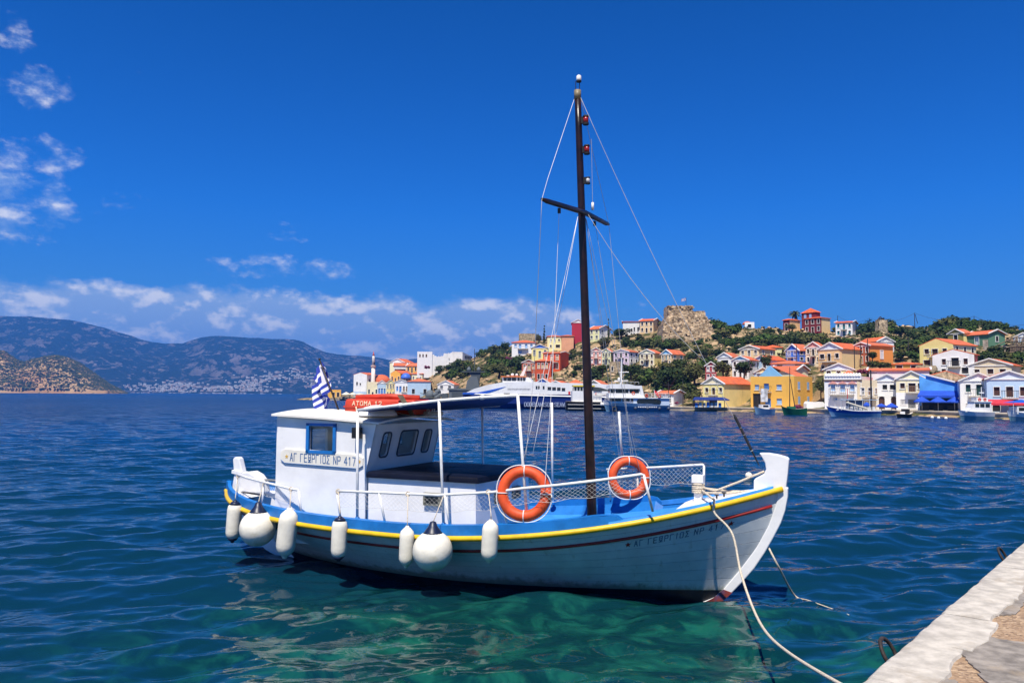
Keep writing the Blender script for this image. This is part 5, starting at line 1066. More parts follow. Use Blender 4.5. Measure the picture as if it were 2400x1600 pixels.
H_('red_house', 'dark red house with cream shutters, leftmost of the red group', Z6, 382, 546, None, 748, 782, 975, 0, None, 'brick', ped='brick', wins=[(.2, .62, .16, .25, 'cream'), (.52, .55, .2, .34, 'cream'), (.85, .62, .16, .25, 'cream'), (.2, .05, .16, .24, 'cream'), (.52, .05, .2, .28, 'cream'), (.85, .05, .16, .24, 'cream')], bal=(.5, .5, .4), depth=9)
# --- houses behind the ferries
H_('house', 'small house with blue pediment and white emblem rising behind the ferry', Z6, 560, 716, 820, 980, 1030, 1120, 30, 202, 'white', ped='blue', win=None)
H_('house', 'white gabled house with red roof rising behind the ferry bridge', Z6, 730, 865, 950, 1010, 1040, 1120, 30, 196, 'white', win=None)
H_('house', 'long house with red roof rising behind the ferry, left of the mast', Z6, 950, 1135, None, 985, 1045, 1120, 0, 192, 'cream', win=None, roof='hip', depth=8)
H_('house', 'cream gabled house with red roof behind the white tour boat', Z6, 1150, 1385, 1465, 1003, 1075, 1170, 30, 176, 'cream', side='yellow', win=(2, 1), sh='grey')
H_('house', 'small white house with low pediment behind the grey navy ship', Z5, 1180, 1375, 1445, 795, 842, 925, 26, 268, 'white', ped='white', win=(2, 1), sh='grey')
# --- mosque point
H_('house', 'white gabled house with pale blue base at the tip of the point', Z5, 150, 305, 420, 695, 722, 950, 32, 332, 'white', side='white', wins=[(.27, .54, .12, .15, 'dark'), (.52, .54, .1, .1, 'dark'), (.2, .0, .2, .16, 'dark', 'a')], swin=(2, 2), base=('lblue', .26), zb=1.2, trim=False)
H_('house', 'cream flat-fronted building below the red mosque dome', Z5, 318, 448, None, None, 822, 962, 0, 324, 'cream', win=(3, 1), sh='green', roof='flat', depth=8, zb=1.2)
H_('house', 'white gabled house with bright blue doors on the point', Z5, 442, 550, None, 792, 828, 975, 0, 318, 'lblue', ped='white', wins=[(.2, .30, .18, .36, 'blue'), (.5, .22, .2, .46, 'blue'), (.8, .30, .18, .36, 'blue'), (.5, .0, .5, .17, 'blue')], bal=(.5, .21, .7, 'blue'), zb=1.2, depth=9)
H_('house', 'small yellow gabled house right of the blue-doored one', Z5, 552, 650, None, 786, 825, 975, 0, 314, 'yellow', ped='yellow', win=(3, 2), sh='grey', zb=1.2, depth=9)
H_('house', 'ochre house with dark windows behind the yellow gable', Z5, 604, 720, 860, 668, 706, 830, 34, 330, 'ochre', side='ochre', ped='ochre', win=(3, 1), sh='brown', trim=False)
H_('house', 'cream house with low red roof just behind the blue dome', Z5, 862, 990, 1095, 680, 712, 830, 34, 318, 'cream', side='tan', win=(3, 1), sh='grey', roof='hip')
H_('house', 'large house with white classical pediment, uppermost on the point', Z5, 593, 770, 882, 525, 572, 715, 34, 352, 'cream', side='white', ped='white', win=None)
H_('house', 'white house with a wide dark veranda below the classical pediment', Z5, 642, 797, None, 580, 612, 690, 0, 345, 'white', wins=[(.5, .12, .85, .38, 'dark')], roof='eave', depth=7)
H_('house', 'orange house with three windows beside the white veranda', Z5, 798, 932, 1022, 580, 615, 700, 34, 340, 'ochre', side='ochre', win=(3, 1), sh='dark', roof='eave')
H_('house', 'white gabled front of the big pale blue house with blue doors', Z5, 657, 810, None, 780, 812, 985, 0, 300, 'white', ped='white', wins=[(.18, .45, .13, .3, 'blue'), (.42, .38, .16, .38, 'blue'), (.7, .42, .12, .33, 'wood'), (.92, .42, .1, .33, 'wood')], bal=(.72, .4, .4, 'wood'), zb=1.2, depth=9)
H_('house', 'big pale blue house with red roof and long plain side on the point', Z5, 812, 1092, None, 762, 806, 990, 0, 296, 'lblue', win=(2, 1), sh='dark', roof='hip', zb=1.2, depth=10)
H_('customs_house', 'low ochre building with columns at the very end of the point', lambda x, y: (740+x/6.918, 840+y/6.918), 95, 400, None, None, 520, 652, 0, 345, 'ochre', wins=[(.3, .15, .07, .4, 'dark'), (.62, .05, .12, .7, 'dark'), (.85, .05, .12, .7, 'dark')], roof='flat', zb=1.0, depth=8)
# ------------------------------------------------------------------ hill the town stands on
def add_ctrl(px, py, D): P = atY(px, py, D); CTRL.append(tuple(P))
for px, py in ((1040, 862), (1075, 858), (1114, 846), (1160, 836), (1200, 835), (1265, 806), (1332, 786), (1437, 784), (1500, 776), (1545, 772), (1561, 758), (1600, 762), (1663, 770), (1713, 772), (1741, 771), (1789, 771), (1827, 770), (1880, 779), (1942, 782), (2002, 778), (2049, 772), (2112, 770), (2161, 768), (2240, 764), (2293, 760), (2346, 766), (2400, 780), (2480, 790), (2600, 800)):
    D = autoD(px, py); add_ctrl(px, py, D); P = atY(px, py, D+70); CTRL.append((P[0], P[1], atY(px, py, D)[2]-8))
for px in range(700, 2900, 70):
    D = shoreD(px); P = atY(px, 940, D); CTRL.append((P[0], P[1], .5)); P = atY(px, 940, D-14); CTRL.append((P[0], P[1], -5)); P = atY(px, 940, D+9); CTRL.append((P[0], P[1], .6))
for q in ((700, 380, -4), (760, 400, -3), (850, 420, 0), (640, 350, -5), (900, 345, 6), (960, 345, 9), (940, 330, 8)): P = atY(q[0], 900, q[1]); CTRL.append((P[0], P[1], q[2]))
C_ = np.array(CTRL); _keep = []
for i in range(len(C_)):
    if all(np.hypot(*(C_[i, :2]-C_[j, :2])) > 3.0 for j in _keep): _keep.append(i)
C_ = C_[_keep]
_K = np.hypot(C_[:, None, 0]-C_[None, :, 0], C_[:, None, 1]-C_[None, :, 1]); _n = len(C_)
_A = np.zeros((_n+3, _n+3)); _A[:_n, :_n] = _K-np.eye(_n)*1.2; _A[:_n, _n] = 1; _A[:_n, _n+1:] = C_[:, :2]; _A[_n, :_n] = 1; _A[_n+1:, :_n] = C_[:, :2].T
_w = np.linalg.solve(_A, np.concatenate([C_[:, 2], np.zeros(3)]))
_rock = fbm(41, 5, .6); _rock2 = fbm(43, 4, .55)
def terr(X, Y, detail=True):
    X = np.asarray(X, float); Y = np.asarray(Y, float); sh = X.shape; x, y = X.ravel(), Y.ravel()
    z = _w[_n]+_w[_n+1]*x+_w[_n+2]*y
    for i in range(_n): z = z+_w[i]*np.hypot(x-C_[i, 0], y-C_[i, 1])
    if detail:
        hm = np.ones_like(z)
        for hx, hy, hr in HOUSES: hm = np.minimum(hm, np.clip((np.hypot(x-hx, y-hy)-hr)/4, 0, 1))
        z = z+((_rock(x*.11, y*.11)-.5)*3.4+(_rock2(x*.45, y*.45)-.5)*1.5)*hm*np.clip((z-1)/3, 0, 1)
    return z.reshape(sh)
gx, gy = np.meshgrid(np.arange(-95, 175, 1.35), np.arange(84, 440, 1.5), indexing='ij')
gz = terr(gx, gy); gz = np.where(gz < -4, -4, gz)
a_, b_ = gx.shape; ii, jj = np.meshgrid(np.arange(a_-1), np.arange(b_-1), indexing='ij'); q_ = (ii*b_+jj).ravel()
me = bpy.data.meshes.new('hillside'); me.from_pydata(np.stack([gx, gy, gz], -1).reshape(-1, 3).tolist(), [], np.stack([q_, q_+b_, q_+b_+1, q_+1], -1).tolist()); me.polygons.foreach_set('use_smooth', [True]*len(me.polygons))
me.materials.append(land_mat('hillside_rock', (.52, .37, .21), (.075, .078, .030), (.26, .18, .095), .30, .46, .7)); put('hillside', me, kind='structure')
def tz(x, y):
    i = min(max((x+95)/1.35, 0), a_-1.001); j = min(max((y-84)/1.5, 0), b_-1.001); i0, j0 = int(i), int(j); u, v = i-i0, j-j0
    return float((gz[i0, j0]*(1-u)+gz[i0+1, j0]*u)*(1-v)+(gz[i0, j0+1]*(1-u)+gz[i0+1, j0+1]*u)*v)
def hit(px, py):
    """where the line of sight through a photo pixel meets the hillside"""
    v = ray(px, py)
    for D in np.arange(shoreD(px)+2, 430, .8):
        p = CP+v*(D/v[1]); 
        if p[0] < -94 or p[0] > 173: continue
        if p[2] < tz(p[0], p[1]): return p
    return None
# quay along the town front
qpts = [atY(px, 950, shoreD(px))[:2] for px in range(770, 2900, 25)]
mb = MB(); n = len(qpts); rows = []
for i, p in enumerate(qpts):
    t = qpts[min(i+1, n-1)]-qpts[max(i-1, 0)]; nrm = np.array([-t[1], t[0]]); nrm /= np.linalg.norm(nrm)
    if nrm[1] < 0: nrm = -nrm
    b = p+nrm*7.5; rows.append([(p[0], p[1], -1.5), (p[0], p[1], QT-.18), (p[0]-nrm[0]*.1, p[1]-nrm[1]*.1, QT-.17), (p[0]-nrm[0]*.1, p[1]-nrm[1]*.1, QT), (b[0], b[1], QT+.02), (b[0], b[1], -1.)])
mb.grid(rows); mb.build('harbour_quay', mat('quay_concrete', (.50, .43, .33), .9, .2, .5, .02, dirt=((.28, .23, .17), .5, .7)), kind='structure')
# loose rocks on the bare slopes, and the boulder shore of the point: masses nobody could count
rng = random.Random(12); mb = MB()
ico = [(0, 0, 1), (.9, 0, .4), (.28, .85, .4), (-.72, .53, .4), (-.72, -.53, .4), (.28, -.85, .4), (0, 0, -.5)]; icf = [(0, 1, 2), (0, 2, 3), (0, 3, 4), (0, 4, 5), (0, 5, 1), (6, 2, 1), (6, 3, 2), (6, 4, 3), (6, 5, 4), (6, 1, 5)]
def rock(mb, p, s):
    mb.add([(p[0]+(q[0]+rng.uniform(-.3, .3))*s*1.2, p[1]+(q[1]+rng.uniform(-.3, .3))*s, p[2]+(q[2]+rng.uniform(-.3, .2))*s*.75) for q in ico], icf)
for _ in range(3800):
    x, y = rng.uniform(-60, 165), rng.uniform(100, 330)
    z = tz(x, y)
    if z < 2.5 or any(math.hypot(x-h[0], y-h[1]) < h[2] for h in HOUSES): continue
    rock(mb, (x, y, z), rng.uniform(.25, .9)*(1.8 if rng.random() < .07 else 1))
mb.build('hillside_boulders', mat('boulder', (.54, .39, .23), .95, .3, 1.2, .05, dirt=((.30, .22, .14), .5, .7)), kind='stuff', fixn=False, label='pale limestone boulders strewn over the bare hillside', category='rocks')
mb = MB()
for _ in range(5200):
    x, y = rng.uniform(-60, 165), rng.uniform(100, 330); z = tz(x, y)
    if z < 2.2 or any(math.hypot(x-h[0], y-h[1]) < h[2]*.95 for h in HOUSES) or _rock(x*.06+9, y*.06+4) < .43: continue
    s = rng.uniform(.35, 1.1); mb.cur = rng.choice((0, 0, 1, 2))
    for k in range(7):
        c = Vector((x+rng.gauss(0, s*.45), y+rng.gauss(0, s*.45), z+rng.uniform(0, s*.8))); a = Vector((rng.uniform(-1, 1), rng.uniform(-1, 1), rng.uniform(-.6, .6))).normalized()*s*.5; b = a.cross(Vector((rng.uniform(-1, 1), rng.uniform(-1, 1), rng.uniform(-1, 1)))).normalized()*s*.42
        mb.add([c+a, c+b, c-a, c-b], [(0, 1, 2, 3)])
mb.build('hillside_scrub', None, mats=[mat('scrub_green', (.045, .062, .022), .95, .3, .5), mat('scrub_dry', (.17, .14, .06), .95, .3, .5), mat('scrub_deep', (.028, .042, .016), .95, .3, .5)], kind='stuff', fixn=False, label='low green and dry scrub covering the hillside', category='scrub')
mb = MB()
for _ in range(420):
    px = rng.uniform(800, 905); p = atY(px, 940, shoreD(px)+rng.uniform(-3, 2)); rock(mb, (p[0], p[1], rng.uniform(.1, 1.3)), rng.uniform(.5, 1.3))
mb.build('shore_boulders', mat('shore_rock', (.34, .27, .19), .95, .35, 1.2, .05), kind='stuff', fixn=False, label='boulder breakwater along the shore of the point', category='rocks')
# ------------------------------------------------------------------ landmarks
def pz(Z, x, y, D): q = Z(x, y); return Vector(atY(q[0], q[1], D))
def make_fortress():
    D = 246; st = mat('fort_stone', (.54, .40, .24), .95, .5, .8, .12, dirt=((.26, .19, .11), .5, .8), bscale=2.2)
    o = pz(Z7, 310, 470, D); root = empty('fortress', o, 0, 'ruined stone fortress on the hilltop, flying a small flag', 'fortress'); sc = D/FPX/5.227; rg = random.Random(5); fn = fbm(55, 4)
    left = [(650, -30), (520, -6), (440, 8), (400, 40), (355, 60), (320, 82), (190, 84)]; right = [(650, 640), (520, 600), (450, 590), (360, 548), (300, 522), (264, 514), (256, 390), (200, 380)]
    def topy(x):
        base = 198 if x < 382 else 264
        return base+8*math.sin(x*.13)+22*(float(fn(x*.08, 3.3))-.5)*2
    mb = MB(); bw, bh = .62, .42; z = (470-650)*sc
    core = MB()
    while z < (470-185)*sc:
        y_ = 470-z/sc; xl = np.interp(-y_, [-a for a, b in left], [b for a, b in left]); xr = np.interp(-y_, [-a for a, b in right], [b for a, b in right]); x = xl+rg.uniform(-4, 4)
        while x < xr:
            w = bw*rg.uniform(.7, 1.6)/sc
            if y_ > topy(x)-2 and not (rg.random() < .03):
                f = max(0, (y_-260)/260); yo = -3.2*f+rg.uniform(-.16, .16)+(float(fn(x*.02, y_*.02))-.5)*1.6
                mb.cur = rg.randrange(3); h2 = bh*rg.uniform(.8, 1.15); mb.box(((x+w/2-310)*sc, yo+1.2, z+bh/2), (w*sc*.96, 2.4, h2), rz=rg.uniform(-.05, .05))
            x += w
        core.bbox(((xl-300)*sc, 1.6-3.2*max(0, (y_-260)/260), z), ((min(xr, 382 if y_ < 262 else 999)-320)*sc, 9-1.2*rg.random(), z+bh*1.0)); z += bh
    mats_ = [st, mat('fort_stone_pale', (.62, .48, .31), .95, .35, .9, .1), mat('fort_stone_dark', (.36, .26, .16), .95, .4, .9, .1)]
    mb.build('masonry', None, root, mats=mats_, kind='stuff', fixn=False); core.build('rampart_core', st, root)
    flag_small(pz(Z7, 303, 215, D), 3.2, 1.5, 'small blue and white flag flying on the hilltop fortress')
def flag_small(b, h, w, lab):
    root = empty('flag', b-Vector((0, 0, .6)), 0, lab, 'flag'); MB().tube([(0, 0, 0), (0, 0, h+.6)], .06, 6).build('pole', mat('staff_dark', (.035, .025, .02), .5, .3), root)
    mb = MB(); P = []
    for i in range(10): P.append([(-w*j/12, .12*math.sin(j*.9), .6+h-.05-w*.66*i/9-.25*j/12*w+.06*math.sin(j)) for j in range(13)])
    mb.grid(P); mb.mi = [1 if (i % 2 == 1 if not (j < 5 and i < 5) else (i == 2 or j == 2)) else 0 for i in range(9) for j in range(12)]
    mb.build('cloth', None, root, True, mats=[mat('flag_blue', (.025, .05, .36), .8), mat('flag_white', (.74, .74, .78), .8)], fixn=False)
make_fortress()
def make_castle_white():
    D = 318; o = pz(Z5, 1200, 640, D); root = empty('white_fort', o, math.atan2(-o.x, o.y)*1.0, 'long white crenellated building on the rise behind the point', 'fort'); sc = D/FPX/5.227*1.0
    X = lambda x: (x-1200)*sc; Zz = lambda y: (640-y)*sc; m = wm('white')
    MB().bbox((X(930), 0, Zz(760)), (X(1112), 9, Zz(440))).build('left_block', m, root)
    mb = MB(); top = [(1112, 480), (1132, 470), (1140, 490), (1160, 488), (1166, 500), (1185, 498), (1190, 488), (1200, 500), (1225, 490), (1245, 492), (1255, 455), (1268, 455), (1270, 462), (1282, 452), (1288, 462), (1300, 462), (1304, 450), (1318, 452), (1320, 462), (1335, 450), (1352, 445)]
    mb.prism([(X(a), Zz(b)) for a, b in top]+[(X(1352), Zz(760)), (X(1112), Zz(760))], 1.2, (0, 1.6, 0), (1, 0, 0), (0, 0, 1), (0, -1, 0)); mb.build('crenellated_wall', m, root)
    MB().bbox((X(1352), .2, Zz(760)), (X(1482), 8, Zz(438))).build('right_block', m, root)
    mb = MB(); mb.add([(X(1482), .2, Zz(760)), (X(1612), 9, Zz(760)), (X(1612), 9, Zz(478)), (X(1482), .2, Zz(440)), (X(1400), 9, Zz(760)), (X(1400), 9, Zz(440))], [(0, 1, 2, 3), (1, 4, 5, 2), (3, 2, 5)]); mb.build('side_wing', wm('white'), root)
    for x in (962, 1000, 1040): f = MB().bbox((X(x-10), -.06, Zz(508)), (X(x+10), .03, Zz(468))).build('window', TRIM(), root); MB().bbox((X(x-8), -.08, Zz(506)), (X(x+8), -.061, Zz(470))).build('pane', sm_('brown'), f)
    for x in (1318, 1412): MB().bbox((X(x-3), .1, Zz(530)), (X(x+3), .42 if x < 1350 else .199, Zz(515))).build('slit', sm_('dark'), root)
    for k, x in enumerate((1520, 1540, 1560, 1580, 1600)):
        yy = .2+(x-1482)/130*8.8; MB().box((X(x), yy-.1, Zz(498)), (.75, .3, 1.2), rz=math.atan2(8.8, X(1612)-X(1482))).build('window', sm_('dark'), root)
    CT = root
make_castle_white()
def make_minaret():
    D = 326; b = pz(Z5, 386, 950, D); b.z = 1; root = empty('minaret', b, 0, 'slim white minaret with pink-red tip beside the red mosque dome', 'minaret'); sc = D/FPX/5.227; zz = lambda y: pz(Z5, 386, y, D).z-b.z
    w = mat('minaret_white', (.76, .70, .62), .9, .08, .8)
    MB().lathe([(26*sc, -2), (24*sc, zz(820)), (23*sc, zz(640))], (0, 0, 0), 14).build('shaft', w, root, True)
    MB().lathe([(23*sc, zz(640)), (31*sc, zz(625)), (31*sc, zz(608)), (27*sc, zz(607))], (0, 0, 0), 14).build('gallery', mat('gallery_pink', (.60, .42, .36), .9), root)
    MB().lathe([(18*sc, zz(609)), (17*sc, zz(520)), (14*sc, zz(490))], (0, 0, 0), 12).build('upper_shaft', w, root, True)
    MB().lathe([(15*sc, zz(490)), (10*sc, zz(470)), (1*sc, zz(432))], (0, 0, 0), 12).build('spire', mat('spire_pink', (.50, .12, .10), .8), root, True)
    MB().bbox((8*sc, -18.5*sc, zz(600)), (20*sc, -14*sc, zz(570))).build('door', sm_('dark'), root)
    D = 330; c = pz(Z5, 492, 815, D); root = empty('mosque', (c.x, c.y, 1), 0, 'low mosque with wide orange-red dome', 'mosque'); r = 112*sc; zc = c.z-1; hd = pz(Z5, 492, 718, D).z-c.z
    MB().lathe([(r*1.02, 0), (r*1.02, zc)], (0, 0, 0), 8).build('drum', wm('cream'), root)
    MB().lathe([(r*math.cos(a), zc+hd*math.sin(a)) for a in np.linspace(0, 1.5, 9)], (0, 0, 0), 24).build('dome', mat('dome_red', (.58, .13, .05), .8, .12, 1.), root, True)
    D = 312; c = pz(Z5, 790, 770, D); root = empty('domed_church', (c.x, c.y, 1), 0, 'church with bright blue dome between the ochre and pale blue houses', 'church'); r = 62*sc; zc = c.z-1; hd = pz(Z5, 790, 700, D).z-c.z
    MB().lathe([(r*.9, 0), (r*.9, zc)], (0, 0, 0), 8).build('drum', wm('white'), root)
    for k in range(8): a = R(-90+(k-3.5)*22); MB().box((r*.91*math.cos(a), r*.91*math.sin(a), zc-.6), (.1, .5, .9), rz=a).build('window', sm_('dark'), root)
    MB().lathe([(r*math.cos(a), zc+hd*math.sin(a)) for a in np.linspace(0, 1.5, 8)], (0, 0, 0), 20).build('dome', mat('dome_blue', (.05, .15, .62), .5, .12, 1.5), root, True)
    D = autoD(1756, 763); c = pz(Z7, 1080, 410, D); tag(MB().lathe([(1.6*math.cos(a), 1.1*math.sin(a)) for a in np.linspace(0, 1.5, 7)], (0, 0, 0), 16).build('chapel_dome', mat('dome_red', (.58, .13, .05), .8), None, True, loc=c+Vector((0, 2.5, -.1))), 'small orange cupola topping the tiny crest chapel', 'dome')
make_minaret()
def make_windmill():
    D = autoD(2065, 768); D -= 14; b = pz(Z8, 780, 222, D); root = empty('windmill', b-Vector((0, 0, 1)), 0, 'round stone windmill stump with broken timber on top, on the right crest', 'windmill'); sc = D/FPX/4.704; h = (222-142)*sc
    MB().lathe([(70*sc, -2), (65*sc, h*.5+1), (61*sc, h+1), (52*sc, h+1), (52*sc, h)], (0, 0, 0), 18).build('tower', wm('stone'), root)
    tm = mat('old_timber', (.06, .045, .035), .9, .3)
    for a, e in (((-45, 0, h+1), (-10, 0, h+1+38*sc)), ((-10, 0, h+1+38*sc), (30, 0, h+1)), ((-50, 10, h+1.0), (10, -10, h+1+24*sc)), ((-60, 0, h*.4+1), (-30, 0, h+1+12*sc))): MB().tube([(a[0]*sc, a[1]*sc-(62*sc if a[2] < h else 0), a[2]), (e[0]*sc, e[1]*sc, e[2])], .14, 6).build('beam', tm, root)
make_windmill()
def make_taverna():
    D = 124; sc = D/FPX/4.704*1.11; o = pz(Z8, 1460, 1185, D); o.z = QT; root = empty('taverna', o, math.atan2(-o.x, o.y), 'blue-walled taverna with a big blue awning on the right waterfront', 'taverna'); X = lambda x: (x-1460)*sc; zz = lambda y: (1190-y)*sc
    mb = MB(); mb.prism([(X(1256), -1), (X(1660), -1), (X(1660), zz(945)), (X(1340), zz(845)), (X(1256), zz(818))], 5, (0, 2, 0), (1, 0, 0), (0, 0, 1), (0, 1, 0)); mb.build('wall', mat('wall_azure', (.10, .36, .75), .9, .12, .6, .02, dirt=((.25, .5, .78), .52, .7)), root)
    mb = MB(); mb.prism([(X(1318), zz(838)), (X(1665), zz(940)), (X(1665), zz(925)), (X(1318), zz(822))], 5.4, (0, 1.7, 0), (1, 0, 0), (0, 0, 1), (0, 1, 0)); mb.build('coping', TRIM(), root)
    MB().bbox((X(1275), 1.9, 0), (X(1640), 1.99, zz(1075))).build('shaded_opening', sm_('dark'), root)
    aw = mat('awning_royal', (.015, .075, .50), .8, .1, 1.)
    mb = MB(); mb.add([(X(1262), 1.95, zz(992)), (X(1640), 1.95, zz(992)), (X(1640), -1.4, zz(1042)), (X(1240), -1.4, zz(1042)), (X(1640), -1.4, zz(1062)), (X(1240), -1.4, zz(1062))], [(0, 1, 2, 3), (3, 2, 4, 5)]); mb.build('awning', aw, root)
    for k, x in enumerate((1280, 1420, 1560, 1650)):
        u = umbrella((X(x), -3.2, 0), 62*sc*1.25, zz(1098), zz(1050), aw, root)
    for x in (1300, 1420, 1540): MB().bbox((X(x)-.6, -2.6, 0), (X(x)+.6, -1.6, .75)).build('table', sm_('dark'), root)
def umbrella(p, r, z0, z1, m, par, name='parasol'):
    mb = MB(); n = 8; ring = [(p[0]+r*math.cos(2*math.pi*(k+.5)/n), p[1]+r*math.sin(2*math.pi*(k+.5)/n), z0) for k in range(n)]; r2 = [(q[0], q[1], z0-.18) for q in ring]
    mb.add([(p[0], p[1], z1)]+ring+r2, [(0, 1+k, 1+(k+1) % n) for k in range(n)]+[(1+k, 1+(k+1) % n, 1+n+(k+1) % n, 1+n+k) for k in range(n)])
    if par: c = mb.build(name, m, par); MB().tube([(p[0], p[1], p[2]), (p[0], p[1], z1)], .05, 6).build('pole', mat('pole_pale', (.5, .48, .42), .6), c); return c
    root = empty('parasol'); mb.build('canopy', m, root); MB().tube([(p[0], p[1], p[2]), (p[0], p[1], z1)], .05, 6).build('pole', mat('pole_pale', (.5, .48, .42), .6), root); return root
make_taverna()
def loose_umbrella(Z, x, y0, y1, wpx, D, m, lab):
    a = pz(Z, x, y0, D); b = pz(Z, x, y1, D); r = wpx/2*(a-pz(Z, x+1, y0, D)).length; u = umbrella((0, 0, 0), r, a.z-QT, b.z-QT, m, None); u.location = (a.x, a.y, QT); tag(u, lab, 'parasol', 'parasols on the harbour front')
aw = mat('awning_royal', (.015, .075, .50), .8); cr = mat('parasol_cream', (.72, .66, .52), .8)
loose_umbrella(Z8, 893, 1092, 1052, 130, 123, aw, 'dark blue parasol before the white house with arched doors')
loose_umbrella(Z8, 780, 1086, 1058, 110, 124, aw, 'brighter blue parasol behind the excursion boat, left of the dark blue one')
loose_umbrella(Z8, 618, 1075, 1042, 80, 126, aw, 'blue parasol partly hidden by the excursion boat roof')
for k, x in enumerate((60, 140, 220)): loose_umbrella(Z5, x, 962-k*2, 930+k*8, 120, 327-k, cr, ('leftmost', 'middle', 'rightmost')[k]+' of three cream parasols before the white house on the point')
def veranda():
    D = 143; o = pz(Z7, 605, 1450, D); o.z = QT; root = empty('pergola', o, math.atan2(-o.x, o.y), 'dark blue canopy over taverna tables before the yellow house', 'pergola'); sc = D/FPX/5.227*1.04; X = lambda x: (x-605)*sc; zz = lambda y: (1452-y)*sc
    mb = MB(); mb.add([(X(400), 0, zz(1362)), (X(820), 0, zz(1362)), (X(760), 2.2, zz(1332)), (X(420), 2.2, zz(1332)), (X(400), 0, zz(1372)), (X(820), 0, zz(1372))], [(0, 1, 2, 3), (0, 1, 5, 4)]); mb.build('canopy', mat('canopy_navy', (.01, .03, .18), .8), root)
    for x in (408, 520, 640, 760): MB().tube([(X(x), .1, 0), (X(x), .1, zz(1362))], .07, 6).build('post', sm_('dark'), root)
    for k in range(7): MB().bbox((X(440+45*k)-.25, .5, 0), (X(440+45*k)+.25, 1., .8+.1*(k % 2))).build('chair', mat('chair_white', (.6, .62, .62), .7) if k % 3 else sm_('blue'), root)
veranda()
# red awning of the right-hand house
o = pz(Z8, 2215, 1060, 110); mb = MB(); mb.add([(-4.2, 1.6, .55), (4.6, 1.6, .55), (4.6, -.6, 0), (-4.2, -.6, 0), (4.6, -.6, -.25), (-4.2, -.6, -.25)], [(0, 1, 2, 3), (3, 2, 4, 5)]); tag(mb.build('awning', mat('awning_red', (.55, .03, .05), .8), None, loc=o), 'red shop awning on the light blue house at the right border', 'awning')
# scaffolded ruin on the right
def scaffold():
    D = 172; o = pz(Z8, 2160, 600, D); root = empty('scaffolded_ruin', o, math.atan2(-o.x, o.y), 'concrete ruin with tangled timber scaffolding on the right slope', 'ruin'); sc = D/FPX/4.704*1.13; X = lambda x: (x-2160)*sc; zz = lambda y: (600-y)*sc; tm = mat('scaffold_wood', (.25, .19, .13), .9, .25); co = mat('raw_concrete', (.36, .30, .24), .95, .3, 1.)
    for a, b, c, d in ((1965, 2010, 600, 380), (2130, 2160, 600, 440), (2240, 2262, 600, 350), (2330, 2352, 600, 380)): MB().bbox((X(a), 0, -3), (X(b), 1.2, zz(d))).build('pillar', co, root)
    for y in (450, 545): MB().bbox((X(1965), .02, zz(y+10)), (X(2352), 3, zz(y))).build('slab', co, root)
    MB().bbox((X(1970), 3.01, -3), (X(2350), 3.4, zz(470))).build('back_wall', sm_('dark'), root)
    rg = random.Random(7)
    for k in range(16): x = 2195+k*11; MB().tube([(X(x+rg.uniform(-4, 4)), -.4, -2), (X(x), -.4, zz(rg.uniform(345, 420)))], .07, 5).build('pole', tm, root)
    for y in (365, 400, 455, 510, 560): MB().tube([(X(2180), -.5, zz(y)), (X(2365), -.5, zz(y+rg.uniform(-8, 8)))], .08, 5).build('ledger', tm, root)
    MB().tube([(X(2050), -.5, zz(455)), (X(2240), -.5, zz(360))], .09, 5).build('brace', tm, root)
scaffold()
# stone retaining walls and the pale slab by the ochre house
for Z, x0, x1, y0, y1, D, c, lab in ((Z8, 1195, 1400, 640, 760, 146, 'stone', 'stone terrace wall left of the tall white house'), (Z7, 1780, 2000, 1365, 1450, 139, 'white', 'low whitewashed rubble mound beside the ochre house'), (Z7, 1830, 1900, 1050, 1260, 152, 'stone', 'rough stone wall rising behind the ochre house')):
    a, b = pz(Z, x0, y1, D), pz(Z, x1, y0, D); rg = random.Random(x0); mb = MB(); W_ = b.x-a.x; Hh = b.z-a.z; pr = [(0, -2), (W_, -2)]+[(W_*(1-k/12), Hh*(1-(.25 if k in (0, 12) else 0)+rg.uniform(-.07, .05))) for k in range(13)]
    mb.prism(pr, 1.4, (0, 0, 0), (1, 0, 0), (0, 0, 1), (0, 1, 0)); tag(mb.build('stone_wall', wm(c), None, loc=a), lab, 'wall')
# poles and wires
pm = mat('pole_dark', (.035, .03, .03), .8, .2)
POL = []
def pole(Z, x, y0, y1, D, lab, r=.09, cross=False, grp='utility poles'):
    a, b = pz(Z, x, y1, D), pz(Z, x, y0, D); h = b.z-a.z; root = empty('utility_pole', a-Vector((0, 0, 1)), 0, lab, 'pole', grp); MB().tube([(0, 0, 0), (0, 0, h+1)], [r*1.2, r*.8], 7).build('shaft', pm, root)
    if cross: MB().box((0, 0, h+.5), (2.0, .1, .1)).build('crossarm', pm, root)
    POL.append(b); return root
P1 = pole(Z8, 297, 92, 160, autoD(1963, 755)+8, 'thin pole behind the tall white house on the crest')
P2 = pole(Z8, 650, 120, 245, autoD(2038, 772), 'thin pole left of the windmill stump'); P3 = pole(Z8, 1147, 62, 180, autoD(2143, 760), 'braced pole at the highest point of the power line'); P4 = pole(Z8, 1803, 98, 160, autoD(2283, 754), 'thin pole on the rocky knoll at the right')
a = pz(Z8, 1150, 75, autoD(2143, 760)); b = pz(Z8, 1180, 180, autoD(2143, 760)); MB().tube([a-P3.location, b-P3.location], .08, 5).build('strut', pm, P3)
w0 = pz(Z8, 2500, 165, autoD(2400, 770))
for p, q in ((POL[0], POL[1]), (POL[1], POL[2]), (POL[2], POL[3]), (POL[3], w0)):
    mb = MB(); mb.tube([(p.lerp(q, f)+Vector((0, 0, -1.6*4*f*(1-f))))-p for f in np.linspace(0, 1, 14)], .03, 4); tag(mb.build('power_line', pm, None, loc=p), 'sagging power line along the hill crest', 'cable', 'power line spans')
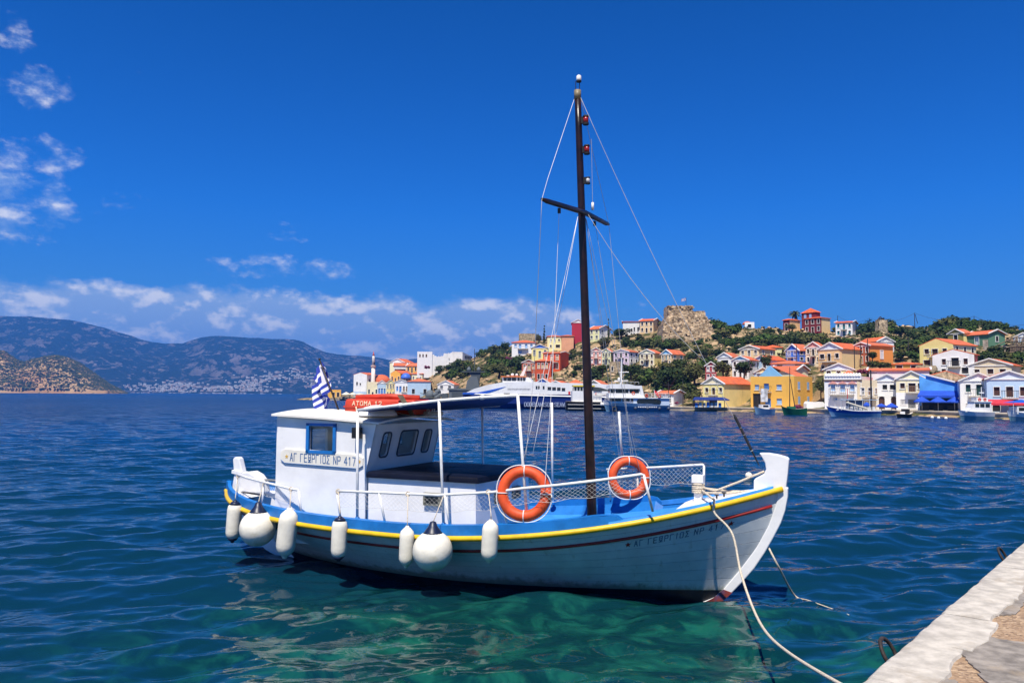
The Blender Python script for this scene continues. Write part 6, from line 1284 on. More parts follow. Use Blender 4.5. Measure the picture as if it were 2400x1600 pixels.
pole(Z8, 672, 690, 1175, 127, 'tall dark mast-like pole with crosspieces before the beige waterfront house', .14, True); pole(Z8, 487, 430, 745, 156, 'dark pole in front of the brick gable', .09); pole(Z8, 552, 395, 600, 158, 'dark pole before the orange house front', .09); pole(Z8, 632, 345, 600, 158, 'dark pole at the orange house side wall', .09); pole(Z8, 1080, 320, 560, 170, 'weathered pole on the green slope left of the yellow house', .09)
pole(Z7, 1660, 670, 880, 167, 'pole at the corner of the cobalt house', .09); pole(Z7, 265, 1080, 1385, 150, 'street lamp pole left of the blue canopy', .07); pole(Z7, 88, 1130, 1400, 150, 'lamp post with crossbar beside the white hut', .07, True); pole(Z5, 1630, 405, 640, 290, 'thin spiky pole at the end of the white fort', .12)
# ------------------------------------------------------------------ vegetation
def foliage_mat(name, c, hue=.25):
    m = bpy.data.materials.new(name); m.use_nodes = True; t = m.node_tree; b = t.nodes['Principled BSDF']; b.inputs['Roughness'].default_value = .8; b.inputs['Specular IOR Level'].default_value = .15
    oi = N(t, 'ShaderNodeObjectInfo'); g = N(t, 'ShaderNodeNewGeometry'); n = N(t, 'ShaderNodeTexNoise'); setin(n, Scale=1.3, Detail=3.); t.links.new(g.outputs['Position'], n.inputs['Vector'])
    lo = tuple(v*.55 for v in c); hi = (min(1, c[0]*1.7), c[1]*1.45, c[2]*1.2); cc = mixc(t, maprange(t, n.outputs[0], .3, .7), lo, hi)
    cc = mixc(t, math_(t, 'MULTIPLY', oi.outputs['Random'], .6), cc, (c[0]*1.6, c[1]*1.15, c[2]*.8)); t.links.new(cc, b.inputs['Base Color']); return m
FG = [foliage_mat('foliage_dark', (.026, .050, .018)), foliage_mat('foliage_olive', (.062, .080, .030)), foliage_mat('foliage_bright', (.045, .092, .022))]
FP = foliage_mat('blossom_purple', (.17, .04, .11)); TRK = mat('bark', (.07, .05, .035), .95, .3, 3.)
def leaf_mesh(name, m, seed, n=420, lobes=7, flat=.75, leaf=.14, shape='round'):
    """crown of unit radius standing on z=0: leaf faces spread through clumps"""
    rg = random.Random(seed); L = []
    for k in range(lobes):
        a = rg.uniform(0, 6.28); d = rg.uniform(.15, .62); L.append((d*math.cos(a), d*math.sin(a), rg.uniform(.25, 1.05)*flat, rg.uniform(.34, .55)))
    if shape == 'tall': L = [(rg.uniform(-.08, .08), rg.uniform(-.08, .08), .15+k*.38, .34*(1-k/(lobes+1.5))) for k in range(lobes)]
    v, f = [], []
    for i in range(n):
        c = L[rg.randrange(len(L))]; th = rg.uniform(0, 6.28); z = rg.uniform(-1, 1); r = c[3]*(rg.random()**.35); s = math.sqrt(1-z*z); p = Vector((c[0]+r*s*math.cos(th), c[1]+r*s*math.sin(th), c[2]+r*z*.85))
        if p.z < .02: p.z = .02+rg.random()*.1
        nrm = Vector((s*math.cos(th)+rg.uniform(-.7, .7), s*math.sin(th)+rg.uniform(-.7, .7), z+rg.uniform(-.3, .9))).normalized(); a = nrm.cross(Vector((0, 0, 1))); a = a.normalized() if a.length > .01 else Vector((1, 0, 0)); b = nrm.cross(a); w = leaf*rg.uniform(.6, 1.3)
        o = len(v); v += [p+a*w, p+b*w*.8, p-a*w, p-b*w*.8]; f.append((o, o+1, o+2, o+3))
    me = bpy.data.meshes.new(name); me.from_pydata([tuple(q) for q in v], [], f); me.materials.append(m); return me
BUSH = [leaf_mesh('shrub', FG[i % 3 if i < 6 else 0], 60+i, 560, 6+i % 3, .62, .115) for i in range(7)]
CROWN = [leaf_mesh('crown', FG[i % 2], 80+i, 1000, 10, .85, .09) for i in range(4)]
CYP = leaf_mesh('crown', FG[0], 95, 500, 6, 1, .10, 'tall'); BOUG = [leaf_mesh('shrub', FP, 97+i, 420, 6, .6, .12) for i in range(2)]
rgv = random.Random(77); NB = [0]
def shrub(p, r, label, group, me=None, sz=None):
    o = put('shrub', me or rgv.choice(BUSH)); o.location = (p[0], p[1], p[2]-.15*r); o.scale = (r, r*rgv.uniform(.8, 1.1), (sz or r*rgv.uniform(.75, 1.05))); o.rotation_euler = (0, 0, rgv.uniform(0, 6.28)); tag(o, label, 'shrub', group); NB[0] += 1; return o
def tree(p, r, h, label, me=None, name='tree', group=None, cat='tree'):
    root = empty(name, p, rgv.uniform(0, 6), label, cat, group); c = put('crown', me or rgv.choice(CROWN), root); c.location = (0, 0, h*.30); c.scale = (r, r, h*.70/1.35)
    mb = MB(); mb.tube([(0, 0, -.5), (r*.05, 0, h*.25), (0, r*.05, h*.55)], [r*.09, r*.07, r*.04], 7)
    for k in range(4): a = k*1.6+.4; mb.tube([(r*.04, 0, h*.28), (r*.35*math.cos(a), r*.35*math.sin(a), h*.52), (r*.5*math.cos(a), r*.5*math.sin(a), h*.68)], [r*.045, r*.03, r*.015], 5)
    mb.build('trunk', TRK, root, True); return root
HB = []
for o in list(bpy.data.objects):
    if o.get('category') in ('house', 'church', 'chapel', 'tower', 'fort') and o.type == 'EMPTY':
        P = []
        for c in o.children:
            if c.type == 'MESH' and c.name.split('.')[0] in ('wall', 'roof'):
                mw = Matrix.Translation(o.location) @ Matrix.Rotation(o.rotation_euler[2], 4, 'Z')
                for v in c.bound_box: P.append(np.array(mw @ Vector(v)))
        if not P: continue
        P = np.array(P); P[:, 2] = np.maximum(P[:, 2], o.location.z); d = (P-CP)@fw; X = 1200+FPX*((P-CP)@RT)/d; Y = 800-FPX*((P-CP)@UP)/d; HB.append((X.min(), X.max(), Y.min(), Y.max(), o.location.y))
def blocked(px, py, rpx, D, tol=.35):
    for x0, x1, y0, y1, d in HB:
        if d > D-1 and px+rpx > x0+ (x1-x0)*.05 and px-rpx < x1-(x1-x0)*.05 and py-rpx*1.3 < y1-(y1-y0)*tol and py > y0: return True
    return False
def scatter(Z, x0, y0, x1, y1, n, s0, s1, label, group, tries=6):
    for _ in range(n):
        for _t in range(tries):
            q = Z(rgv.uniform(x0, x1), rgv.uniform(y0, y1)); h = hit(*q)
            if h is None: continue
            r = rgv.uniform(s0, s1); rp = r/h[1]*FPX
            if any(math.hypot(h[0]-g[0], h[1]-g[1]) < g[2]*.9 for g in HOUSES): continue
            if blocked(q[0], q[1], rp, h[1]): continue
            shrub((h[0], h[1], tz(h[0], h[1])), r, label, group); break
scatter(Z7, 600, 445, 1500, 690, 30, 2.0, 3.9, 'dark green shrub on the slope between the fortress and the maroon mansion', 'maquis shrubs on the middle slope')
scatter(Z7, 1380, 530, 2340, 660, 24, 2.0, 3.8, 'dark green shrub on the slope below the maroon mansion', 'maquis shrubs below the mansion')
scatter(Z8, 480, 215, 1500, 560, 38, 2.4, 4.2, 'dense green shrub on the slope below the windmill', 'maquis shrubs below the windmill')
scatter(Z8, 1480, 170, 2350, 330, 22, 1.8, 3.4, 'green shrub on the rocky slope at the upper right', 'maquis shrubs at the upper right')
scatter(Z8, 1735, 400, 2352, 640, 16, 1.8, 3.2, 'green shrub around the scaffolded ruin', 'shrubs by the scaffolded ruin')
scatter(Z7, 0, 400, 600, 860, 24, 1.6, 3.4, 'dark shrub on the rocky slope below the fortress', 'maquis shrubs below the fortress')
scatter(Z6, 1480, 360, 2300, 610, 18, 2.0, 3.6, 'dark shrub on the slope between the church and the pastel houses', 'shrubs below the church')
scatter(Z6, 1250, 800, 1850, 990, 14, 1.6, 3.0, 'dark shrub on the rocks below the pastel row', 'shrubs below the pastel row')
scatter(Z6, 0, 640, 400, 960, 18, 2.2, 3.8, 'dark shrub on the slope left of the red houses', 'shrubs left of the red houses')
scatter(Z6, 900, 640, 1130, 960, 8, 1.4, 2.6, 'dark shrub on the bare rock right of the red houses', 'shrubs right of the red houses')
scatter(Z5, 1020, 590, 2100, 760, 22, 2.2, 3.8, 'dark shrub on the slope right of the white fort', 'shrubs right of the white fort')
scatter(Z5, 1640, 430, 2100, 580, 12, 1.8, 3.4, 'dark shrub on the skyline right of the white fort', 'skyline shrubs by the fort')
scatter(Z7, 0, 860, 540, 1330, 20, 2.4, 4.2, 'dark shrub among the big trees left of the yellow waterfront house', 'shrubs left of the yellow house')
scatter(Z6, 1560, 800, 2340, 1060, 18, 2.2, 3.8, 'dark shrub in the thicket below the cream and lilac houses', 'thicket below the pastel row')
scatter(Z7, 600, 690, 1500, 1000, 16, 1.6, 3.0, 'dark shrub between the houses of the middle slope', 'shrubs between the middle houses')
# trees one can tell apart
def T_(Z, x, yb, wz, yt, label, me=None, D=None, name='tree', cat='tree', k=5.227):
    q = Z(x, yb); 
    if D is None: h = hit(*q); P = h if h is not None else atY(*q, autoD(*q))
    else: P = atY(*q, D)
    s = P[1]/FPX; k = 4.704 if Z is Z8 else 5.227; return tree(P, wz/2/k*s*1.1, (yb-yt)/k*s, label, me, name, None, cat)
T_(Z7, 760, 1075, 235, 850, 'round dark tree in front of the dark pink house', None, 157); T_(Z7, 1010, 1090, 245, 850, 'spreading tree with visible trunk before the sky-blue pediment house', None, 155); T_(Z7, 1278, 990, 165, 770, 'compact round tree beside the narrow light blue house', None, 162)
T_(Z7, 90, 1330, 330, 900, 'big dark tree above the white quayside hut, left', None, 157); T_(Z7, 400, 1180, 330, 860, 'broad dark tree left of the dark pink house', None, 165); T_(Z7, 400, 1400, 250, 1190, 'low rounded tree left of the yellow waterfront house', None, 153); T_(Z7, 240, 1050, 260, 820, 'dark tree below the stone-coloured house', None, 175); T_(Z7, 510, 840, 140, 705, 'lone round tree on the rocks below the fortress')
T_(Z7, 1955, 1300, 160, 1060, 'dense round tree beside the scalloped white house', None, 141); T_(Z7, 1800, 970, 80, 885, 'small round tree at the foot of the beige house', None, 157)
T_(Z7, 280, 530, 190, 395, 'dark tree at the foot of the fortress'); T_(Z7, 70, 560, 200, 400, 'dark tree left below the fortress')
T_(Z7, 1600, 510, 160, 400, 'dark tree in front of the small maroon house on the crest', None, autoD(1856, 778)-6)
T_(Z6, 2150, 1010, 380, 760, 'wide dark tree mass below the cream pastel house', None, 168); T_(Z6, 1720, 960, 280, 790, 'broad dark tree below the lilac house', None, 172); T_(Z6, 1370, 930, 160, 800, 'dark tree below the pink house', None, 178)
T_(Z6, 1600, 500, 230, 350, 'dark tree left of the white church wing'); T_(Z6, 1370, 610, 190, 455, 'round dark tree below the white-pediment house')
T_(Z6, 175, 650, 130, 520, 'lone round tree on the skyline left of the white house with blue shutters'); T_(Z6, 590, 560, 90, 420, 'tree between the stone tower and the pale yellow house', None, 285)
T_(Z6, 100, 960, 330, 780, 'large dark tree mass left of the dark red house', None, 215)
T_(Z5, 1330, 690, 160, 590, 'round dark tree below the white fort'); T_(Z5, 1200, 650, 100, 595, 'small round tree against the white fort wall'); T_(Z5, 1620, 690, 200, 560, 'bushy tree at the right foot of the white fort')
T_(Z8, 110, 985, 150, 765, 'dense dark tree left of the scalloped white house, further along', None, 140) if False else None
T_(Z8, 770, 705, 300, 560, 'wide dark tree mass right of the bougainvillea', None, 152); T_(Z8, 680, 600, 120, 480, 'dark tree before the orange house wall', None, 157); T_(Z8, 1500, 215, 200, 115, 'big round tree on the right skyline'); T_(Z8, 1700, 175, 120, 105, 'smaller round tree on the right skyline'); T_(Z8, 560, 255, 150, 180, 'bushy tree on the crest right of the tall white house'); T_(Z8, 1000, 600, 200, 480, 'dark bushy tree left of the yellow gabled house')
T_(Z6, 655, 560, 90, 395, 'pointed dark cypress beside the pale yellow house', CYP, 270, 'cypress'); T_(Z6, 1445, 560, 80, 335, 'slim dark cypress right of the white-pediment house', CYP, None, 'cypress')
for (Z, x, y, w, D, lab) in ((Z8, 585, 722, 150, 150, 'purple bougainvillea below the orange house'), (Z7, 1690, 1450, 130, 137, 'pink oleander bush on the quay beside the green boat'), (Z7, 180, 1385, 70, 149, 'small pink bush beside the white quayside hut'), (Z5, 1050, 640, 90, 305, 'reddish bush at the left foot of the white fort'), (Z6, 240, 760, 130, None, 'purple bushes on the slope below the white house with blue shutters')):
    q = Z(x, y); P = atY(*q, D) if D else hit(*q); k = 4.704 if Z is Z8 else 5.227; shrub(P, w/2/k*P[1]/FPX*1.15, lab, 'flowering shrubs', rgv.choice(BOUG))
def palm():
    D = autoD(1863, 750)-2; b = pz(Z7, 1637, 400, D); t = pz(Z7, 1637, 285, D); root = empty('palm_tree', b-Vector((0, 0, 2)), 0, 'palm tree on the crest between the two maroon houses', 'palm'); h = t.z-b.z+2
    MB().tube([(0, 0, 0), (.1, 0, h*.5), (0, 0, h)], [.35, .26, .24], 8).build('trunk', TRK, root, True); rg = random.Random(3)
    for k in range(26):
        a = k*2.4; e = rg.uniform(-.35, 1.1); L = rg.uniform(2.2, 3.1); mb = MB(); P = []
        for i in range(8):
            f = i/7; x = L*f*math.cos(e)*(1-.1*f); z = L*f*math.sin(e)-1.6*f*f; wd = .34*(math.sin(math.pi*min(1, f*.9+.1)))+.03; c, s = math.cos(a), math.sin(a)
            P.append([(x*c-wd*s, x*s+wd*c, h+z-.12*wd), (x*c, x*s, h+z+.05), (x*c+wd*s, x*s-wd*c, h+z-.12*wd)])
        mb.grid(P); mb.build('frond', FG[1], root, fixn=False)
palm()
# ------------------------------------------------------------------ vessels across the harbour
def vpaint(n, c, r=.4): return mat('vessel_'+n, c, r, .06, .6, dirt=(tuple(v*.6 for v in c), .62, .5))
def vessel(name, label, px_bow, px_stern, D, cat='boat', rel=0):
    """root at the waterline amidships, local +x towards the bow"""
    y = 940; a, b = atY(px_bow, y, D), atY(px_stern, y, D); L = abs(a[0]-b[0])/math.cos(R(rel)); c = (a+b)/2; rz = (math.pi if px_bow < px_stern else 0)+R(rel)
    return empty(name, (c[0], c[1], 0), rz, label, cat, 'vessels moored across the harbour'), L
def hull(root, L, B, h_bow, h_mid, h_st, m, m2=None, split=.35, rake=.08, transom=.75, bot=None, name='hull'):
    ts = np.linspace(0, 1, 22); ws = [-.4, 0, split*.5, split, split+.001, .7, 1.0]; mb = MB(); rows = []
    for t in ts:
        sh = h_mid+(h_bow-h_mid)*max(0, (t-.45)/.55)**2+(h_st-h_mid)*max(0, (.45-t)/.45)**2; hb = B/2*((1-max(0, (t-.5)/.5)**2.2)*(transom+(1-transom)*min(1, t/.35)))+.04
        row = []
        for w in ws:
            x = -L/2+L*t*(1-rake*(1-max(0, w)))+0; k = .62+.38*max(0, w) if t < .6 else .62+.38*max(0, w)-.3*(t-.6)/.4*(1-max(0, w)); row.append((x, hb*k, sh*w if w >= 0 else -.5))
        rows.append(row)
    for sgn in (1, -1):
        P = [[(x, sgn*y, z) for x, y, z in r] for r in rows]; o = len(mb.f); mb.grid(P)
    nf = len(ws)-1; mb.mi = []
    for i in range(2*(len(ts)-1)):
        for j in range(nf): mb.mi.append(1 if (m2 is not None and j >= 4) else 0)
    n0 = len(rows[0]); N_ = len(ts)*n0; mb.f.append(tuple(range(n0))+tuple(N_+k for k in range(n0))[::-1]); mb.mi.append(1 if m2 else 0)
    dk = [(len(rows[0])-1)+i*n0 for i in range(len(ts))]
    for i in range(len(ts)-1): mb.f.append((dk[i], dk[i+1], N_+dk[i+1], N_+dk[i])); mb.mi.append(2)
    mb.build(name, None, root, mats=[m, m2 or m, vpaint('deck', (.55, .50, .42), .8)]); return rows
WHT = vpaint('white', (.80, .80, .78)); DKG = mat('vessel_glass', (.012, .016, .022), .12, .1, 1., spec=.6)
def dwin(root, x0, x1, y, z0, z1, par=None): return MB().bbox((x0, y-.03, z0), (x1, y+.03, z1)).build('window', DKG, par or root)
def rail_(root, pts, h, n=2, r=.03, m=None):
    mb = MB()
    for k in range(1, n+1): mb.tube([(p[0], p[1], p[2]+h*k/n) for p in pts], r, 4)
    for p in pts: mb.tube([p, (p[0], p[1], p[2]+h)], r, 4)
    mb.build('railing', m or WHT, root)
def ferry():
    root, L = vessel('ferry', 'fast catamaran ferry, white above a navy hull, bow to the left, behind the mast', 1090, 1475, 160, 'ferry', -6); s = 160/FPX; B = 10; nv = vpaint('navy', (.010, .028, .17)); hz = lambda y: 2.7-(y-926)*s
    X = lambda px: (1282-px)*s*1.0     # local +x = bow = left in the photo; side towards the camera is local +y
    mb = MB(); P = []
    prof = [(1090, 924, 946), (1100, 924, 952), (1130, 925, 966), (1180, 926, 966), (1240, 927, 966), (1350, 929, 966), (1420, 930, 966), (1475, 931, 966)]
    for sg, yc in ((1, B/2-1.4), (-1, -B/2+1.4)):
        mb = MB(); rows = []
        for i, (px, yt, yb) in enumerate(prof):
            w = [.12, .6, 1.2, 1.4, 1.4, 1.4, 1.4, 1.4][i]; rows.append([(X(px), yc+w, hz(yt)), (X(px), yc+w*.9, (hz(yt)+max(hz(yb), -.6))/2), (X(px), yc, max(hz(yb), -.8)), (X(px), yc-w*.9, (hz(yt)+max(hz(yb), -.6))/2), (X(px), yc-w, hz(yt))])
        mb.grid(rows); mb.f.append((35, 36, 37, 38, 39)); mb.mi.append(0); hl = mb.build('hull', nv, root)
        if sg > 0:
            for (dz, th) in ((hz(928), .16),): 
                MB().tube([(X(px), yc+[.14, .64, 1.24, 1.44, 1.44, 1.44, 1.44, 1.44][i], hz(yt)+.02) for i, (px, yt, yb) in enumerate(prof)], .14, 5).build('rubbing_band', WHT, hl)
            fn = lambda u, v: (X(1234)-u, yc+1.50, .55+v)
            text_mesh('DODEKANISOS SEAWAYS', .74, fn, .13, .33, .52)[0].build('lettering', vpaint('letter_white', (.34, .40, .54)), hl, label='white lettering DODEKANISOS SEAWAYS on the hull', fixn=False, kind='stuff')
    MB().bbox((X(1475), -B/2+.2, hz(932)), (X(1110), B/2-.2, hz(925))).build('wet_deck', nv, root)
    ys = B/2-.35
    mb = MB(); sp = [(1093, 924), (1118, 912), (1150, 903), (1182, 897), (1230, 895), (1300, 897), (1400, 899), (1440, 903), (1455, 924)]; mb.prism([(X(a), hz(b)) for a, b in sp], 2*ys, (0, -ys, 0), (1, 0, 0), (0, 0, 1), (0, 1, 0)); sup = mb.build('superstructure', WHT, root)
    mb = MB(); mb.prism([(X(a), hz(b)) for a, b in ((1090, 925), (1092, 921), (1125, 921), (1148, 916), (1190, 907), (1165, 917), (1140, 925))], .06, (0, ys+.01, 0), (1, 0, 0), (0, 0, 1), (0, 1, 0)); mb.build('swoosh', vpaint('royal', (.02, .10, .50)), sup)
    for a, b, c, d in ((1259, 1263, 905, 912), (1264.5, 1268, 905, 912), (1275, 1279, 905, 912), (1286, 1294.5, 907, 914), (1296.5, 1305, 907.5, 914.5), (1307.5, 1315.5, 908, 915), (1318, 1326, 909, 916), (1186, 1200, 922, 924)): dwin(root, X(a), X(b), ys+.02, hz(d), hz(c), sup)
    rg = random.Random(3)
    for k in range(17): px = 1195+k*3.1; MB().bbox((X(px), ys, hz(914.5-rg.uniform(0, 1))), (X(px+1.9), ys+.03, hz(911))).build('faded_lettering', vpaint('letter_grey', (.25, .25, .27)), sup)
    mb = MB(); mb.prism([(X(a), hz(b)) for a, b in ((1182, 897), (1180, 885), (1240, 885), (1250, 896))], 2*ys-2, (0, -ys+1, 0), (1, 0, 0), (0, 0, 1), (0, 1, 0)); br = mb.build('bridge', WHT, root)
    MB().bbox((X(1178), -ys+.6, hz(885)), (X(1236), ys-.6, hz(882.5))).build('bridge_roof', vpaint('orange_roof', (.70, .20, .05)), br)
    for a, b in ((1184, 1191), (1192.5, 1201), (1203, 1213), (1216, 1221), (1223, 1226.5), (1229, 1233.5)): dwin(root, X(a), X(b), ys-.97, hz(893.5), hz(886), br)
    mb = MB(); mb.prism([(X(a), hz(b)) for a, b in ((1216, 884), (1226, 884), (1234, 858), (1231, 858))], .5, (0, -.25, 0), (1, 0, 0), (0, 0, 1), (0, 1, 0)); mb.build('mast', WHT, root)
    for px, r in ((1200, .35), (1210, .3)): MB().lathe([(r*math.cos(a), r*math.sin(a)) for a in np.linspace(-1.3, 1.4, 7)], (X(px), 0, hz(879)), 10).build('radome', WHT, root, True)
    MB().bbox((X(1187), -.6, hz(881.5)), (X(1193), .6, hz(879.5))).build('radar', WHT, root)
    for k in range(2): MB().bbox((X(1333+k*41), ys+.0, hz(924-k)), (X(1337.5+k*41), ys+.04, hz(917-k))).build('red_sign', vpaint('signred', (.6, .03, .03)), sup)
ferry()
def black_boat():
    root, L = vessel('charter_boat', 'black-hulled boat with yellow wheelhouse roof, half hidden by the mast', 1445, 1326, 142, 'boat', 0); s = 142/FPX; X = lambda px: (px-1385.5)*s; hz = lambda y: 2.7-(y-926.6)*s; bk = vpaint('black', (.008, .009, .011))
    hull(root, L, 4.2, hz(943), hz(941), hz(940), bk, None, rake=.04)
    for y in (956.5, 960.5 if False else 947.5): MB().tube([(X(p), -2.02+(.9*max(0, (p-1410)/35)**2)-.04, hz(y)) for p in (1329, 1360, 1395, 1415, 1430, 1440)], .035, 5).build('white_stripe', WHT, root)
    dh = MB().bbox((X(1340), -1.6, hz(941)), (X(1408), 1.6, hz(916))).build('deckhouse', WHT, root); MB().bbox((X(1342), -1.7, hz(906)), (X(1392), 1.7, hz(903))).build('roof', vpaint('yellow', (.70, .55, .03)), dh); MB().bbox((X(1343.5), -1.5, hz(917)), (X(1390), 1.5, hz(906))).build('wheelhouse', DKG, dh)
    for p in (1343, 1350, 1357, 1364, 1371, 1378, 1389): MB().bbox((X(p), -1.56, hz(917)), (X(p+1.4), -1.5, hz(906))).build('mullion', WHT, dh)
    mb = MB(); mb.add([(X(1388), -1.8, hz(906.5)), (X(1404), -1.8, hz(908)), (X(1432), -1.8, hz(916)), (X(1388), -1.8, hz(916)), (X(1388), 1.8, hz(906.5)), (X(1404), 1.8, hz(908)), (X(1432), 1.8, hz(916)), (X(1388), 1.8, hz(916))], [(0, 1, 2, 3), (4, 5, 6, 7), (0, 1, 5, 4), (1, 2, 6, 5)]); mb.build('awning', vpaint('awning_grey', (.045, .06, .065), .8), root)
    rail_(root, [(X(p), -1.85, hz(930)) for p in range(1388, 1432, 7)], .75, 3)
    for p in (1393, 1413): MB().bbox((X(p), -1.66, hz(925)), (X(p+3), -1.6, hz(919))).build('lifebuoy_box', vpaint('signred', (.6, .03, .03)), root) if p < 1400 else None
    for p in (1407, 1411.5): MB().lathe([(.18, -.3), (.27, -.1), (.24, .2), (.05, .35)], (X(p), -2.25, hz(946)), 10).build('fender', WHT, root, True)
black_boat()
def tour_boat():
    root, L = vessel('tour_boat', 'white and blue two-deck tour boat with tall white mast, right of the dark mast', 1412, 1566, 137, 'boat', 0); s = 137/FPX; X = lambda px: (1489-px)*s; hz = lambda y: 2.7-(y-927.6)*s; bl = vpaint('steel_blue', (.13, .27, .42))
    hull(root, L, 4.6, hz(938), hz(945), hz(945), bl, WHT, .62, rake=.06); Y = 2.1   # camera side is local +y
    MB().bbox((X(1563), -Y, hz(949)), (X(1480), Y, hz(932.5))).build('deckhouse', vpaint('pale_blue', (.50, .60, .72)), root)
    mb = MB(); mb.prism([(X(a), hz(b)) for a, b in ((1488, 940), (1491, 935), (1540, 935), (1544, 940.5), (1541, 946.5), (1490, 946.5))], .08, (0, Y+.0, 0), (1, 0, 0), (0, 0, 1), (0, 1, 0)); mb.build('window', DKG, root, label='long dark saloon window')
    for k in range(11): MB().bbox((X(1490+k*4.1), 2.36, hz(954)), (X(1492.6+k*4.1), 2.42, hz(951.5))).build('faded_lettering', WHT, root)
    MB().bbox((X(1566), -2.3, hz(933)), (X(1424), 2.35, hz(931))).build('upper_deck', WHT, root)
    MB().bbox((X(1488), -1.9, hz(945)), (X(1428), 1.9, hz(931.2))).build('fore_cabin', WHT, root)
    for a, b in ((1427, 1452), (1455, 1472), (1475, 1485)): dwin(root, X(a), X(b), 1.93, hz(940), hz(934))
    wh = MB().bbox((X(1500), -1.8, hz(931)), (X(1424), 1.85, hz(921.5))).build('wheelhouse', WHT, root)
    MB().bbox((X(1496), -1.7, hz(921.5)), (X(1428), 1.72, hz(911.8))).build('bridge_glass', DKG, wh)
    for p in (1426.5, 1438, 1470, 1494): MB().bbox((X(p), 1.70, hz(921.5)), (X(p+1.6), 1.78, hz(911.8))).build('mullion', WHT, wh)
    mb = MB(); mb.prism([(X(a), hz(b)) for a, b in ((1423, 911.5), (1425, 903), (1432, 900.5), (1470, 900.5), (1486, 904), (1500, 904), (1506, 931), (1497, 931), (1496, 911.5))], 4.0, (0, -2, 0), (1, 0, 0), (0, 0, 1), (0, 1, 0)); mb.build('roof', WHT, root)
    ms = MB().tube([(X(1456), 0, hz(901)), (X(1457), 0, hz(838))], [.17, .09], 8).build('mast', WHT, root)
    for y, a, b in ((872, 1450, 1474), (892, 1440, 1472)): MB().tube([(X(a), 0, hz(y+1)), (X(b), 0, hz(y))], .07, 5).build('spreader', WHT, ms)
    MB().lathe([(.25*math.cos(a), .3*math.sin(a)) for a in np.linspace(-1.3, 1.4, 7)], (X(1451), 0, hz(889)), 10).build('radome', WHT, ms, True)
    rail_(root, [(X(p), 2.25, hz(932)) for p in range(1506, 1566, 8)], .75, 2); rail_(root, [(X(p), 1.95, hz(901)) for p in range(1430, 1500, 9)], .4, 1, .02); rail_(root, [(X(p), 1.9-.7*max(0, (1440-p)/28), hz(940.5)) for p in range(1416, 1486, 10)], .55, 2)
    og = MATS['lifebuoy_orange']
    for p, y in ((1479.5, 922), (1510, 927), (1539, 928)): MB().torus((X(p), 2.40, hz(y)), .22, .07, 16, 8, Matrix.Rotation(R(90), 3, 'X')).build('lifebuoy', og, root, True)
    for p in (1484, 1512, 1539, 1560): MB().lathe([(.05, -.3), (.28, -.15), (.28, .15), (.05, .3)], (X(p), 2.55, hz(956)), 10).build('fender', vpaint('fender_grey', (.06, .08, .12)), root, True)
    MB().torus((X(1438), 1.75, hz(958)), .35, .14, 14, 8, Matrix.Rotation(R(90), 3, 'X')).build('tyre_fender', vpaint('black', (.008, .009, .011)), root, True)
    fl = MB().tube([(X(1556 if False else 1535), 0, hz(932)), (X(1533), 0, hz(913))], .04, 5).build('flag_staff', WHT, root); mb = MB(); mb.grid([[(X(1534+j*1.1), .1*math.sin(j), hz(914.5+i*2.6+.6*j)) for j in range(8)] for i in range(4)]); mb.build('ensign', vpaint('signred', (.6, .03, .03)), fl)
tour_boat()
def warship():
    D = 250; root, L = vessel('navy_ship', 'grey naval patrol ship with boxy radar tower, moored behind the ferry', 905, 1160, D, 'ship', 0); s = D/FPX; X = lambda px: (1032.5-px)*s; hz = lambda y: 2.7-(y-924.6)*s; g = vpaint('navy_grey', (.115, .135, .145), .7); g2 = vpaint('navy_grey_dark', (.06, .075, .085), .7)
    hull(root, L, 7, hz(929), hz(933), hz(934), g, None, rake=.06)
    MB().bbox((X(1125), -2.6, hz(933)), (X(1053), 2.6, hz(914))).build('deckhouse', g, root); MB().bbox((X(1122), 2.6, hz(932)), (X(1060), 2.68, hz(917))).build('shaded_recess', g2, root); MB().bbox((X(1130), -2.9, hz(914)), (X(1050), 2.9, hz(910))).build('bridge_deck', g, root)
    mb = MB(); mb.prism([(X(a), hz(b)) for a, b in ((1092, 910), (1095, 893), (1103, 882), (1118, 882), (1124, 910))], 4, (0, -2, 0), (1, 0, 0), (0, 0, 1), (0, 1, 0)); mb.build('superstructure', g, root)
    mb = MB(); mb.prism([(X(a), hz(b)) for a, b in ((1105, 884), (1100, 873), (1126, 873), (1122, 900), (1112, 900))], 3, (0, -1.5, 0), (1, 0, 0), (0, 0, 1), (0, 1, 0)); mb.build('radar_tower', g2, root); MB().bbox((X(1137), -1.9, hz(872.5)), (X(1082), 1.9, hz(870))).build('platform', g2, root)
    for p in (1098, 1121): MB().lathe([(.7, 0), (.65, .8), (.2, 1.4)], (X(p), 0, hz(870)), 10).build('radar_dome', g, root, True)
    MB().tube([(X(1111), 0, hz(870)), (X(1111), 0, hz(845))], .08, 5).build('aerial', g, root)
    gb = MB().lathe([(1.5, 0), (1.4, 1.2), (.8, 2.2), (.1, 2.4)], (X(1008), 0, hz(932)), 12).build('gun_mount', g, root, True); MB().tube([(X(1008), 0, hz(925)), (X(985), 0, hz(922))], .14, 6).build('barrel', g2, gb)
    for k, (p, y) in enumerate(((1027, 918), (1022, 924), (1030, 927), (1025, 931))): MB().tube([(X(p+5), .8, hz(y-3)), (X(p-5), .8, hz(y+2))], .7, 8).build('launcher', g, root)
    MB().bbox((X(1050), -1.5, hz(933)), (X(1036), 1.5, hz(922))).build('locker', g2, root)
    for p in (914, 940, 965): MB().tube([(X(p), 0, hz(932)), (X(p+4), 0, hz(905 if p == 914 else 924))], .07, 5).build('jackstaff', g2, root)
    rail_(root, [(X(p), 2.6, hz(933)) for p in range(925, 1050, 16)], .9, 2, .03, g2)
warship()
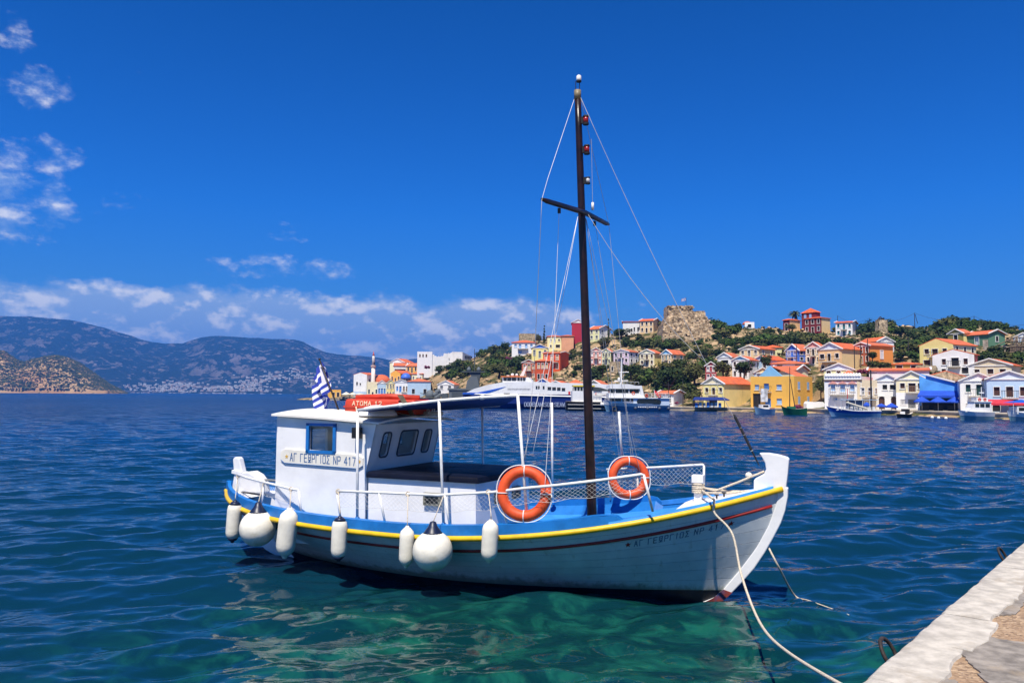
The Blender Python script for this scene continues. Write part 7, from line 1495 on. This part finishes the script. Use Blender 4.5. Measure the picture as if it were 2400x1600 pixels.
def small(label, name, bow, stern, D, B, hb, hm, hs, m, m2, rel=0, cat='boat'):
    root, L = vessel(name, label, bow, stern, D, cat, rel); hull(root, L, B, hb, hm, hs, m, m2, .5, rake=.10, transom=.55); return root, L
r, L = small('small white motor cruiser at the quay of the point, before the pale blue house', 'motor_cruiser', 900, 945, 262, 2.6, 1.2, .9, .9, WHT, WHT)
mb = MB(); mb.prism([(-1.8, .9), (2.0, .9), (.9, 1.7), (.3, 2.4), (-1.6, 2.4)], 1.8, (0, -.9, 0), (1, 0, 0), (0, 0, 1), (0, 1, 0)); c = mb.build('cabin', WHT, r); MB().bbox((-1.2, .88, 1.6), (.5, .94, 2.2)).build('window', DKG, c)
# blue-white fishing boat, green boat, excursion boat, dinghy, cruiser, right-hand boat
lb, dbl, grn = vpaint('boat_lblue', (.20, .36, .52)), vpaint('boat_blue', (.02, .10, .42)), vpaint('boat_green', (.012, .12, .06))
r, L = small('small pale blue fishing boat with white cabin at the ochre house', 'fishing_boat', 1765, 1815, 125, 1.7, 1.25, .8, .85, lb, lb, 12)
MB().bbox((-.7, -.5, .6), (.6, .5, 1.5)).build('cabin', WHT, r); MB().bbox((-.5, -.52, 1.1), (.4, .52, 1.4)).build('window', DKG, r); MB().tube([(1., 0, .8), (1., 0, 2.6)], .04, 5).build('mast', TRK, r); MB().box((-1.1, 0, .85), (1.0, .9, .25)).build('fish_crates', vpaint('rust', (.25, .08, .04)), r)
r, L = small('dark green wooden fishing boat with two leaning masts', 'fishing_boat', 1833, 1888, 119, 1.9, 1.35, .95, 1.1, grn, grn, -14)
MB().bbox((-.2, -.5, .7), (1., .5, 1.3)).build('deckhouse', grn, r)
for a, b in (((.6, 0, .8), (.5, 0, 7.2)), ((-.2, 0, .8), (.45, 0, 5.4))): MB().tube([a, b], [.09, .05], 6).build('mast', TRK, r)
r, L = small('blue and white excursion boat with long flat awning on the right waterfront', 'excursion_boat', 1936, 2060, 113, 2.6, 1.45, .80, .95, lb, dbl, 0)
MB().tube([(-L/2+.3+(L-.8)*k/10, 1.33-1.1*max(0, (k-6)/4)**2, 1.02-.20+.6*max(0, (k-4.5)/5.5)**2) for k in range(11)], .06, 5).build('rail', WHT, r)
mb = MB(); mb.bbox((-L/2+.6, -1.15, 2.35), (L/2-1.6, 1.15, 2.41)); mb.build('awning', vpaint('awning_pale', (.32, .50, .68), .7), r)
for k in range(6):
    for sg in (-1, 1): MB().tube([(-L/2+.8+k*1.0, sg*1.08, .9), (-L/2+.8+k*1.0, sg*1.08, 2.5)], .035, 5).build('awning_post', WHT, r)
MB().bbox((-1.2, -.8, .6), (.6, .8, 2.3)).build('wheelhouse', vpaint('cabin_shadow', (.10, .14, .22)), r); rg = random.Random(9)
for k in range(9): MB().box((-2.6+k*.62, .75+rg.uniform(-.1, .1), 1.15+rg.uniform(-.05, .1)), (.32, .32, .5), rz=rg.random()).build('seat', WHT, r)
MB().tube([(-1.5, 1.25, 1.1), (1.4, 1.25, 2.0)], .14, 8).build('rolled_sail', vpaint('canvas_cream', (.62, .58, .46), .8), r); MB().tube([(.7, 0, 2.5), (.7, 0, 3.9)], .05, 6).build('mast', vpaint('signred', (.6, .03, .03)), r)
r, L = small('small black dinghy with piled gear at the quay below the cream house', 'dinghy', 2140, 2103, 108, 1.3, .8, .5, .55, vpaint('black', (.008, .009, .011)), None, 10)
MB().box((.0, 0, .85), (.8, .7, .7), rz=.3).build('gear', sm_('dark'), r); MB().box((-.4, 0, .65), (.5, .6, .4), rz=.8).build('crate', WHT, r)
r, L = small('white cabin cruiser with blue-green hull and two orange lifebuoys on its bridge', 'cabin_cruiser', 2247, 2322, 98, 2.5, 1.25, 1.05, 1.0, vpaint('hull_teal', (.16, .30, .36)), WHT, -8)
mb = MB(); mb.prism([(-1.6, 1.0), (1.4, 1.05), (.75, 1.5), (.35, 2.25), (-1.5, 2.25)], 1.7, (0, -.85, 0), (1, 0, 0), (0, 0, 1), (0, 1, 0)); c = mb.build('cabin', WHT, r)
for a, b in ((-1.35, -.85), (-.75, -.25), (-.15, .30)): MB().bbox((a, .84, 1.62), (b, .88, 2.05)).build('window', DKG, c)
MB().bbox((-1.6, -.95, 2.25), (.5, .95, 2.33)).build('roof', WHT, c); MB().bbox((-1.2, -.75, 2.33), (.1, .75, 2.8)).build('flybridge', WHT, c)
for x in (-.85, -.25): MB().torus((x, .79, 2.56), .14, .05, 14, 7, Matrix.Rotation(R(90), 3, 'X')).build('lifebuoy', MATS['lifebuoy_orange'], c, True)
MB().tube([(-.8, 0, 2.8), (-.8, 0, 4.1)], .04, 5).build('aerial', WHT, c); MB().lathe([(.3, 0), (.3, .15)], (-.8, 0, 3.3), 10).build('radar', WHT, c)
r, L = small('boat with white wheelhouse and blue-red canopy cut by the right border', 'fishing_boat', 2358, 2440, 95, 2.3, 1.3, 1.0, 1.0, vpaint('hull_teal', (.16, .30, .36)), WHT, 0)
c = MB().bbox((-.9, -.8, .9), (1.3, .8, 1.75)).build('wheelhouse', WHT, r); MB().bbox((-.7, .79, 1.25), (1.1, .83, 1.65)).build('window', DKG, c); mb = MB(); mb.add([(-1.2, -1, 2.2), (1.9, -1, 2.2), (1.9, 1, 2.2), (-1.2, 1, 2.2), (.3, 0, 2.6)], [(0, 1, 4), (1, 2, 4), (2, 3, 4), (3, 0, 4)]); mb.build('canopy', vpaint('royal', (.02, .10, .50)), r)
for x in (-1.1, 1.8): MB().tube([(x, .9, .9), (x, .9, 2.2)], .03, 5).build('post', WHT, r)
for k, (px, py, lab) in enumerate(((2185, 979, 'leftmost of the white buoys floating before the blue taverna'), (2200, 980, 'middle one of the white buoys floating before the blue taverna'), (2217, 981, 'rightmost of the white buoys floating before the blue taverna'))):
    tag(MB().lathe([(.2*math.cos(a)+.002, .16+.2*math.sin(a)) for a in np.linspace(-1.4, 1.45, 8)], (0, 0, 0), 12).build('buoy', WHT, None, True, loc=atz(px, py+2, 0)), lab, 'buoy', 'white buoys in the harbour')
